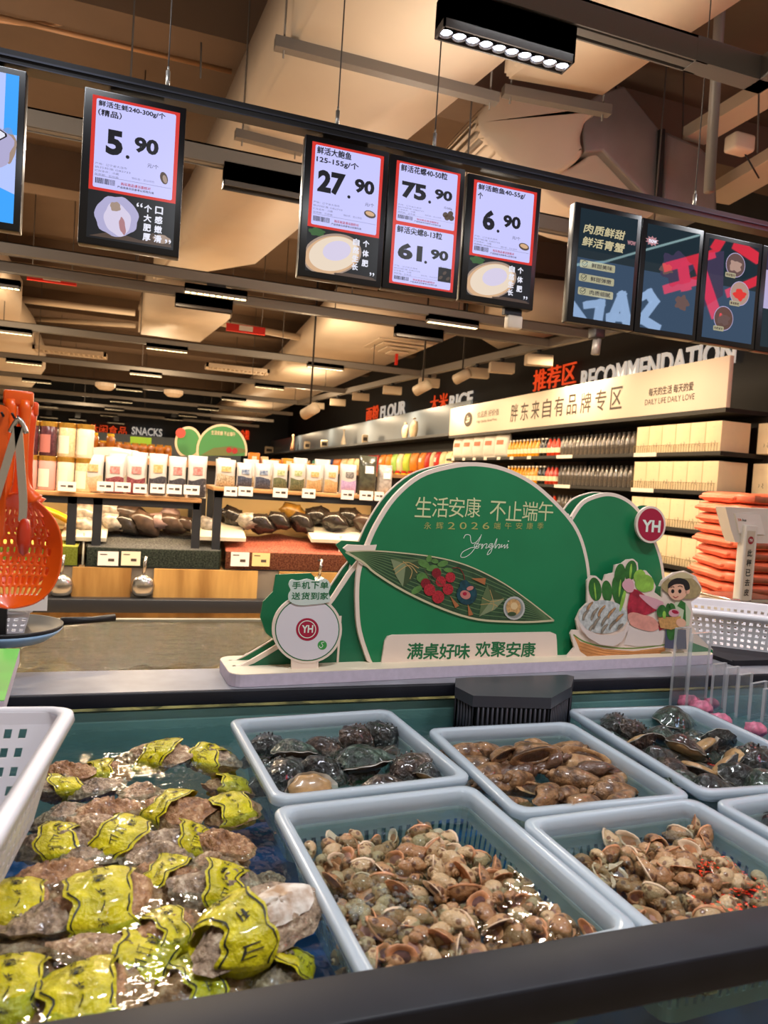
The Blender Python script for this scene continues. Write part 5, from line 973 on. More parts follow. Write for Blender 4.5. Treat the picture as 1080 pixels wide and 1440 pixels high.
b = MB(); G = lambda m, pts, k, sm=0: px_flat(b, m, [z4(*p) for p in pts], k, sm, base=FB); E = lambda m, x, y, rx, ry, k, ro=0: px_ell(b, m, *z4(x, y), rx/3.6, ry/3.6, k, ro, base=FB)
G(m_wood, [(95, 765), (130, 800), (250, 838), (400, 848), (560, 828), (560, 868), (440, 878), (180, 886), (130, 850)], 1); px_line(b, m_boatg, [z4(*p) for p in ((95, 765), (150, 800), (250, 826), (400, 834), (565, 815))], .004, 2, base=FB); 
for k in range(3): px_line(b, mat('boat_line', '#a86a38', .5), [z4(*p) for p in ((125, 805+k*18), (250, 845+k*13), (400, 856+k*8), (555, 842+k*9))], .0016, 2, base=FB)
G(m_sg, [(683, 800), (800, 842), (800, 862), (672, 865)], 2); b.build('boat_print', None, t)
b = MB()
for x, y, rx, ry, ro in ((205, 535, 32, 60, -.15), (265, 545, 26, 55, -.1), (330, 465, 28, 60, .1), (385, 440, 30, 52, .2), (320, 540, 30, 75, -.1)): E(m_veg, x, y, rx, ry, 3+.002*x, ro)
for x, y, rx, ry, ro in ((345, 590, 9, 60, .25), (330, 530, 5, 45, .1), (385, 445, 6, 40, .1), (205, 545, 4, 45, -.1), (455, 505, 48, 45, 0), (430, 470, 30, 35, .3), (480, 520, 22, 25, 0)): E(m_veg2, x, y, rx, ry, 4+.002*x, ro)
b.build('vegetable_print', None, t)
b = MB(); E(m_ice, 245, 675, 125, 85, 4); G(m_bowl, [(118, 680), (135, 735), (170, 780), (230, 815), (300, 824), (340, 800), (372, 740), (380, 690), (350, 745), (300, 768), (220, 765), (160, 738), (132, 705)], 22)
m_shd = mat('shrimp_shade', '#5f564c', .5)
for i, (x, y, l, ro) in enumerate(((180, 625, 70, -.95), (160, 665, 70, -1.0), (205, 660, 85, -.95), (240, 645, 80, -.9), (215, 705, 85, -.95), (260, 690, 85, -.85), (290, 655, 80, -.8), (255, 735, 70, -.85), (300, 710, 85, -.75), (330, 680, 70, -.7), (190, 735, 60, -1.0), (335, 725, 50, -.7))):
    A_ = [z4(x+l*k*math.cos(-ro)*.7-10*(1-4*k*k)*math.sin(-ro)-l*.0, y-l*k*math.sin(-ro)*.9) for k in (-.5, -.25, 0, .25, .5)]
    px_line(b, m_shd, A_, [.0115*math.sin(.45+2.3*q/12) for q in range(13)], 7+.5*i, 3, base=FB); px_line(b, m_shr if i % 3 else m_shr2, A_, [.0088*math.sin(.4+2.3*q/12) for q in range(13)], 7.2+.5*i, 3, base=FB)
b.build('shrimp_bowl_print', None, t)
b = MB(); G(m_bowl, [(372, 720), (365, 770), (350, 815), (420, 825), (540, 818), (558, 780), (562, 738), (480, 700)], 5); G(m_meat, [(385, 545), (370, 660), (440, 670), (500, 650), (550, 610), (480, 580), (420, 540)], 8, 3); G(m_meatl, [(345, 500), (375, 480), (400, 500), (398, 545), (370, 550), (345, 525)], 9, 3); G(m_meatl, [(430, 560), (550, 600), (520, 640), (460, 600)], 9, 3)
G(m_meatp, [(372, 660), (420, 655), (520, 700), (525, 735), (480, 748), (400, 725), (378, 700)], 10, 3); G(m_meatp, [(440, 665), (500, 680), (530, 720), (480, 700)], 11, 3); G(m_meat, [(520, 700), (560, 735), (530, 745)], 10)
b.build('meat_bowl_print', None, t)
# plain straw-hatted farm boy of the cut-out
m_straw = mat('straw_print', '#a99568', .5, var=.15, vscale=60); m_straw2 = mat('straw_light', '#cdbd90', .5); m_skin = mat('skin_print', '#e9b596', .5); m_hair = mat('hair_print', '#1d1a1c', .5); m_shirt = mat('shirt_print', '#c5cfae', .5); m_trou = mat('trouser_print', '#4d5068', .5); m_shoe = mat('shoe_print', '#8d7f62', .5); m_bask = mat('basket_print', '#c8975a', .5, var=.2, vscale=90)
b = MB(); G(m_straw, [(540, 525), (560, 490), (620, 462), (690, 475), (735, 520), (738, 555), (700, 582), (640, 580), (580, 560)], 12, 3); G(m_straw2, [(575, 485), (620, 455), (665, 452), (705, 478), (640, 480)], 13, 3); b.build('straw_hat_print', None, t)
b = MB(); G(m_shirt, [(610, 600), (660, 598), (690, 650), (680, 720), (600, 720), (600, 640)], 14); G(m_veg, [(640, 590), (662, 605), (665, 700), (645, 720), (655, 640), (620, 620)], 15); G(m_trou, [(562, 740), (665, 740), (668, 838), (618, 838), (612, 770), (604, 838), (556, 832)], 14); G(m_veg, [(570, 735), (625, 740), (600, 790), (575, 785)], 15, 3); E(m_shoe, 565, 860, 30, 12, 15); E(m_shoe, 635, 856, 22, 13, 15); b.build('clothes_print', None, t)
b = MB(); E(m_skin, 622, 545, 48, 46, 16); E(m_skin, 672, 545, 12, 15, 16); G(m_hair, [(575, 530), (580, 500), (620, 478), (670, 490), (685, 530), (662, 540), (650, 512), (610, 510), (585, 525)], 17, 3)
for x in (598, 634): E(m_hair, x, 545, 8, 10, 18)
px_line(b, m_hair, [z4(*p) for p in ((585, 528), (598, 522), (606, 526))], .002, 18, base=FB); px_line(b, m_hair, [z4(*p) for p in ((624, 522), (636, 518), (648, 524))], .002, 18, base=FB); px_line(b, m_crim, [z4(*p) for p in ((600, 570), (612, 578), (626, 570))], .0022, 18, base=FB); b.build('face_print', None, t)
b = MB(); G(m_bask, [(524, 680), (640, 672), (632, 725), (590, 740), (535, 730)], 19); 
for x, y, rx, ry, ro in ((540, 645, 22, 32, .3), (575, 640, 14, 34, 0), (595, 630, 16, 26, -.3)): E(m_veg, x, y, rx, ry, 19.5, ro)
E(m_meatl, 605, 655, 28, 20, 20); E(m_crim, 610, 650, 18, 9, 20.5, .3); E(m_veg2, 555, 665, 9, 20, 20.2); E(m_skin, 640, 705, 26, 22, 21, .4); b.build('basket_print', None, t)
# round red badge
BDG = .050; q = z4(487, 208)
b = MB(); b.use(m_sw); b.prism(SP(ell(q[0], q[1], 21, 26, 36), BDG), BDG, BDG+.008, 'y'); b.use(m_crim); b.flat(SP(ell(q[0], q[1], 18.3, 23, 36), BDG), BDG-.0006); y = BDG-.001; b.use(m_wink); a = S(q[0]-13, q[1]+10, y); e = S(q[0]+13, q[1]+10, y); letters(b, 'YH', a[0], a[1], w=e[0]-a[0], h=.0385, y=y, bold=.035); b.build('round_badge', None, t)
b = MB(); b.use(m_sgb); b.prism(SP(ell(q[0]-8, q[1]-2, 20, 25, 30), .135), .145, .15, 'y'); b.build('back_badge_panel', None, t)
for u in (.3, .75, 1.3): b = MB(); b.prism([(.077, BH), (.14, BH), (.14, .14), (.077, .16)], u, u+.006, 'x'); b.build('brace', m_sw, t)
# ================================================================== tanks
WZ = .85; TX0, TX1 = -1.3, 3.4
m_rail = mat('rail_anodised', '#1b1c24', .5, 0, var=.15, vscale=14, spec=.35); m_teal = mat('tank_teal', '#1d5c9a', .5, var=.15, vscale=4); m_tank2 = mat('tank_bed_brown', '#4a4030', .6, var=.5, vscale=11, col2='#c2ab7c', bump=.4, bscale=12)
m_glass = clear('tank_glass', '#dfeeea', .02)
m_water = clear('water_clear', '#e6f0f0', .02, 1, .5, 17, dist=.01); m_water2 = clear('water_ripple', '#dad8c8', .03, 1, 1.0, 13, stretch=(1, 2.0, 1), dist=.035, body=.27, bodycol='#8f7c56')  # tan body puts the reflection of the lit oak into the second water
t = thing('seafood_tank', 'front seafood tank with dark metal rails, full of floating trays and oysters', 'tank', (0, 0, 0))
b = MB(); b.rbox(TX0, TX1, .645, .716, .874, .92, .004); b.build('front_rail', m_rail, t)
b = MB(); b.rbox(TX0, TX1, 1.742, 1.945, .886, .92, .004); b.build('divider_rail', m_rail, t)
b = MB(); b.box(TX0, TX1, 1.75, 1.94, .9195, .9212); b.build('divider_top_sheen', mat('sheen_grey', '#8a8a92', .4, 0, var=.2, vscale=7), t)  # paler sheet on the dark rail: its grey reflection put into the colour
b = MB(); b.box(TX0, TX1, .66, .672, .58, .876); b.build('front_pane', m_glass, t)
b = MB(); b.box(TX0, TX1, 1.75, 1.762, .58, .888); b.build('rear_pane', m_glass, t)
b = MB(); b.box(TX0, TX1, .65, 1.93, .56, .58); b.build('tank_floor', m_teal, t)
b = MB(); b.box(TX0, TX1, .65, 1.93, .0, .56); b.build('tank_plinth', m_black, t)
b = MB(); b.box(TX0, TX1, 1.763, 1.775, .58, .87); b.build('rear_liner', mat('liner_pale', '#d3dde2', .3, var=.12, vscale=5), t)
b = MB(); b.add([(TX0, .673, WZ), (TX1, .673, WZ), (TX1, 1.749, WZ), (TX0, 1.749, WZ)], [(0, 1, 2, 3)], False); o = b.build('tank_water', m_water); tag(o, 'rippled clear water filling the front seafood tank', 'water', kind='stuff')
t = thing('seafood_tank', 'second tank of rippling water behind the divider, brown reflection put into its colour', 'tank', (0, 0, 0))
b = MB(); b.box(TX0, TX1, 2.80, 2.83, .5, .878); b.build('rear_wall', mat('liner_grey', '#8a8674', .4, var=.2, vscale=5), t)
b = MB(); b.smooth = True; b.grid(lambda u, v: (TX0+(TX1-TX0)*u, 1.946+.853*v, .70+.05*noise.noise(Vector((u*30, v*6, 3)))+.03*noise.noise(Vector((u*80, v*18, 5)))), 160, 40); b.build('tank_bed', m_tank2, t)
b = MB(); b.box(TX0, TX1, 1.945, 2.84, 0, .64); b.build('tank_plinth', m_black, t)
b = MB(); b.add([(TX0, 1.947, .87), (TX1, 1.947, .87), (TX1, 2.799, .87), (TX0, 2.799, .87)], [(0, 1, 2, 3)], False); tag(b.build('tank_water', m_water2), 'rippling water of the second tank, brownish reflection put into its colour', 'water', kind='stuff')

# ------------------------------------------------------------------ floating trays
m_tray = clear('tray_plastic', '#eef6f8', .22, 1, 0, body=.68, bodycol='#e6eef6'); m_trw = clear('tray_wall', '#e4f0f0', .2, 1, 0, body=.34, bodycol='#d5e6e4')
def loop(w, d, r, n=7):
    P = []
    for cx, cy, a in ((w/2-r, d/2-r, 0), (-w/2+r, d/2-r, 90), (-w/2+r, -d/2+r, 180), (w/2-r, -d/2+r, 270)): P += [(cx+r*math.cos(math.radians(a+90*i/n)), cy+r*math.sin(math.radians(a+90*i/n))) for i in range(n+1)]
    return P
def dense(P, step):
    Q = []
    for i in range(len(P)):
        a, b_ = P[i], P[(i+1) % len(P)]; l = math.hypot(b_[0]-a[0], b_[1]-a[1]); n = max(1, int(round(l/step)))
        Q += [(a[0]+(b_[0]-a[0])*k/n, a[1]+(b_[1]-a[1])*k/n) for k in range(n)]
    return Q
def tray(label, cx, cy, w, d, yaw, h=.15, lip=.021):
    t = thing('seafood_tray', label, 'tray', (cx, cy, WZ+.032), rz=yaw, group='white seafood trays floating in the front tank')
    # rim: rolled lip
    prof = [(0, -.016), (0, -.003), (.003, .0), (lip-.004, .0), (lip, -.004), (lip+.002, -.03)]; b = MB(); b.smooth = True; base = dense(loop(w, d, .028), .03); V = []; n = len(base)
    for off, z in prof:
        sx = (w-2*off)/w; sy = (d-2*off)/d; V += [(x*sx, y*sy, z) for x, y in base]
    b.add(V, [(j*n+i, j*n+(i+1) % n, (j+1)*n+(i+1) % n, (j+1)*n+i) for j in range(len(prof)-1) for i in range(n)], True); o = b.build('rim', m_tray, t); o.modifiers.new('thickness', 'SOLIDIFY').thickness = .003
    # slotted walls
    b = MB(); lv = [0, .18, .26, .5, .56, .8, 1]; w0, d0 = w-2*lip-.004, d-2*lip-.004; base = dense(loop(w0, d0, .022, 5), .0085); n = len(base); V = []
    for k in lv: sx = 1-(.05/w0)*k; sy = 1-(.05/d0)*k; V += [(x*sx, y*sy, -.028-k*(h-.03)) for x, y in base]
    F = []
    for j in range(len(lv)-1):
        for i in range(n):
            if j in (1, 2, 4) and i % 2 == 0 and not (j == 2 and False): continue
            F.append((j*n+i, j*n+(i+1) % n, (j+1)*n+(i+1) % n, (j+1)*n+i))
    b.add(V, F, False); o = b.build('slotted_wall', m_trw, t); o.modifiers.new('thickness', 'SOLIDIFY').thickness = .002
    b = MB(); P = loop(w0-.05, d0-.05, .03); b.prism(P, -h, -h+.003, 'z'); b.build('tray_floor', m_trw, t)
    return t
TR = [('rear left white tray holding dark abalones', .4215, 1.450, .402, .432, .075), ('rear middle white tray holding brown whelks', .842, 1.312, .388, .436, .0), ('big front white tray of spotted snails in the middle', .4415, .975, .392, .47, .07),
      ('rear right white tray piled with dark abalones', 1.275, 1.355, .40, .52, -.04), ('front right white tray of spotted snails', .845, .905, .39, .36, .05), ('white tray at the right edge, mostly cut off', 1.262, .905, .39, .36, .06)]
for a in TR: tray(*a)
def intray(i, u, v, z):                     # u, v in -1..1 of the tray interior
    _, cx, cy, w, d, yw = TR[i]; x = u*(w-.075)/2; y = v*(d-.075)/2; return Vector((cx+x*math.cos(yw)-y*math.sin(yw), cy+x*math.sin(yw)+y*math.cos(yw), z))

# ------------------------------------------------------------------ spotted snails
def shell_mat(name, base, spot, scale, thr, rough=.35):
    m = mat(name, base, rough, coat=.4, bump=.45, bscale=170); nt = m.node_tree; N = nt.nodes; L = nt.links; tc = N.new('ShaderNodeTexCoord'); v = N.new('ShaderNodeTexVoronoi'); v.inputs['Scale'].default_value = scale; L.new(tc.outputs['Object'], v.inputs['Vector'])
    r = N.new('ShaderNodeValToRGB'); r.color_ramp.elements[0].position = thr-.06; r.color_ramp.elements[0].color = C(spot); r.color_ramp.elements[1].position = thr+.06; r.color_ramp.elements[1].color = C(base); L.new(v.outputs['Distance'], r.inputs['Fac']); L.new(r.outputs['Color'], N['Principled BSDF'].inputs['Base Color']); return m
m_sn = [shell_mat('snail_shell_cream', '#b08459', '#6b452c', 75, .34), shell_mat('snail_shell_tan', '#9f7148', '#5e3a24', 70, .36), shell_mat('snail_shell_pale', '#c4a47a', '#7a5334', 80, .33)]
m_ft = [mat('snail_foot_orange', '#c98a5e', .4, var=.2, vscale=80, coat=.4), mat('snail_foot_rose', '#b98070', .4, var=.25, vscale=80, coat=.4), mat('snail_lip', '#e2c3a2', .4, coat=.4)]
def conch(turns=3.2, spire=.62, fat=.34, el=1.35, seg=12, step=14, flare=1.25, canal=.25):
    """spiral shell, unit length along x, aperture side -z..; returns rings"""
    rings = []; n = int(turns*step)
    for i in range(n+1):
        s = i/n; th = 2*math.pi*turns*s; g = math.exp(2.3*(s-1)); R = fat*.62*g; r = fat*.66*g*(flare if s > .96 else 1); x = spire*(1-g)+.12
        ring = []
        for k in range(seg):
            a = 2*math.pi*k/seg; rr = R+r*math.cos(a); ex = el*(1.25 if math.sin(a) < 0 else .85)*(1+canal*(s > .8))
            ring.append((x+r*ex*math.sin(a)-.25, rr*math.cos(th), rr*math.sin(th)))
        rings.append(ring)
    return rings
def shell_thing(name, label, cat, size, sm, fm, group=None, lipm=None, lip=1.0, **kw):
    t = thing(name, label, cat, group=group); R = conch(**kw); b = MB(); b.smooth = True; seg = len(R[0]); V = [(x*size, y*size, z*size) for r in R for x, y, z in r]; n = len(R)
    b.add(V, [(i*seg+k, i*seg+(k+1) % seg, (i+1)*seg+(k+1) % seg, (i+1)*seg+k) for i in range(n-1) for k in range(seg)], True); b.build('shell', sm, t)
    last = [Vector(p)*size for p in R[-1]]; c = sum(last, Vector())/seg; prev = [Vector(p)*size for p in R[-3]]; nn = (c-sum(prev, Vector())/seg).normalized(); b = MB(); b.smooth = True
    V = []
    for k, (sc_, off) in enumerate(((1.04, .0), (1.04+.12*lip, .07*lip), (1.02, .09*lip), (.78, .02), (.6, -.06))): V += [tuple(c+(p-c)*sc_+nn*off*size*(.8+.25*math.sin(j*2.3))) for j, p in enumerate(last)]
    F = [(i*seg+k, i*seg+(k+1) % seg, (i+1)*seg+(k+1) % seg, (i+1)*seg+k) for i in range(4) for k in range(seg)]; b.add(V, F, True)
    b.build('aperture_lip', lipm or fm, t); b = MB(); b.smooth = True; b.add([tuple(c+(p-c)*.66-nn*.03*size) for p in last]+[tuple(c-nn*.0*size)], [(k, (k+1) % seg, seg) for k in range(seg)], True); b.build('foot', fm, t); return t
snp = {}
for k in range(6): snp[k] = shell_thing('spotted_snail', 'x', 'snail', .043, m_sn[k % 3], [mat('snail_plug', '#6b4a44', .4, var=.3, vscale=90, coat=.5), m_ft[1], m_ft[0]][k % 3], lipm=[m_ft[0], m_ft[2], m_ft[0]][k//2], turns=3.0+.1*k, fat=.33+.012*(k % 3), flare=1.15+.1*(k % 2))
rs = random.Random(11); cntS = 0
def heap_spots(i, nx, ny, v0, top=0):
    P = []
    for a in range(nx):
        for c in range(ny):
            u = -1+2*(a+.5+(.5 if c % 2 else 0)*.8)/nx+rs.uniform(-.06, .06); v = v0+(1-v0)*(c+.5)/ny+rs.uniform(-.05, .05)
            if abs(u) > 1 or abs(v) > 1: continue
            P.append((u, v))
    return P
def snail_heap(i, nx, ny, label, group, hole, v0=-1, zb=.802):
    global cntS
    for (u, v) in heap_spots(i, nx, ny, v0):
        if hole(u, v): continue
        m = .5+.5*math.sin(u*3.1+1)*math.cos(v*2.7); z = zb+.028*m+rs.uniform(-.004, .008)
        key = rs.randrange(6); loc = intray(i, u, v, z); rot = (rs.uniform(0, 6.28), rs.uniform(-.5, .5), rs.uniform(0, 6.28)); s = rs.uniform(.8, 1.12)
        if key in snu: dup(snp[key], loc, rot, s, label, group)
        else: snu.add(key); o = snp[key]; o.location = loc; o.rotation_euler = rot; o.scale = (s, s, s); o['label'] = label; o['group'] = group
        cntS += 1
snu = set()
snail_heap(2, 13, 14, 'brown spotted snail in the heap in the big middle front tray', 'spotted snails in the middle front tray', lambda u, v: (u > .55 and v > .15 and u+v > 1.0) or (v > .86 and u < .3), zb=.822)
snail_heap(4, 12, 10, 'brown spotted snail in the heap in the front right tray', 'spotted snails in the front right tray', lambda u, v: (v > .8 and u < -.3) or (u > .2 and abs(u-.35) < .18 and abs(v-.0) < .14), zb=.822)
print('snails', cntS)
def under_layer(i, nm, label, zz, n):
    b = MB(); R = conch(turns=2.6, step=9, seg=8); seg = 8
    for q in range(n):
        M = rotm(rs.uniform(0, 6), rs.uniform(-.5, .5), rs.uniform(0, 6)); c = intray(i, rs.uniform(-.95, .95), rs.uniform(-.95, .85), zz+rs.uniform(-.01, .012)); V = [tuple(c+M @ (Vector(p)*.044)) for r in R for p in r]
        b.use(m_sn[q % 3]); b.add(V, [(a*seg+k, a*seg+(k+1) % seg, (a+1)*seg+(k+1) % seg, (a+1)*seg+k) for a in range(len(R)-1) for k in range(seg)], True)
    tag(b.build(nm, None, recalc=False), label, 'snails', kind='stuff')
under_layer(2, 'snail_heap', 'lower layers of the snail heap in the middle front tray', .782, 150); under_layer(4, 'snail_heap', 'lower layers of the snail heap in the front right tray', .782, 110)
# ------------------------------------------------------------------ whelks
m_wh = [mat('whelk_brown', '#4f3624', .35, var=.4, vscale=55, coat=.5, col2='#a67c54', bump=.7, bscale=90), mat('whelk_dark', '#4d3628', .3, coat=.6, var=.4, vscale=40, col2='#6a4a36', bump=.5, bscale=90), mat('whelk_tan', '#8a5f3c', .35, coat=.5, col2='#c49a6c', vscale=55, bump=.6, bscale=90)]
whp = {k: shell_thing('whelk', 'x', 'whelk', .10, m_wh[k], m_wh[1], lipm=m_wh[(k+2) % 3], lip=.15, turns=3.4, fat=.205, spire=.74, el=1.85, step=16, flare=1.0, canal=.7) for k in range(3)}
whu = set(); k = 0; wl_ = ['first', 'second', 'third', 'fourth', 'fifth', 'sixth']
for r in range(6):
    for c in range(5):
        u = -.86+1.72*c/4+rs.uniform(-.1, .1); v = -.92+1.62*r/5+rs.uniform(-.07, .07)
        if u > .7 and v < -.5: u -= .2
        key = 1 if (c, r) in ((3, 2), (2, 3), (1, 3)) else rs.choice((0, 0, 2)); z = .835+.018*math.cos(u*1.4)+rs.uniform(-.004, .01)+(.016 if (c, r) in ((3, 2), (2, 3)) else 0)
        loc = intray(1, u, v, z); rot = (rs.uniform(0, 6.28), rs.uniform(-.25, .25), rs.uniform(-.6, .6)+(3.14 if rs.random() < .5 else 0)); s = rs.uniform(1.05, 1.35)
        lb = '%s whelk in the rear middle tray, %s row from front, %s from left' % ('brown' if key != 1 else 'dark glossy', wl_[r], wl_[c])
        if key in whu: dup(whp[key], loc, rot, s, lb, 'whelks in the rear middle tray')
        else: whu.add(key); o = whp[key]; o.location = loc; o.rotation_euler = rot; o['label'] = lb; o['group'] = 'whelks in the rear middle tray'
# ------------------------------------------------------------------ abalones
def aba_mat(name, a, b_, c_): 
    m = mat(name, a, .28, coat=.7, bump=1.0, bscale=85); nt = m.node_tree; N = nt.nodes; L = nt.links; tc = N.new('ShaderNodeTexCoord'); w_ = N.new('ShaderNodeTexNoise'); w_.inputs['Scale'].default_value = 45; w_.inputs['Detail'].default_value = 6; w_.inputs['Roughness'].default_value = .7; L.new(tc.outputs['Object'], w_.inputs['Vector'])
    r = N.new('ShaderNodeValToRGB'); e = r.color_ramp.elements; e[0].position = .36; e[0].color = C(a); e[1].position = .7; e[1].color = C(c_); x = e.new(.54); x.color = C(b_); L.new(w_.outputs['Fac'], r.inputs['Fac']); L.new(r.outputs['Color'], N['Principled BSDF'].inputs['Base Color']); return m
m_ab = [aba_mat('abalone_green', '#0f1412', '#24352c', '#7f9486'), aba_mat('abalone_brown', '#16100d', '#3a2a22', '#8f7868'), aba_mat('abalone_dark', '#0b0c0c', '#1b1d1c', '#6d736f')]
m_abf = [mat('abalone_foot_tan', '#b08a5c', .35, var=.25, vscale=50, coat=.5), mat('abalone_foot_dark', '#4a3626', .35, var=.3, vscale=50, coat=.5)]; m_nac = mat('nacre', '#cfc9bd', .25, coat=.5)
def abalone(sz, sm, fm):
    t = thing('abalone', 'x', 'abalone'); b = MB(); b.smooth = True
    def fn(u, v):
        a = 2*math.pi*u; k = v; rx = sz*.5*(1+.06*math.cos(a)); ry = sz*.36*(1+.1*math.sin(a+.6)); h = sz*.26*(1-k**1.9); rib = 1+.035*math.sin(a*11+k*5); cx = -sz*.12*(1-k)
        j = .035*sz*noise.noise(Vector((math.cos(a)*3*k, math.sin(a)*3*k, sz*50+7))); return (cx+rx*k*rib*math.cos(a), ry*k*rib*math.sin(a), h+j*(.3+k))
    b.grid(fn, 40, 14, True); 
    b.build('shell', sm, t)
    b = MB(); b.smooth = True; b.grid(lambda u, v: (lambda p: (p[0]*.985, p[1]*.985, p[2]-sz*.022))(fn(u, v)), 40, 8, True); b.build('nacre_lining', m_nac, t)
    b = MB(); b.smooth = True
    b.grid(lambda u, v: (sz*.42*math.cos(2*math.pi*u)*math.sin(math.pi*v)*(1+.05*math.sin(u*50)), sz*.29*math.sin(2*math.pi*u)*math.sin(math.pi*v)*(1+.05*math.sin(u*50)), -sz*.02+sz*.12*math.cos(math.pi*v)), 30, 10, True); o = b.build('foot', fm, t)
    b = MB()
    for k in range(5): a = .5+.28*k; b.cyl((sz*.36*math.cos(a), sz*.27*math.sin(a), sz*.1), (sz*.37*math.cos(a), sz*.28*math.sin(a), sz*.155), sz*.022, 8, sz*.015)
    b.build('breathing_pores', sm, t); return t
abp = [abalone(.115, m_ab[0], m_abf[1]), abalone(.105, m_ab[1], m_abf[0]), abalone(.11, m_ab[2], m_abf[0])]
# rear left tray: (px, py, key, tilt x, tilt y, yaw, scale, phrase)
A1 = [(372, 1040, 2, .3, -.2, .5, .8, 'knobbly dark abalone in the back left corner of the rear left tray'), (415, 1050, 0, -.5, .2, .2, .95, 'green ribbed abalone left of centre in the rear left tray'), (455, 1042, 1, .2, .1, -.4, .8, 'brown abalone behind the green one in the rear left tray'),
      (505, 1030, 1, .6, .1, .3, 1, 'brown ridged abalone at the back of the rear left tray'), (540, 1028, 2, .7, .3, -.3, .95, 'dark ridged abalone in the back right of the rear left tray'), (510, 1063, 0, -.35, .0, .3, 1.2, 'largest green abalone in the middle of the rear left tray'),
      (575, 1072, 1, -.2, -.3, .6, 1.1, 'brown and teal abalone at the right of the rear left tray'), (602, 1080, 2, .1, .4, 1.2, .8, 'dark abalone at the right end of the rear left tray'), (437, 1102, 1, -2.2, .1, .1, .95, 'upturned abalone showing its brown foot at the front of the rear left tray'),
      (400, 1080, 2, .1, -.3, 1, .95, 'dark bubbly abalone at the left of the rear left tray'), (455, 1075, 2, .3, .2, -.5, .9, 'dark abalone in the middle left of the rear left tray'), (540, 1098, 1, .0, .0, .3, .9, 'pale sunken abalone at the front right of the rear left tray')]
A4 = [(868, 1012, 2, .5, -.2, .3, .9, 'black ridged abalone in the back left corner of the rear right tray'), (893, 1018, 1, .6, .3, -.2, .8, 'amber edged abalone at the back of the rear right tray'), (948, 1004, 0, .1, .1, .4, 1.2, 'big barnacled green abalone standing highest in the rear right tray'),
      (900, 1035, 1, 2.3, .1, .3, .9, 'pale lipped abalone at the left of the rear right tray'), (930, 1028, 0, .2, .4, 1, .9, 'dark green abalone under the barnacled one in the rear right tray'), (925, 1058, 2, -.4, .1, .5, 1, 'black abalone left of centre in the rear right tray'),
      (965, 1045, 1, -.5, .4, -.4, 1, 'purple brown striped abalone in the centre of the rear right tray'), (990, 1040, 1, 2.6, -.2, .4, .85, 'cream fleshed abalone turned over right of centre in the rear right tray'), (1010, 1032, 2, 2.0, .2, -.2, .8, 'dark hollow abalone at the back right of the rear right tray'),
      (1035, 1055, 1, 2.5, .1, 1.0, .95, 'abalone showing a smooth tan foot in the rear right tray'), (1060, 1062, 2, .4, -.4, .2, 1, 'black abalone leaning on the right wall of the rear right tray'), (950, 1075, 1, .3, -.2, 1.3, .9, 'brown speckled abalone in the middle of the rear right tray'),
      (985, 1075, 1, 2.8, .3, -.5, .9, 'upturned cream and brown abalone near the front of the rear right tray'), (1015, 1072, 1, 2.2, -.4, .3, .95, 'curled brown footed abalone near the front of the rear right tray'), (965, 1094, 0, -.3, .1, .1, .95, 'teal edged abalone at the front left of the rear right tray'),
      (1000, 1102, 2, -.2, .1, .3, 1.1, 'long black ribbed abalone at the front of the rear right tray'), (1045, 1085, 2, .2, .2, -.3, 1, 'speckled black abalone at the front right of the rear right tray'), (1072, 1095, 0, -.6, .4, .9, 1.1, 'green grey abalone at the right edge of the rear right tray')]
A6 = [(1045, 1140, 2, -.2, .1, .3, 1, 'black abalone with a red glint in the tray at the right edge'), (1075, 1150, 2, .3, .2, -.3, 1, 'second black abalone in the tray at the right edge'), (1040, 1125, 1, .2, .1, .8, .8, 'tan abalone at the back of the tray at the right edge')]
abu = set()
for lst, zz, g in ((A1, .853, 'abalones in the rear left tray'), (A4, .858, 'abalones in the rear right tray'), (A6, .83, 'abalones in the tray at the right edge')):
    for px, py, key, rx, ry, rz, s, lb in lst:
        loc = atZ(px, py+6, zz); loc.z = zz-.006; s *= 1.1
        if key in abu: dup(abp[key], loc, (rx, ry, rz), s, lb, g)
        else: abu.add(key); o = abp[key]; o.location = loc; o.rotation_euler = (rx, ry, rz); o.scale = (s, s, s); o['label'] = lb; o['group'] = g
for i, rows_, g in ((0, (3, 4), 'rear left tray'), (3, (4, 4), 'rear right tray'), (5, (3, 2), 'tray at the right edge')):
    for r in range(rows_[0]):
        for c in range(rows_[1]):
            dup(abp[(r*2+c) % 3], intray(i, -.8+1.6*c/(rows_[1]-1)+rs.uniform(-.1, .1), -.8+1.5*r/(rows_[0]-1)+rs.uniform(-.1, .1), .822), (rs.uniform(-.4, .4), rs.uniform(-.4, .4), rs.uniform(0, 6)), 1.0, 'deep lying abalone, %s, %s row, %s from left' % (g, wl_[r], wl_[c]), 'abalones in the '+g)
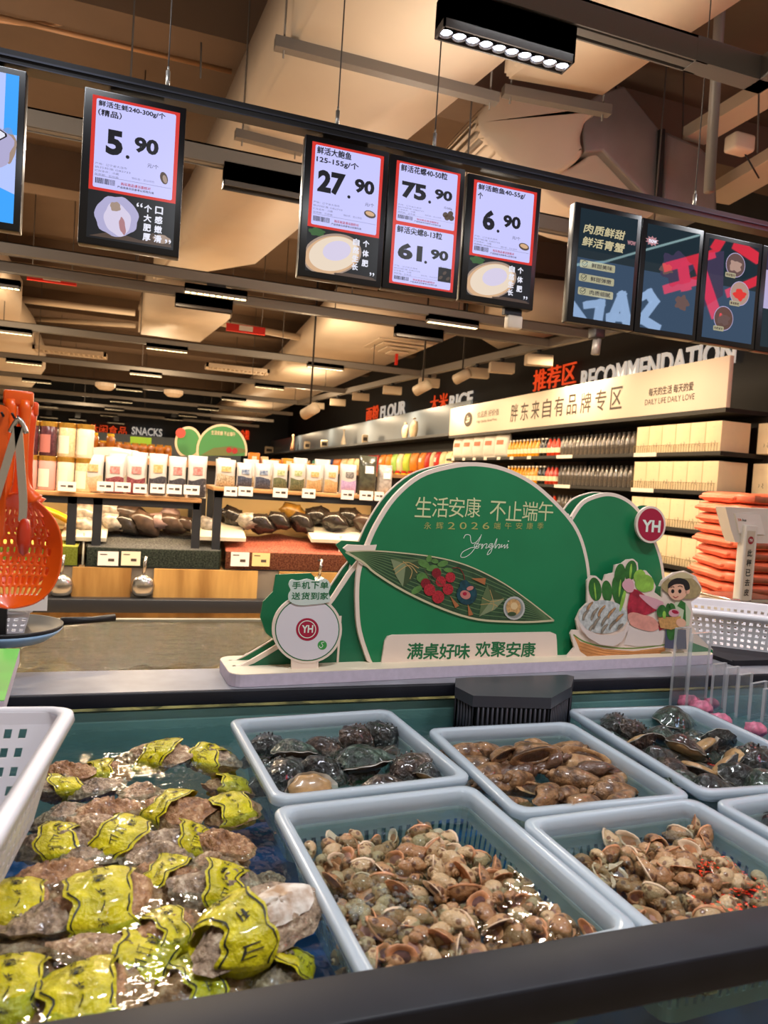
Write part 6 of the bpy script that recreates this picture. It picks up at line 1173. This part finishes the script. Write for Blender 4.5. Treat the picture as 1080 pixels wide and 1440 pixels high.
# ------------------------------------------------------------------ oysters with yellow bands
m_oy = []
for nm, a, b_, c_ in (('oyster_tan', '#6b4f3a', '#b08c6a', '#e2cba8'), ('oyster_grey', '#5e4e40', '#a3886e', '#dcc8ac'), ('oyster_rust', '#6e4a34', '#a87850', '#d8b48a')): m = aba_mat(nm, a, b_, c_); m.node_tree.nodes['Principled BSDF'].inputs['Roughness'].default_value = .45; m.node_tree.nodes['Principled BSDF'].inputs['Coat Weight'].default_value = .3; m_oy.append(m)
m_band = mat('band_yellow', '#b3a60a', .3, col2='#e0d010', vscale=32, coat=.4, bump=1.0, bscale=55, detail=6); m_bk = mat('band_ink', '#1f1c06', .5); m_inner = mat('oyster_white', '#a88464', .4, col2='#ece4d8', vscale=38, bump=.4, bscale=40)
def oyster(seed, L=.15, W=.09, H=.05, m=None, band=None, open_=False):
    rnd = random.Random(seed); o1, o2, o3 = rnd.uniform(0, 20), rnd.uniform(0, 20), rnd.uniform(.9, 1.1); t = thing('oyster', 'x', 'oyster')
    def outline(a):
        k = 1+.10*math.sin(2*a+o1)+.07*math.sin(3*a+o2)+.03*math.sin(7*a+o1*2)+.02*math.sin(13*a); return (L/2*k*math.cos(a)*(1 if math.cos(a) > 0 else 1.05), W/2*k*math.sin(a)*(1.0+.18*math.cos(a)*o3))
    def surf(u, v, sgn, ext=0):
        a = 2*math.pi*u; x, y = outline(a); lay = .05*(math.floor(v*6)/6-v)*2; k = v+lay*.12; fr = .0035*noise.noise(Vector((x*60, y*60, v*6+o1))); z = H/2*(1-v**2.2)*sgn*(1 if sgn > 0 else .9)+fr*(.4+v)+.006*math.sin(x*40+o2)*(1-v*.4)
        z += .002*math.sin(v*26+3*noise.noise(Vector((x*30, y*30, o2))))
        return (x*(k+.01*sgn), y*(k+.01*sgn), z+ext*sgn)
    b = MB(); b.smooth = True; b.grid(lambda u, v: surf(u, v, 1), 44, 16, True); b.build('upper_shell', m, t)
    b = MB(); b.smooth = True; b.grid(lambda u, v: surf(u, v, -1), 44, 12, True); b.build('lower_shell', m, t)
    if open_:
        b = MB(); b.smooth = True; b.grid(lambda u, v: (lambda p: (p[0]*.62+.022, p[1]*.55, p[2]*.5+H*.3))(surf(u, v, 1)), 30, 8, True); b.build('white_inner_face', m_inner, t)
    if band:
        x0, x1, sk = band; b = MB(); b.smooth = True; nx, na = 9, 40
        def ray_(x, ang):                     # band wraps the cross-section ellipse at x
            k = math.sqrt(max(.02, 1-(x/(L/2*1.02))**2)); yw = W/2*k*1.09; zh = H/2*k**.8*1.12+.002
            return (x+sk*math.sin(ang)*.02+.004*math.sin(ang*3+o1)*(1 if x > (x0+x1)/2 else -1)+.003*math.sin(ang*7+o2)+.004*noise.noise(Vector((x*90, ang*4, o2))), yw*math.cos(ang)*(1+.02*math.sin(x*300+ang*4)), zh*math.sin(ang)*(1+.16*noise.noise(Vector((x*60, ang*2.5, o1)))+.05*noise.noise(Vector((x*160, ang*9, o2))))+.003)
        b.grid(lambda u, v: ray_(x0+(x1-x0)*v, 2*math.pi*u), na, nx, True); bo = b.build('yellow_band', m_band, t)
        q = MB(); q.smooth = True
        for xe in (x0+.004, x1-.006): q.grid(lambda u, v: (lambda p: (p[0], p[1]*1.01, p[2]*1.012+.0006))(ray_(xe+.0022*v, math.pi*(.02+.96*u))), 30, 2)
        word = '乳山牡蛎品生' if seed != 7 else '山生蚝'; n = len(word)
        for i, ch in enumerate(word):
            V, F, asp = text_geo(ch, .04); a0 = math.pi*(.82-.64*i/(n-1)) if n > 1 else 1.5; s = min(.0125 if seed != 7 else .018, (x1-x0)*.36); q.add([tuple((lambda p: (p[0], p[1]*1.012, p[2]*1.015+.0009))(ray_((x0+x1)/2+(.5-pp[1])*s*-1.0, a0-(pp[0]-.5)*s/(W/2)))) for pp in V], F, False)
        q.build('black_print', m_bk, bo)
    return t
oyp = [oyster(1, .16, .092, .05, m_oy[0], (-.035, .03, 1)), oyster(2, .145, .09, .052, m_oy[1], (-.01, .05, -1)), oyster(3, .15, .1, .05, m_oy[2], (-.05, .0, .5)), oyster(4, .15, .085, .045, m_oy[0]), oyster(5, .14, .09, .045, m_oy[1]), oyster(6, .135, .085, .048, m_oy[2]), oyster(7, .17, .1, .055, m_oy[1], (-.075, -.015, .8), True), oyster(8, .15, .1, .055, m_oy[2], (-.045, .032, 0))]
def oc(x, y): return (x/2.7, 1000+y/2.7)
OY = [(600, 165, 0, .2, 0, -.15, 1.1, 'banded oyster at the very back of the oyster heap, longest'), (790, 175, 1, .1, .1, -.2, 1, 'oyster with a yellow band at the back right of the oyster heap'), (262, 225, 5, .1, .1, .2, .95, 'plain tan oyster beside the white basket at the back'), (405, 228, 2, .2, -.1, .4, .85, 'banded oyster third from the basket in the back row'),
      (228, 290, 1, -.2, .1, .3, .9, 'banded oyster just beside the basket edge, upper one'), (372, 285, 4, .1, .0, .1, .85, 'plain grey oyster under the back banded ones'), (560, 315, 3, .2, .1, -.1, 1.0, 'large plain brown oyster behind the bright folded band'), (675, 375, 2, .25, .15, -.3, 1.05, 'oyster with a wide glossy yellow band in the middle of the heap'),
      (880, 375, 7, .2, .0, .1, .9, 'oyster with a yellow lower half near the abalone tray'), (875, 290, 7, -.1, .2, .2, .85, 'submerged oyster under a crinkled yellow band by the abalone tray'), (255, 395, 4, .1, -.2, .2, 1.05, 'grey brown oyster beside the basket'), (430, 375, 5, .1, .1, .0, 1.1, 'pale orange oyster left of the glossy band'),
      (440, 480, 0, .35, .0, -.1, 1.1, 'oyster with a broad yellow band across the middle of the heap'), (215, 500, 1, .2, .1, .3, 1, 'banded oyster just beside the basket edge, lower one'), (325, 545, 4, .1, .1, .1, 1, 'plain oyster below the broad band'), (715, 490, 1, .3, .2, -.4, .9, 'small banded oyster right of the broad band'),
      (855, 500, 5, .2, .2, -.2, .95, 'plain rusty oyster right of the small banded one'), (605, 560, 4, .3, .1, -.4, 1, 'plain pale oyster with long ridges in the middle'), (655, 640, 2, .2, .15, -.45, .95, 'banded oyster below the ridged one'), (825, 590, 3, .3, -.1, .3, .95, 'plain ridged oyster above the dark eyed band'),
      (830, 675, 1, .45, .1, .1, 1.05, 'oyster with a yellow band marked by a black dot at right'), (1010, 655, 4, .1, .1, .8, .8, 'submerged grey oyster beside the front tray'), (185, 640, 5, .1, .2, .3, 1.25, 'wide rusty oyster left of the big banded one'), (60, 745, 7, .2, .1, .2, 1, 'yellow wrapped oyster at the left edge of the picture'),
      (395, 735, 7, .35, .05, .15, 1.18, 'biggest banded oyster with a rusty lower edge at left centre'), (190, 790, 4, .0, .1, .2, 1, 'grey oyster left of the biggest banded one'), (660, 835, 2, .2, .1, .5, .9, 'banded oyster with crinkled net like band left of the white one'), (985, 800, 6, .45, -.1, .4, 1.12, 'large oyster with a white inner face and a lettered yellow band'),
      (480, 965, 0, .2, .1, -.1, 1.15, 'sunken banded oyster low in the middle'), (300, 955, 5, .1, .1, .2, 1.05, 'sunken rusty oyster low at left'), (100, 890, 3, .1, .1, .1, 1.15, 'sunken brown oyster at the left edge'), (40, 1075, 7, .2, .1, .4, 1.05, 'yellow wrapped oyster in the bottom left corner'),
      (330, 1110, 7, .15, .1, .2, 1.15, 'yellow wrapped oyster by the rail at bottom left'), (790, 1040, 2, .2, .1, .0, 1.05, 'yellow banded oyster by the rail, right of the bottom'), (950, 940, 3, .1, .1, .3, 1, 'plain brown oyster under the white faced one'), (165, 1050, 4, .1, .1, .6, 1, 'plain grey oyster near the bottom left corner'), (600, 905, 4, .1, .0, .2, .95, 'plain sunken oyster between the banded ones'), (1065, 990, 1, .2, .1, .9, .9, 'yellow banded oyster against the front tray near the rail')]
oyu = set()
for x, y, key, rx, ry, rz, s, lb in OY:
    px, py = oc(x, y); z = .838 if y < 860 else .825
    if 'sunken' in lb or 'submerged' in lb: z = .818
    if key == 6: z = .862
    rz += rs.uniform(-.5, .5)*(key != 6); ry += rs.uniform(-.2, .2); z += rs.uniform(-.006, .008); loc = atZ(px, py+4, z); s *= .93 if key not in (3, 4, 5) else .86
    if key in oyu: dup(oyp[key], loc, (rx-.15, ry, rz), s, lb, 'oysters loose in the front tank')
    else: oyu.add(key); o = oyp[key]; o.location = loc; o.rotation_euler = (rx-.15, ry, rz); o.scale = (s, s, s); o['label'] = lb; o['group'] = 'oysters loose in the front tank'
# ------------------------------------------------------------------ pump box, clear plates, pink nets
m_pump = mat('pump_black', '#3b3c44', .35, spec=.5)
P0 = [(lambda p: Vector((p.x, min(p.y, 1.739), p.z)))(atZ(*p, .926)) for p in [(640, 972), (665, 985), (775, 988), (803, 972), (807, 957), (790, 951), (655, 955), (640, 960)]]; c = sum(P0, Vector())/8
t = thing('filter_pump', 'black angular filter pump box hanging on the tank divider', 'pump', (c.x, c.y, .938)); L0 = [(p.x-c.x, p.y-c.y) for p in P0]
L1 = [(x*.97, y*.97) for x, y in L0]
b = MB(); b.prism(L0, -.028, 0, 'z'); b.build('lid', m_pump, t)
b = MB(); n = len(L1)
for i in range(n):
    a, e = L1[i], L1[(i+1) % n]; l = math.hypot(e[0]-a[0], e[1]-a[1]); k = max(2, int(l/.012)); dx, dy = (e[0]-a[0])/l, (e[1]-a[1])/l
    for j in range(k+1): x, y = a[0]+(e[0]-a[0])*j/k, a[1]+(e[1]-a[1])*j/k; b.cyl((x, y, -.13), (x, y, -.02), .0032, 5)
b.build('slotted_grille', m_pump, t); b = MB(); b.prism([(x*.88, y*.88) for x, y in L1], -.13, -.03, 'z'); b.build('inner_core', mat('core_black', '#0b0b0d', .6), t); b = MB(); b.prism(L1, -.15, -.125, 'z'); b.build('bottom_tray', m_pump, t)
m_plate = clear('clear_plate', '#f1f3f4', .02, body=.05); m_edge = clear('plate_edge', '#ffffff', .1, body=.3, bodycol='#e9eef2')
plates = [(945, 975, 972, 884), (968, 975, 1003, 892), (1000, 1002, 1022, 935), (1020, 1004, 1040, 940), (1036, 1012, 1060, 950), (1054, 1018, 1082, 962), (1072, 1022, 1104, 970)]
po = ['first', 'second', 'third', 'fourth', 'fifth', 'sixth', 'seventh']
for i, (xa, ya, xb, yt) in enumerate(plates):
    Y = 1.70-.028*i; A = atY(xa, ya, Y); B = atY(xb, ya, Y); T = atY(xa, yt, Y); zb_ = .845; w_ = B.x-A.x; h_ = T.z-zb_
    t = thing('clear_plate', 'clear plastic divider plate standing at the right of the tank, %s from the sign' % po[i], 'plate', (A.x, Y, zb_), rz=.25, group='clear divider plates'); b = MB(); b.box(0, w_, 0, .003, 0, h_); b.build('sheet', m_plate, t)
    b = MB(); b.box(-.0012, .0, -.001, .007, 0, h_); b.box(w_, w_+.0012, -.001, .007, 0, h_); b.box(-.0012, w_+.0012, -.001, .007, h_, h_+.0015); b.build('folded_edge', m_edge, t)
m_pnk = mat('pink_net', '#c9708a', .4, var=.3, vscale=60, coat=.4)
for i, (px, py, r) in enumerate(((932, 968, .03), (962, 982, .022), (985, 992, .03), (1012, 1010, .028), (1062, 1022, .026), (1000, 985, .02))):
    p = atZ(px, py+4, .855); p.y = min(p.y, 1.70); b = MB(); b.smooth = True; b.ball((0, 0, 0), r, 14, 1.2, .9, .8, .5, 12); tag(b.build('pink_net_bag', m_pnk, None, p), 'pink netted shellfish bag at the tank right end, %s from the left' % po[i], 'net bag', 'pink net bags')

# bubbles and froth on the water
m_bub = clear('bubble_skin', '#f4f8f8', .03, body=.1, bodycol='#ffffff'); rbb = random.Random(9)
for lb, spots in (('froth of bubbles among the abalones in the rear left tray', [(437, 1078, .05, 60), (385, 1075, .03, 40)]), ('froth of bubbles over the snails in the middle front tray', [(560, 1260, .06, 70), (500, 1275, .03, 40)]), ('bubbles over the oysters near the front rail', [(150, 1370, .08, 50), (260, 1075, .05, 40)])):
    b = MB(); b.smooth = True
    for px, py, sp, n in spots:
        c0 = atZ(px, py, WZ)
        for _ in range(n): r = rbb.uniform(.0015, .0048); x, y = rbb.gauss(0, sp*.5), rbb.gauss(0, sp*.5); b.lathe([(r, 0), (r*.8, r*.5), (r*.4, r*.8), (0, r*.9)], (c0.x+x, c0.y+y, WZ+.0004), 8); b.f.pop(); b.m.pop(); b.sm.pop()
    for f_ in []: pass
    tag(b.build('water_bubbles', m_bub), lb, 'bubbles', kind='stuff')
# ================================================================== baskets, ladles, scale and other near things
m_bask = mat('basket_white', '#e4e2e8', .4, spec=.5); m_baskt = clear('basket_white_thin', '#ffffff', .3, body=.93, bodycol='#e9e7ee')
def holed_panel(b, p00, p10, p11, p01, nu, nv, skip, mu=.5, mv=.5):
    """quad panel with nu x nv square holes; corners counter-clockwise"""
    us = [0]; vs = [0]
    for i in range(nu): us += [(i+1-mu/2-.5+.0)/nu, (i+.5+mu/2)/nu]
    for j in range(nv): vs += [(j+.5-mv/2)/nv, (j+.5+mv/2)/nv]
    us = [0]+[x for i in range(nu) for x in ((i+.5-mu/2)/nu, (i+.5+mu/2)/nu)]+[1]; vs.append(1)
    P = lambda u, v: tuple((Vector(p00)*(1-u)+Vector(p10)*u)*(1-v)+(Vector(p01)*(1-u)+Vector(p11)*u)*v)
    n = len(us); V = [P(u, v) for v in vs for u in us]; F = []
    for j in range(len(vs)-1):
        for i in range(n-1):
            if i % 2 and j % 2 and not skip((i-1)//2, (j-1)//2): continue
            F.append((j*n+i, j*n+i+1, (j+1)*n+i+1, (j+1)*n+i))
    b.add(V, F, False)
def basket(label, loc, rz, top, bot, h, nu, nv, nv2, rimw=.02, m=m_bask, rot=None, mg=0):
    (tw, td), (bw, bd) = top, bot; t = thing('plastic_basket', label, 'basket', loc, rz=rz, rot=rot); T = [(-tw/2, -td/2), (tw/2, -td/2), (tw/2, td/2), (-tw/2, td/2)]; B = [(-bw/2, -bd/2), (bw/2, -bd/2), (bw/2, bd/2), (-bw/2, bd/2)]
    for i in range(4):
        j = (i+1) % 4; b = MB(); k = nu if i % 2 == 0 else nv; holed_panel(b, (*B[i], 0), (*B[j], 0), (*T[j], h-.02), (*T[i], h-.02), k, nv2, lambda a, c, k=k: a < mg or a >= k-mg, .52, .5)
        holed_panel(b, (*T[i], h-.02), (*T[j], h-.02), (*T[j], h), (*T[i], h), 1, 1, lambda a, c: True); o = b.build('side_wall', m, t, recalc=True); md = o.modifiers.new('thickness', 'SOLIDIFY'); md.thickness = .003
    b = MB(); holed_panel(b, (*B[0], 0), (*B[1], 0), (*B[2], 0), (*B[3], 0), nu, nv, lambda a, c: False); o = b.build('basket_floor', m, t); o.modifiers.new('thickness', 'SOLIDIFY').thickness = .003
    prof = [(0, -.004), (.002, .003), (-rimw*.5, .006), (-rimw, .002), (-rimw-.003, -.012)]; base = dense(loop(tw, td, .03), .03); n = len(base); V = []
    for off, z in prof: sx = (tw-2*off)/tw; sy = (td-2*off)/td; V += [(x*sx, y*sy, h+z) for x, y in base]
    b = MB(); b.smooth = True; b.add(V, [(a*n+i, a*n+(i+1) % n, (a+1)*n+(i+1) % n, (a+1)*n+i) for a in range(len(prof)-1) for i in range(n)], True); o = b.build('rim', m, t); o.modifiers.new('thickness', 'SOLIDIFY').thickness = .003
    return t
# right basket on the divider
basket('white perforated basket at the right edge beside the green sign', (2.16, 2.10, .937), -.62, (.44, .33), (.39, .28), .125, 18, 12, 5)
t = thing('basket_stand', 'clear shelf board under the right white basket', 'shelf', (2.16, 2.2, 0)); b = MB(); b.box(-.3, .8, -.36, .2, .9215, .935); b.build('board', m_rail, t); b = MB(); b.box(-.3, .8, -.36, -.35, .935, .94); b.build('lip', m_rail, t)
# left near basket, seen from inside
t = basket('white perforated basket at the left edge, over the oysters', (-.319, .985, .872), -.085, (.36, .60), (.30, .54), .165, 16, 22, 5, .018, mg=2)
# orange slotted ladles and tongs hanging at the left edge
m_or = mat('plastic_orange', '#e85a10', .3, sss=.1, coat=.3); m_or2 = mat('plastic_orange_deep', '#e2480c', .3, coat=.3)
def ladle(label, loc, rz, m, R=.075, hl=.155, tilt=0):
    t = thing('slotted_ladle', label, 'ladle', loc, rot=(tilt, 0, rz)); nu, nv = 57, 36; V = []; F = []
    for j in range(nv):
        for i in range(nu):
            x = -1+2*i/(nu-1); z = -1+2*j/(nv-1); k = 1 if z < 0 else 1-.18*z*z*1.3; hw = math.sqrt(max(0, 1-min(1, abs(z))**2.6))*.98+.02; X = x*hw*R*k; Z = z*R*1.28; dep = R*.55*(1-x*x)*(1-(z*.96)**2); V.append((X, dep, Z))
    b = MB(); b.smooth = True
    n_h = 0; holes = set()
    for r in range(4, nv-6, 3):
        for c in range(7+(2 if ((r-4)//3 % 2) else 0), nu-8, 4): holes |= {(r, c), (r, c+1), (r+1, c), (r+1, c+1)}
    for j in range(nv-1):
        for i in range(nu-1):
            if (j, i) in holes: continue
            F.append((j*nu+i, j*nu+i+1, (j+1)*nu+i+1, (j+1)*nu+i))
    b.add(V, F, True); o = b.build('slotted_bowl', m, t); o.modifiers.new('thickness', 'SOLIDIFY').thickness = .0035; s_ = o.modifiers.new('round', 'SUBSURF'); s_.levels = 1; s_.render_levels = 1
    b = MB(); b.tube(smooth_line([(-.03, .004, R*1.1), (-.014, 0, R*1.45), (-.011, -.004, R*2.2), (-.012, 0, R*1.28+hl)], 4), [.016, .014, .012, .011, .01, .009, .009, .009, .009, .009, .009, .01, .011], 10); b.build('handle', m, t)
    b = MB(); b.tube(smooth_line([(.03, .004, R*1.1), (.012, 0, R*1.45), (.009, -.004, R*2.2), (.010, 0, R*1.28+hl)], 4), [.016, .014, .012, .011, .01, .009, .009, .009, .009, .009, .009, .01, .011], 10); b.build('handle', m, t)
    b = MB(); b.rbox(-.024, .022, -.008, .006, R*1.28+hl-.01, R*1.28+hl+.016, .004); b.build('hanging_tab', m, t); return t
A = atY(18, 770, 1.35); ladle('orange slotted plastic ladle hanging at the left edge, nearer one', (A.x, 1.35, A.z-.006), .05, m_or, .079)
A = atY(40, 760, 1.46); ladle('deeper orange slotted ladle hanging behind the nearer one', (A.x-.014, 1.46, A.z-.005), -.25, m_or2, .066, .16)
A = atY(14, 640, 1.30); t = thing('orange_strainer', 'orange plastic handle end at the very left edge', 'ladle', atY(0, 700, 1.30)); b = MB(); b.prism(rrect(-.05, .008, -.07, .15, .012), -.006, .006, 'y'); b.build('handle', m_or, t)
b = MB(); b.prism(rrect(-.02, -.004, .115, .135, .004), -.008, -.0065, 'y'); b.build('slot', m_black, t)
# tongs
t = thing('tongs', 'steel kitchen tongs hanging over the orange ladles', 'tongs', atY(26, 600, 1.27))
for lb, P in (('steel_arm', [(0, 0), (-.012, -.05), (-.028, -.12), (-.04, -.17)]), ('steel_arm', [(0, 0), (.006, -.06), (.012, -.12), (.012, -.15)])):
    b = MB(); b.smooth = True; Q = smooth_line(P, 4); w_ = .006
    for i in range(len(Q)-1): b.poly3([(Q[i][0]-w_, -.004, Q[i][1]), (Q[i][0]+w_, -.004, Q[i][1]), (Q[i][0]+w_, .0, Q[i][1]), (Q[i][0]-w_, .0, Q[i][1])], [(Q[i+1][0]-w_, -.004, Q[i+1][1]), (Q[i+1][0]+w_, -.004, Q[i+1][1]), (Q[i+1][0]+w_, 0, Q[i+1][1]), (Q[i+1][0]-w_, 0, Q[i+1][1])])
    o = b.build(lb, m_inox, t); e = Q[-1]; q = MB(); q.smooth = True; q.ball((e[0]+.003, -.002, e[1]-.025), .016, 10, .7, .5, 2.0); q.build('red_grip', mat('grip_red', '#c03010', .25, coat=.5), o)
b = MB(); b.tube(smooth_line([(-.012, 0, -.01), (0, 0, .012), (.012, 0, -.01)], 5), .004, 8); b.build('spring_bend', m_inox, t)
p = atY(0, 585, 1.38); t = thing('hook_rail', 'black hook rail at the left edge carrying the orange ladles', 'rail', (p.x, 1.38, p.z)); b = MB(); b.cyl((-.9, 0, .0), (.045, 0, 0), .004, 8); b.build('bar', m_black, t)
for x in (-.05, .02, .035): b = MB(); b.tube([(x, .0, 0), (x, -.02, -.012), (x, -.06, -.01), (x, -.1, .0)], .0022, 6); b.build('hook', m_black, t)
b = MB(); b.cyl((-.3, 0, 0), (-.3, 0, CEIL-p.z), .012, 8); b.build('post', m_black, t)
# green board at the left edge, black tray with basket behind it
pl = [atZ(x, y, 1.03) for x, y in ((-150, 912), (28, 912), (6, 985), (-150, 985))]; c = sum(pl, Vector())/4
t = thing('green_board', 'green topped white foam board at the left edge', 'board', c); m_gb = mat('board_green', '#3fae2a', .45)
b = MB(); b.use(m_foam); b.prism([(p.x-c.x, p.y-c.y) for p in pl], -.03, -.001, 'z'); b.use(m_gb); b.prism([(p.x-c.x, p.y-c.y) for p in pl], -.001, 0, 'z'); b.build('board_body', None, t)
b = MB(); b.box(-.11, .08, .3, .36, -.13, -.031) ; b.box(-.11, .08, -.1, -.06, -.13, -.031); 
b = MB(); b.box(-.14, -.02, 1.78-c.y, 1.88-c.y, .9215-1.03, -.03); b.build('foot_block', m_rail, t)
A = atZ(20, 888, 1.0); t = thing('weighing_pan', 'round black pan with handle and pale blue underside, left of the second tank', 'pan', (A.x-.02, A.y, 1.0))
b = MB(); b.smooth = True; b.lathe([(0, .0), (.115, .0), (.135, .012), (.137, .02), (.13, .02), (.112, .006), (0, .006)], seg=36); b.build('pan_body', m_black, t)
b = MB(); b.smooth = True; b.lathe([(0, -.022), (.1, -.02), (.128, .0), (.136, .0105), (.12, .001), (0, -.001)], seg=36); b.build('blue_underside', mat('pan_blue', '#8fb4d6', .4), t)
b = MB(); b.tube([(.125, .06, .014), (.2, .09, .012), (.26, .115, .014)], [.012, .009, .011], 8); b.build('handle', m_black, t)
b = MB(); b.cyl((-.03, 1.9-A.y, -.078), (-.03, 1.9-A.y, -.012), .03, 12); b.build('pillar', m_rail, t)
basket('small white perforated basket on the black pan', (A.x-.05, A.y+.0, 1.008), .1, (.17, .13), (.15, .11), .062, 9, 6, 3, .004)
Yc = A.y-.07; a_ = atY(12, 869, Yc); e_ = atY(67, 836, Yc); a_.z = 1.068; t = thing('price_card', 'white price card leaning on the small basket at left', 'price card', a_); b = MB(); b.box(0, e_.x-a_.x, 0, .003, 0, e_.z-a_.z); b.build('card', m_card, t); b = MB(); b.box((e_.x-a_.x)*.7, (e_.x-a_.x)*.92, -.001, 0, .03, .036); b.build('print', mat('print_red', '#b0402c', .6), t)
p = atY(-10, 850, 2.0); b = MB(); b.box(0, .016, 0, .016, 0, p.z-.02+.05); tag(b.build('upright_post', m_black, None, (atY(1, 880, 1.97).x-.004, 1.97, 0)), 'thin black upright beside the pan at the left edge', 'post')
# price scale at the right edge
m_sc = mat('scale_ivory', '#ded6ca', .4); A = atY(1048, 850, 2.95); sx = A.x
t = thing('price_scale', 'ivory weighing scale with lettered pole and tilted display head at the right edge', 'scale', (sx, 2.95, .93))
zt_ = atY(1048, 738, 2.95).z-.93; wpx = 2.95/1006*1.08
b = MB(); b.rbox(-13*wpx, 14*wpx, 0, .05, 0, zt_, .008); b.build('pole', m_sc, t)
b = MB(); b.prism([(-.12*1, 0)][:0] or [(0, .02), (.0, 0), (.5, 0), (.5, .02)], -.01, .1, 'x') if False else b.rbox(-.12, .3, -.02, .3, -.06, .0, .01); b.build('scale_base', m_sc, t)
b = MB(); b.rbox(-.1, .28, 0, .26, .01, .03, .006); b.build('weighing_plate', m_inox, t)
hp = [(1022, 713), (1120, 717), (1120, 766), (1036, 763), (1030, 745)]
P = [(lambda p: (p.x-sx, p.z-.93))(atY(x, y, 2.97)) for x, y in hp]; b = MB(); b.prism(P, .03, .1, 'y'); b.build('display_head', m_sc, t)
P = [(lambda p: (p.x-sx, p.z-.93))(atY(x, y, 2.97)) for x, y in ((1034, 722), (1069, 724), (1076, 752), (1040, 750))]; b = MB(); b.prism(P, .02, .03, 'y'); b.build('display_frame', mat('scale_pale', '#e9e2d8', .4), t)
a = atY(1041, 733, 2.95); k = MB(); k.use(mat('print_orange', '#d8632c', .6)); letters(k, 'YA', a.x-sx, a.z-.93, h=.014, y=.0185, bold=.03); k.use(m_ink); letters(k, 'hua', a.x-sx+.032, a.z-.93, h=.014, y=.0185, bold=.03); k.build('maker_lettering', None, t)
b = MB(); b.box(-9*wpx, 8*wpx, -.0015, 0, .02, zt_-.03); b.build('label_strip', mat('label_beige', '#c9bda8', .5), t)
k = MB(); k.use(mat('print_crimson', '#9a1b2c', .5)); k.flat(ell(-.5*wpx, zt_-.08, 6*wpx, 6.6*wpx, 24), -.0025); k.use(m_wink); letters(k, 'YH', -4.2*wpx, zt_-.08-2.4*wpx, w=7*wpx, h=5*wpx, y=-.003, bold=.03); k.build('round_emblem', None, t); k = MB(); k.use(m_black)
for i, ch in enumerate('此秤已去皮'): letters(k, ch, -5.5*wpx, zt_-.135-.052*i-.03, w=10*wpx, h=.036, y=-.0025, bold=.03)
k.build('label_lettering', None, t)
t = thing('scale_table', 'black table under the weighing scale at the right edge', 'table', (sx, 2.95, 0)); b = MB(); b.box(-.2, .9, -.06, .19, .82, .868); b.build('table_top', m_black, t)
for x in (-.15, .85):
    for y in (0, .15): b = MB(); b.box(x-.02, x+.02, y-.02, y+.02, 0, .82); b.build('leg', m_black, t)
# stacked rice bags
m_rb = mat('ricebag_coral', '#e2704f', .4, var=.1, vscale=12, bump=.25, bscale=14); m_rb2 = mat('ricebag_print', '#7a5238', .4, var=.5, vscale=9, col2='#b8553c')
def ricebag(label, loc, rz, w=.48, d=.62, h=.105, seed=0):
    t = thing('rice_bag', label, 'bag', loc, rz=rz, group='stacked coral rice bags'); r = random.Random(seed); ph = r.random()*20
    def fn(u, v):
        a = 2*math.pi*u; ph_ = (v-.5)*math.pi; k = max(0, math.cos(ph_))**.3; x = math.copysign(abs(math.cos(a))**.4, math.cos(a))*w/2; y = math.copysign(abs(math.sin(a))**.4, math.sin(a))*d/2; e = (1-.08*abs(2*v-1)**2)
        z = h*(.5+.5*math.copysign(abs(math.sin(ph_))**.55, ph_)); return (x*e*(.25+.75*k)+.01*noise.noise(Vector((a*2, v*4, ph))), y*e*(.25+.75*k)+.01*noise.noise(Vector((a*3, v*4, ph+5))), z+.012*noise.noise(Vector((x*9, y*9, ph))))
    b = MB(); b.smooth = True; b.grid(fn, 48, 20, True); b.build('bag_body', m_rb, t)
    b = MB(); b.rbox(-w/2-.006, -w/2+.03, -d*.4, d*.4, h*.3, h*.62, .01); b.build('sewn_end', m_rb, t)
    b = MB(); b.smooth = True; b.grid(lambda u, v: (-w*.3+w*.6*u, -d/2*1.005-.002+.012*abs(2*v-1)**3, h*(.2+.6*v)), 8, 6); b.build('printed_side', m_rb2, t); return t
pr = None; ro = ['bottom', 'second from bottom', 'third from bottom', 'fourth from bottom', 'fifth from bottom', 'sixth from bottom', 'seventh from bottom', 'third from top', 'second from top', 'topmost']
ys = [843, 826, 805, 790, 772, 752, 737, 721, 708, 690]; rb = random.Random(3)
base = atY(1002, 850, 3.4); hz = (atY(1003, 690, 3.4).z-base.z)/10
for i in range(10):
    lx = atY(1004+(-8 if i < 3 else 0)+rb.uniform(-4, 3)-(1.2*(9-i)), 850-16*i, 3.4).x; loc = (lx+.44, 3.55, base.z+hz*i); lb = 'coral rice bag stacked at the right edge, %s of the visible ten' % ro[i]
    if pr is None: pr = ricebag(lb, loc, -.35, h=hz*1.02)
    else: dup(pr, loc, -.35+rb.uniform(-.06, .06), None, lb)
t = thing('pallet_box', 'dark box under the stacked coral rice bags', 'box', (base.x+.46, 3.55, 0)); b = MB(); b.box(-.38, .5, -.38, .38, 0, base.z-.05); b.build('box_body', m_shelf, t); b = MB(); b.box(-.39, .51, -.39, .39, base.z-.05, base.z); b.build('box_lid', m_shelf, t)
for k_ in [o for o in sc.objects if o.parent is None and o.get('label') == 'x']: 
    for c_ in list(k_.children): bpy.data.objects.remove(c_)
    bpy.data.objects.remove(k_)
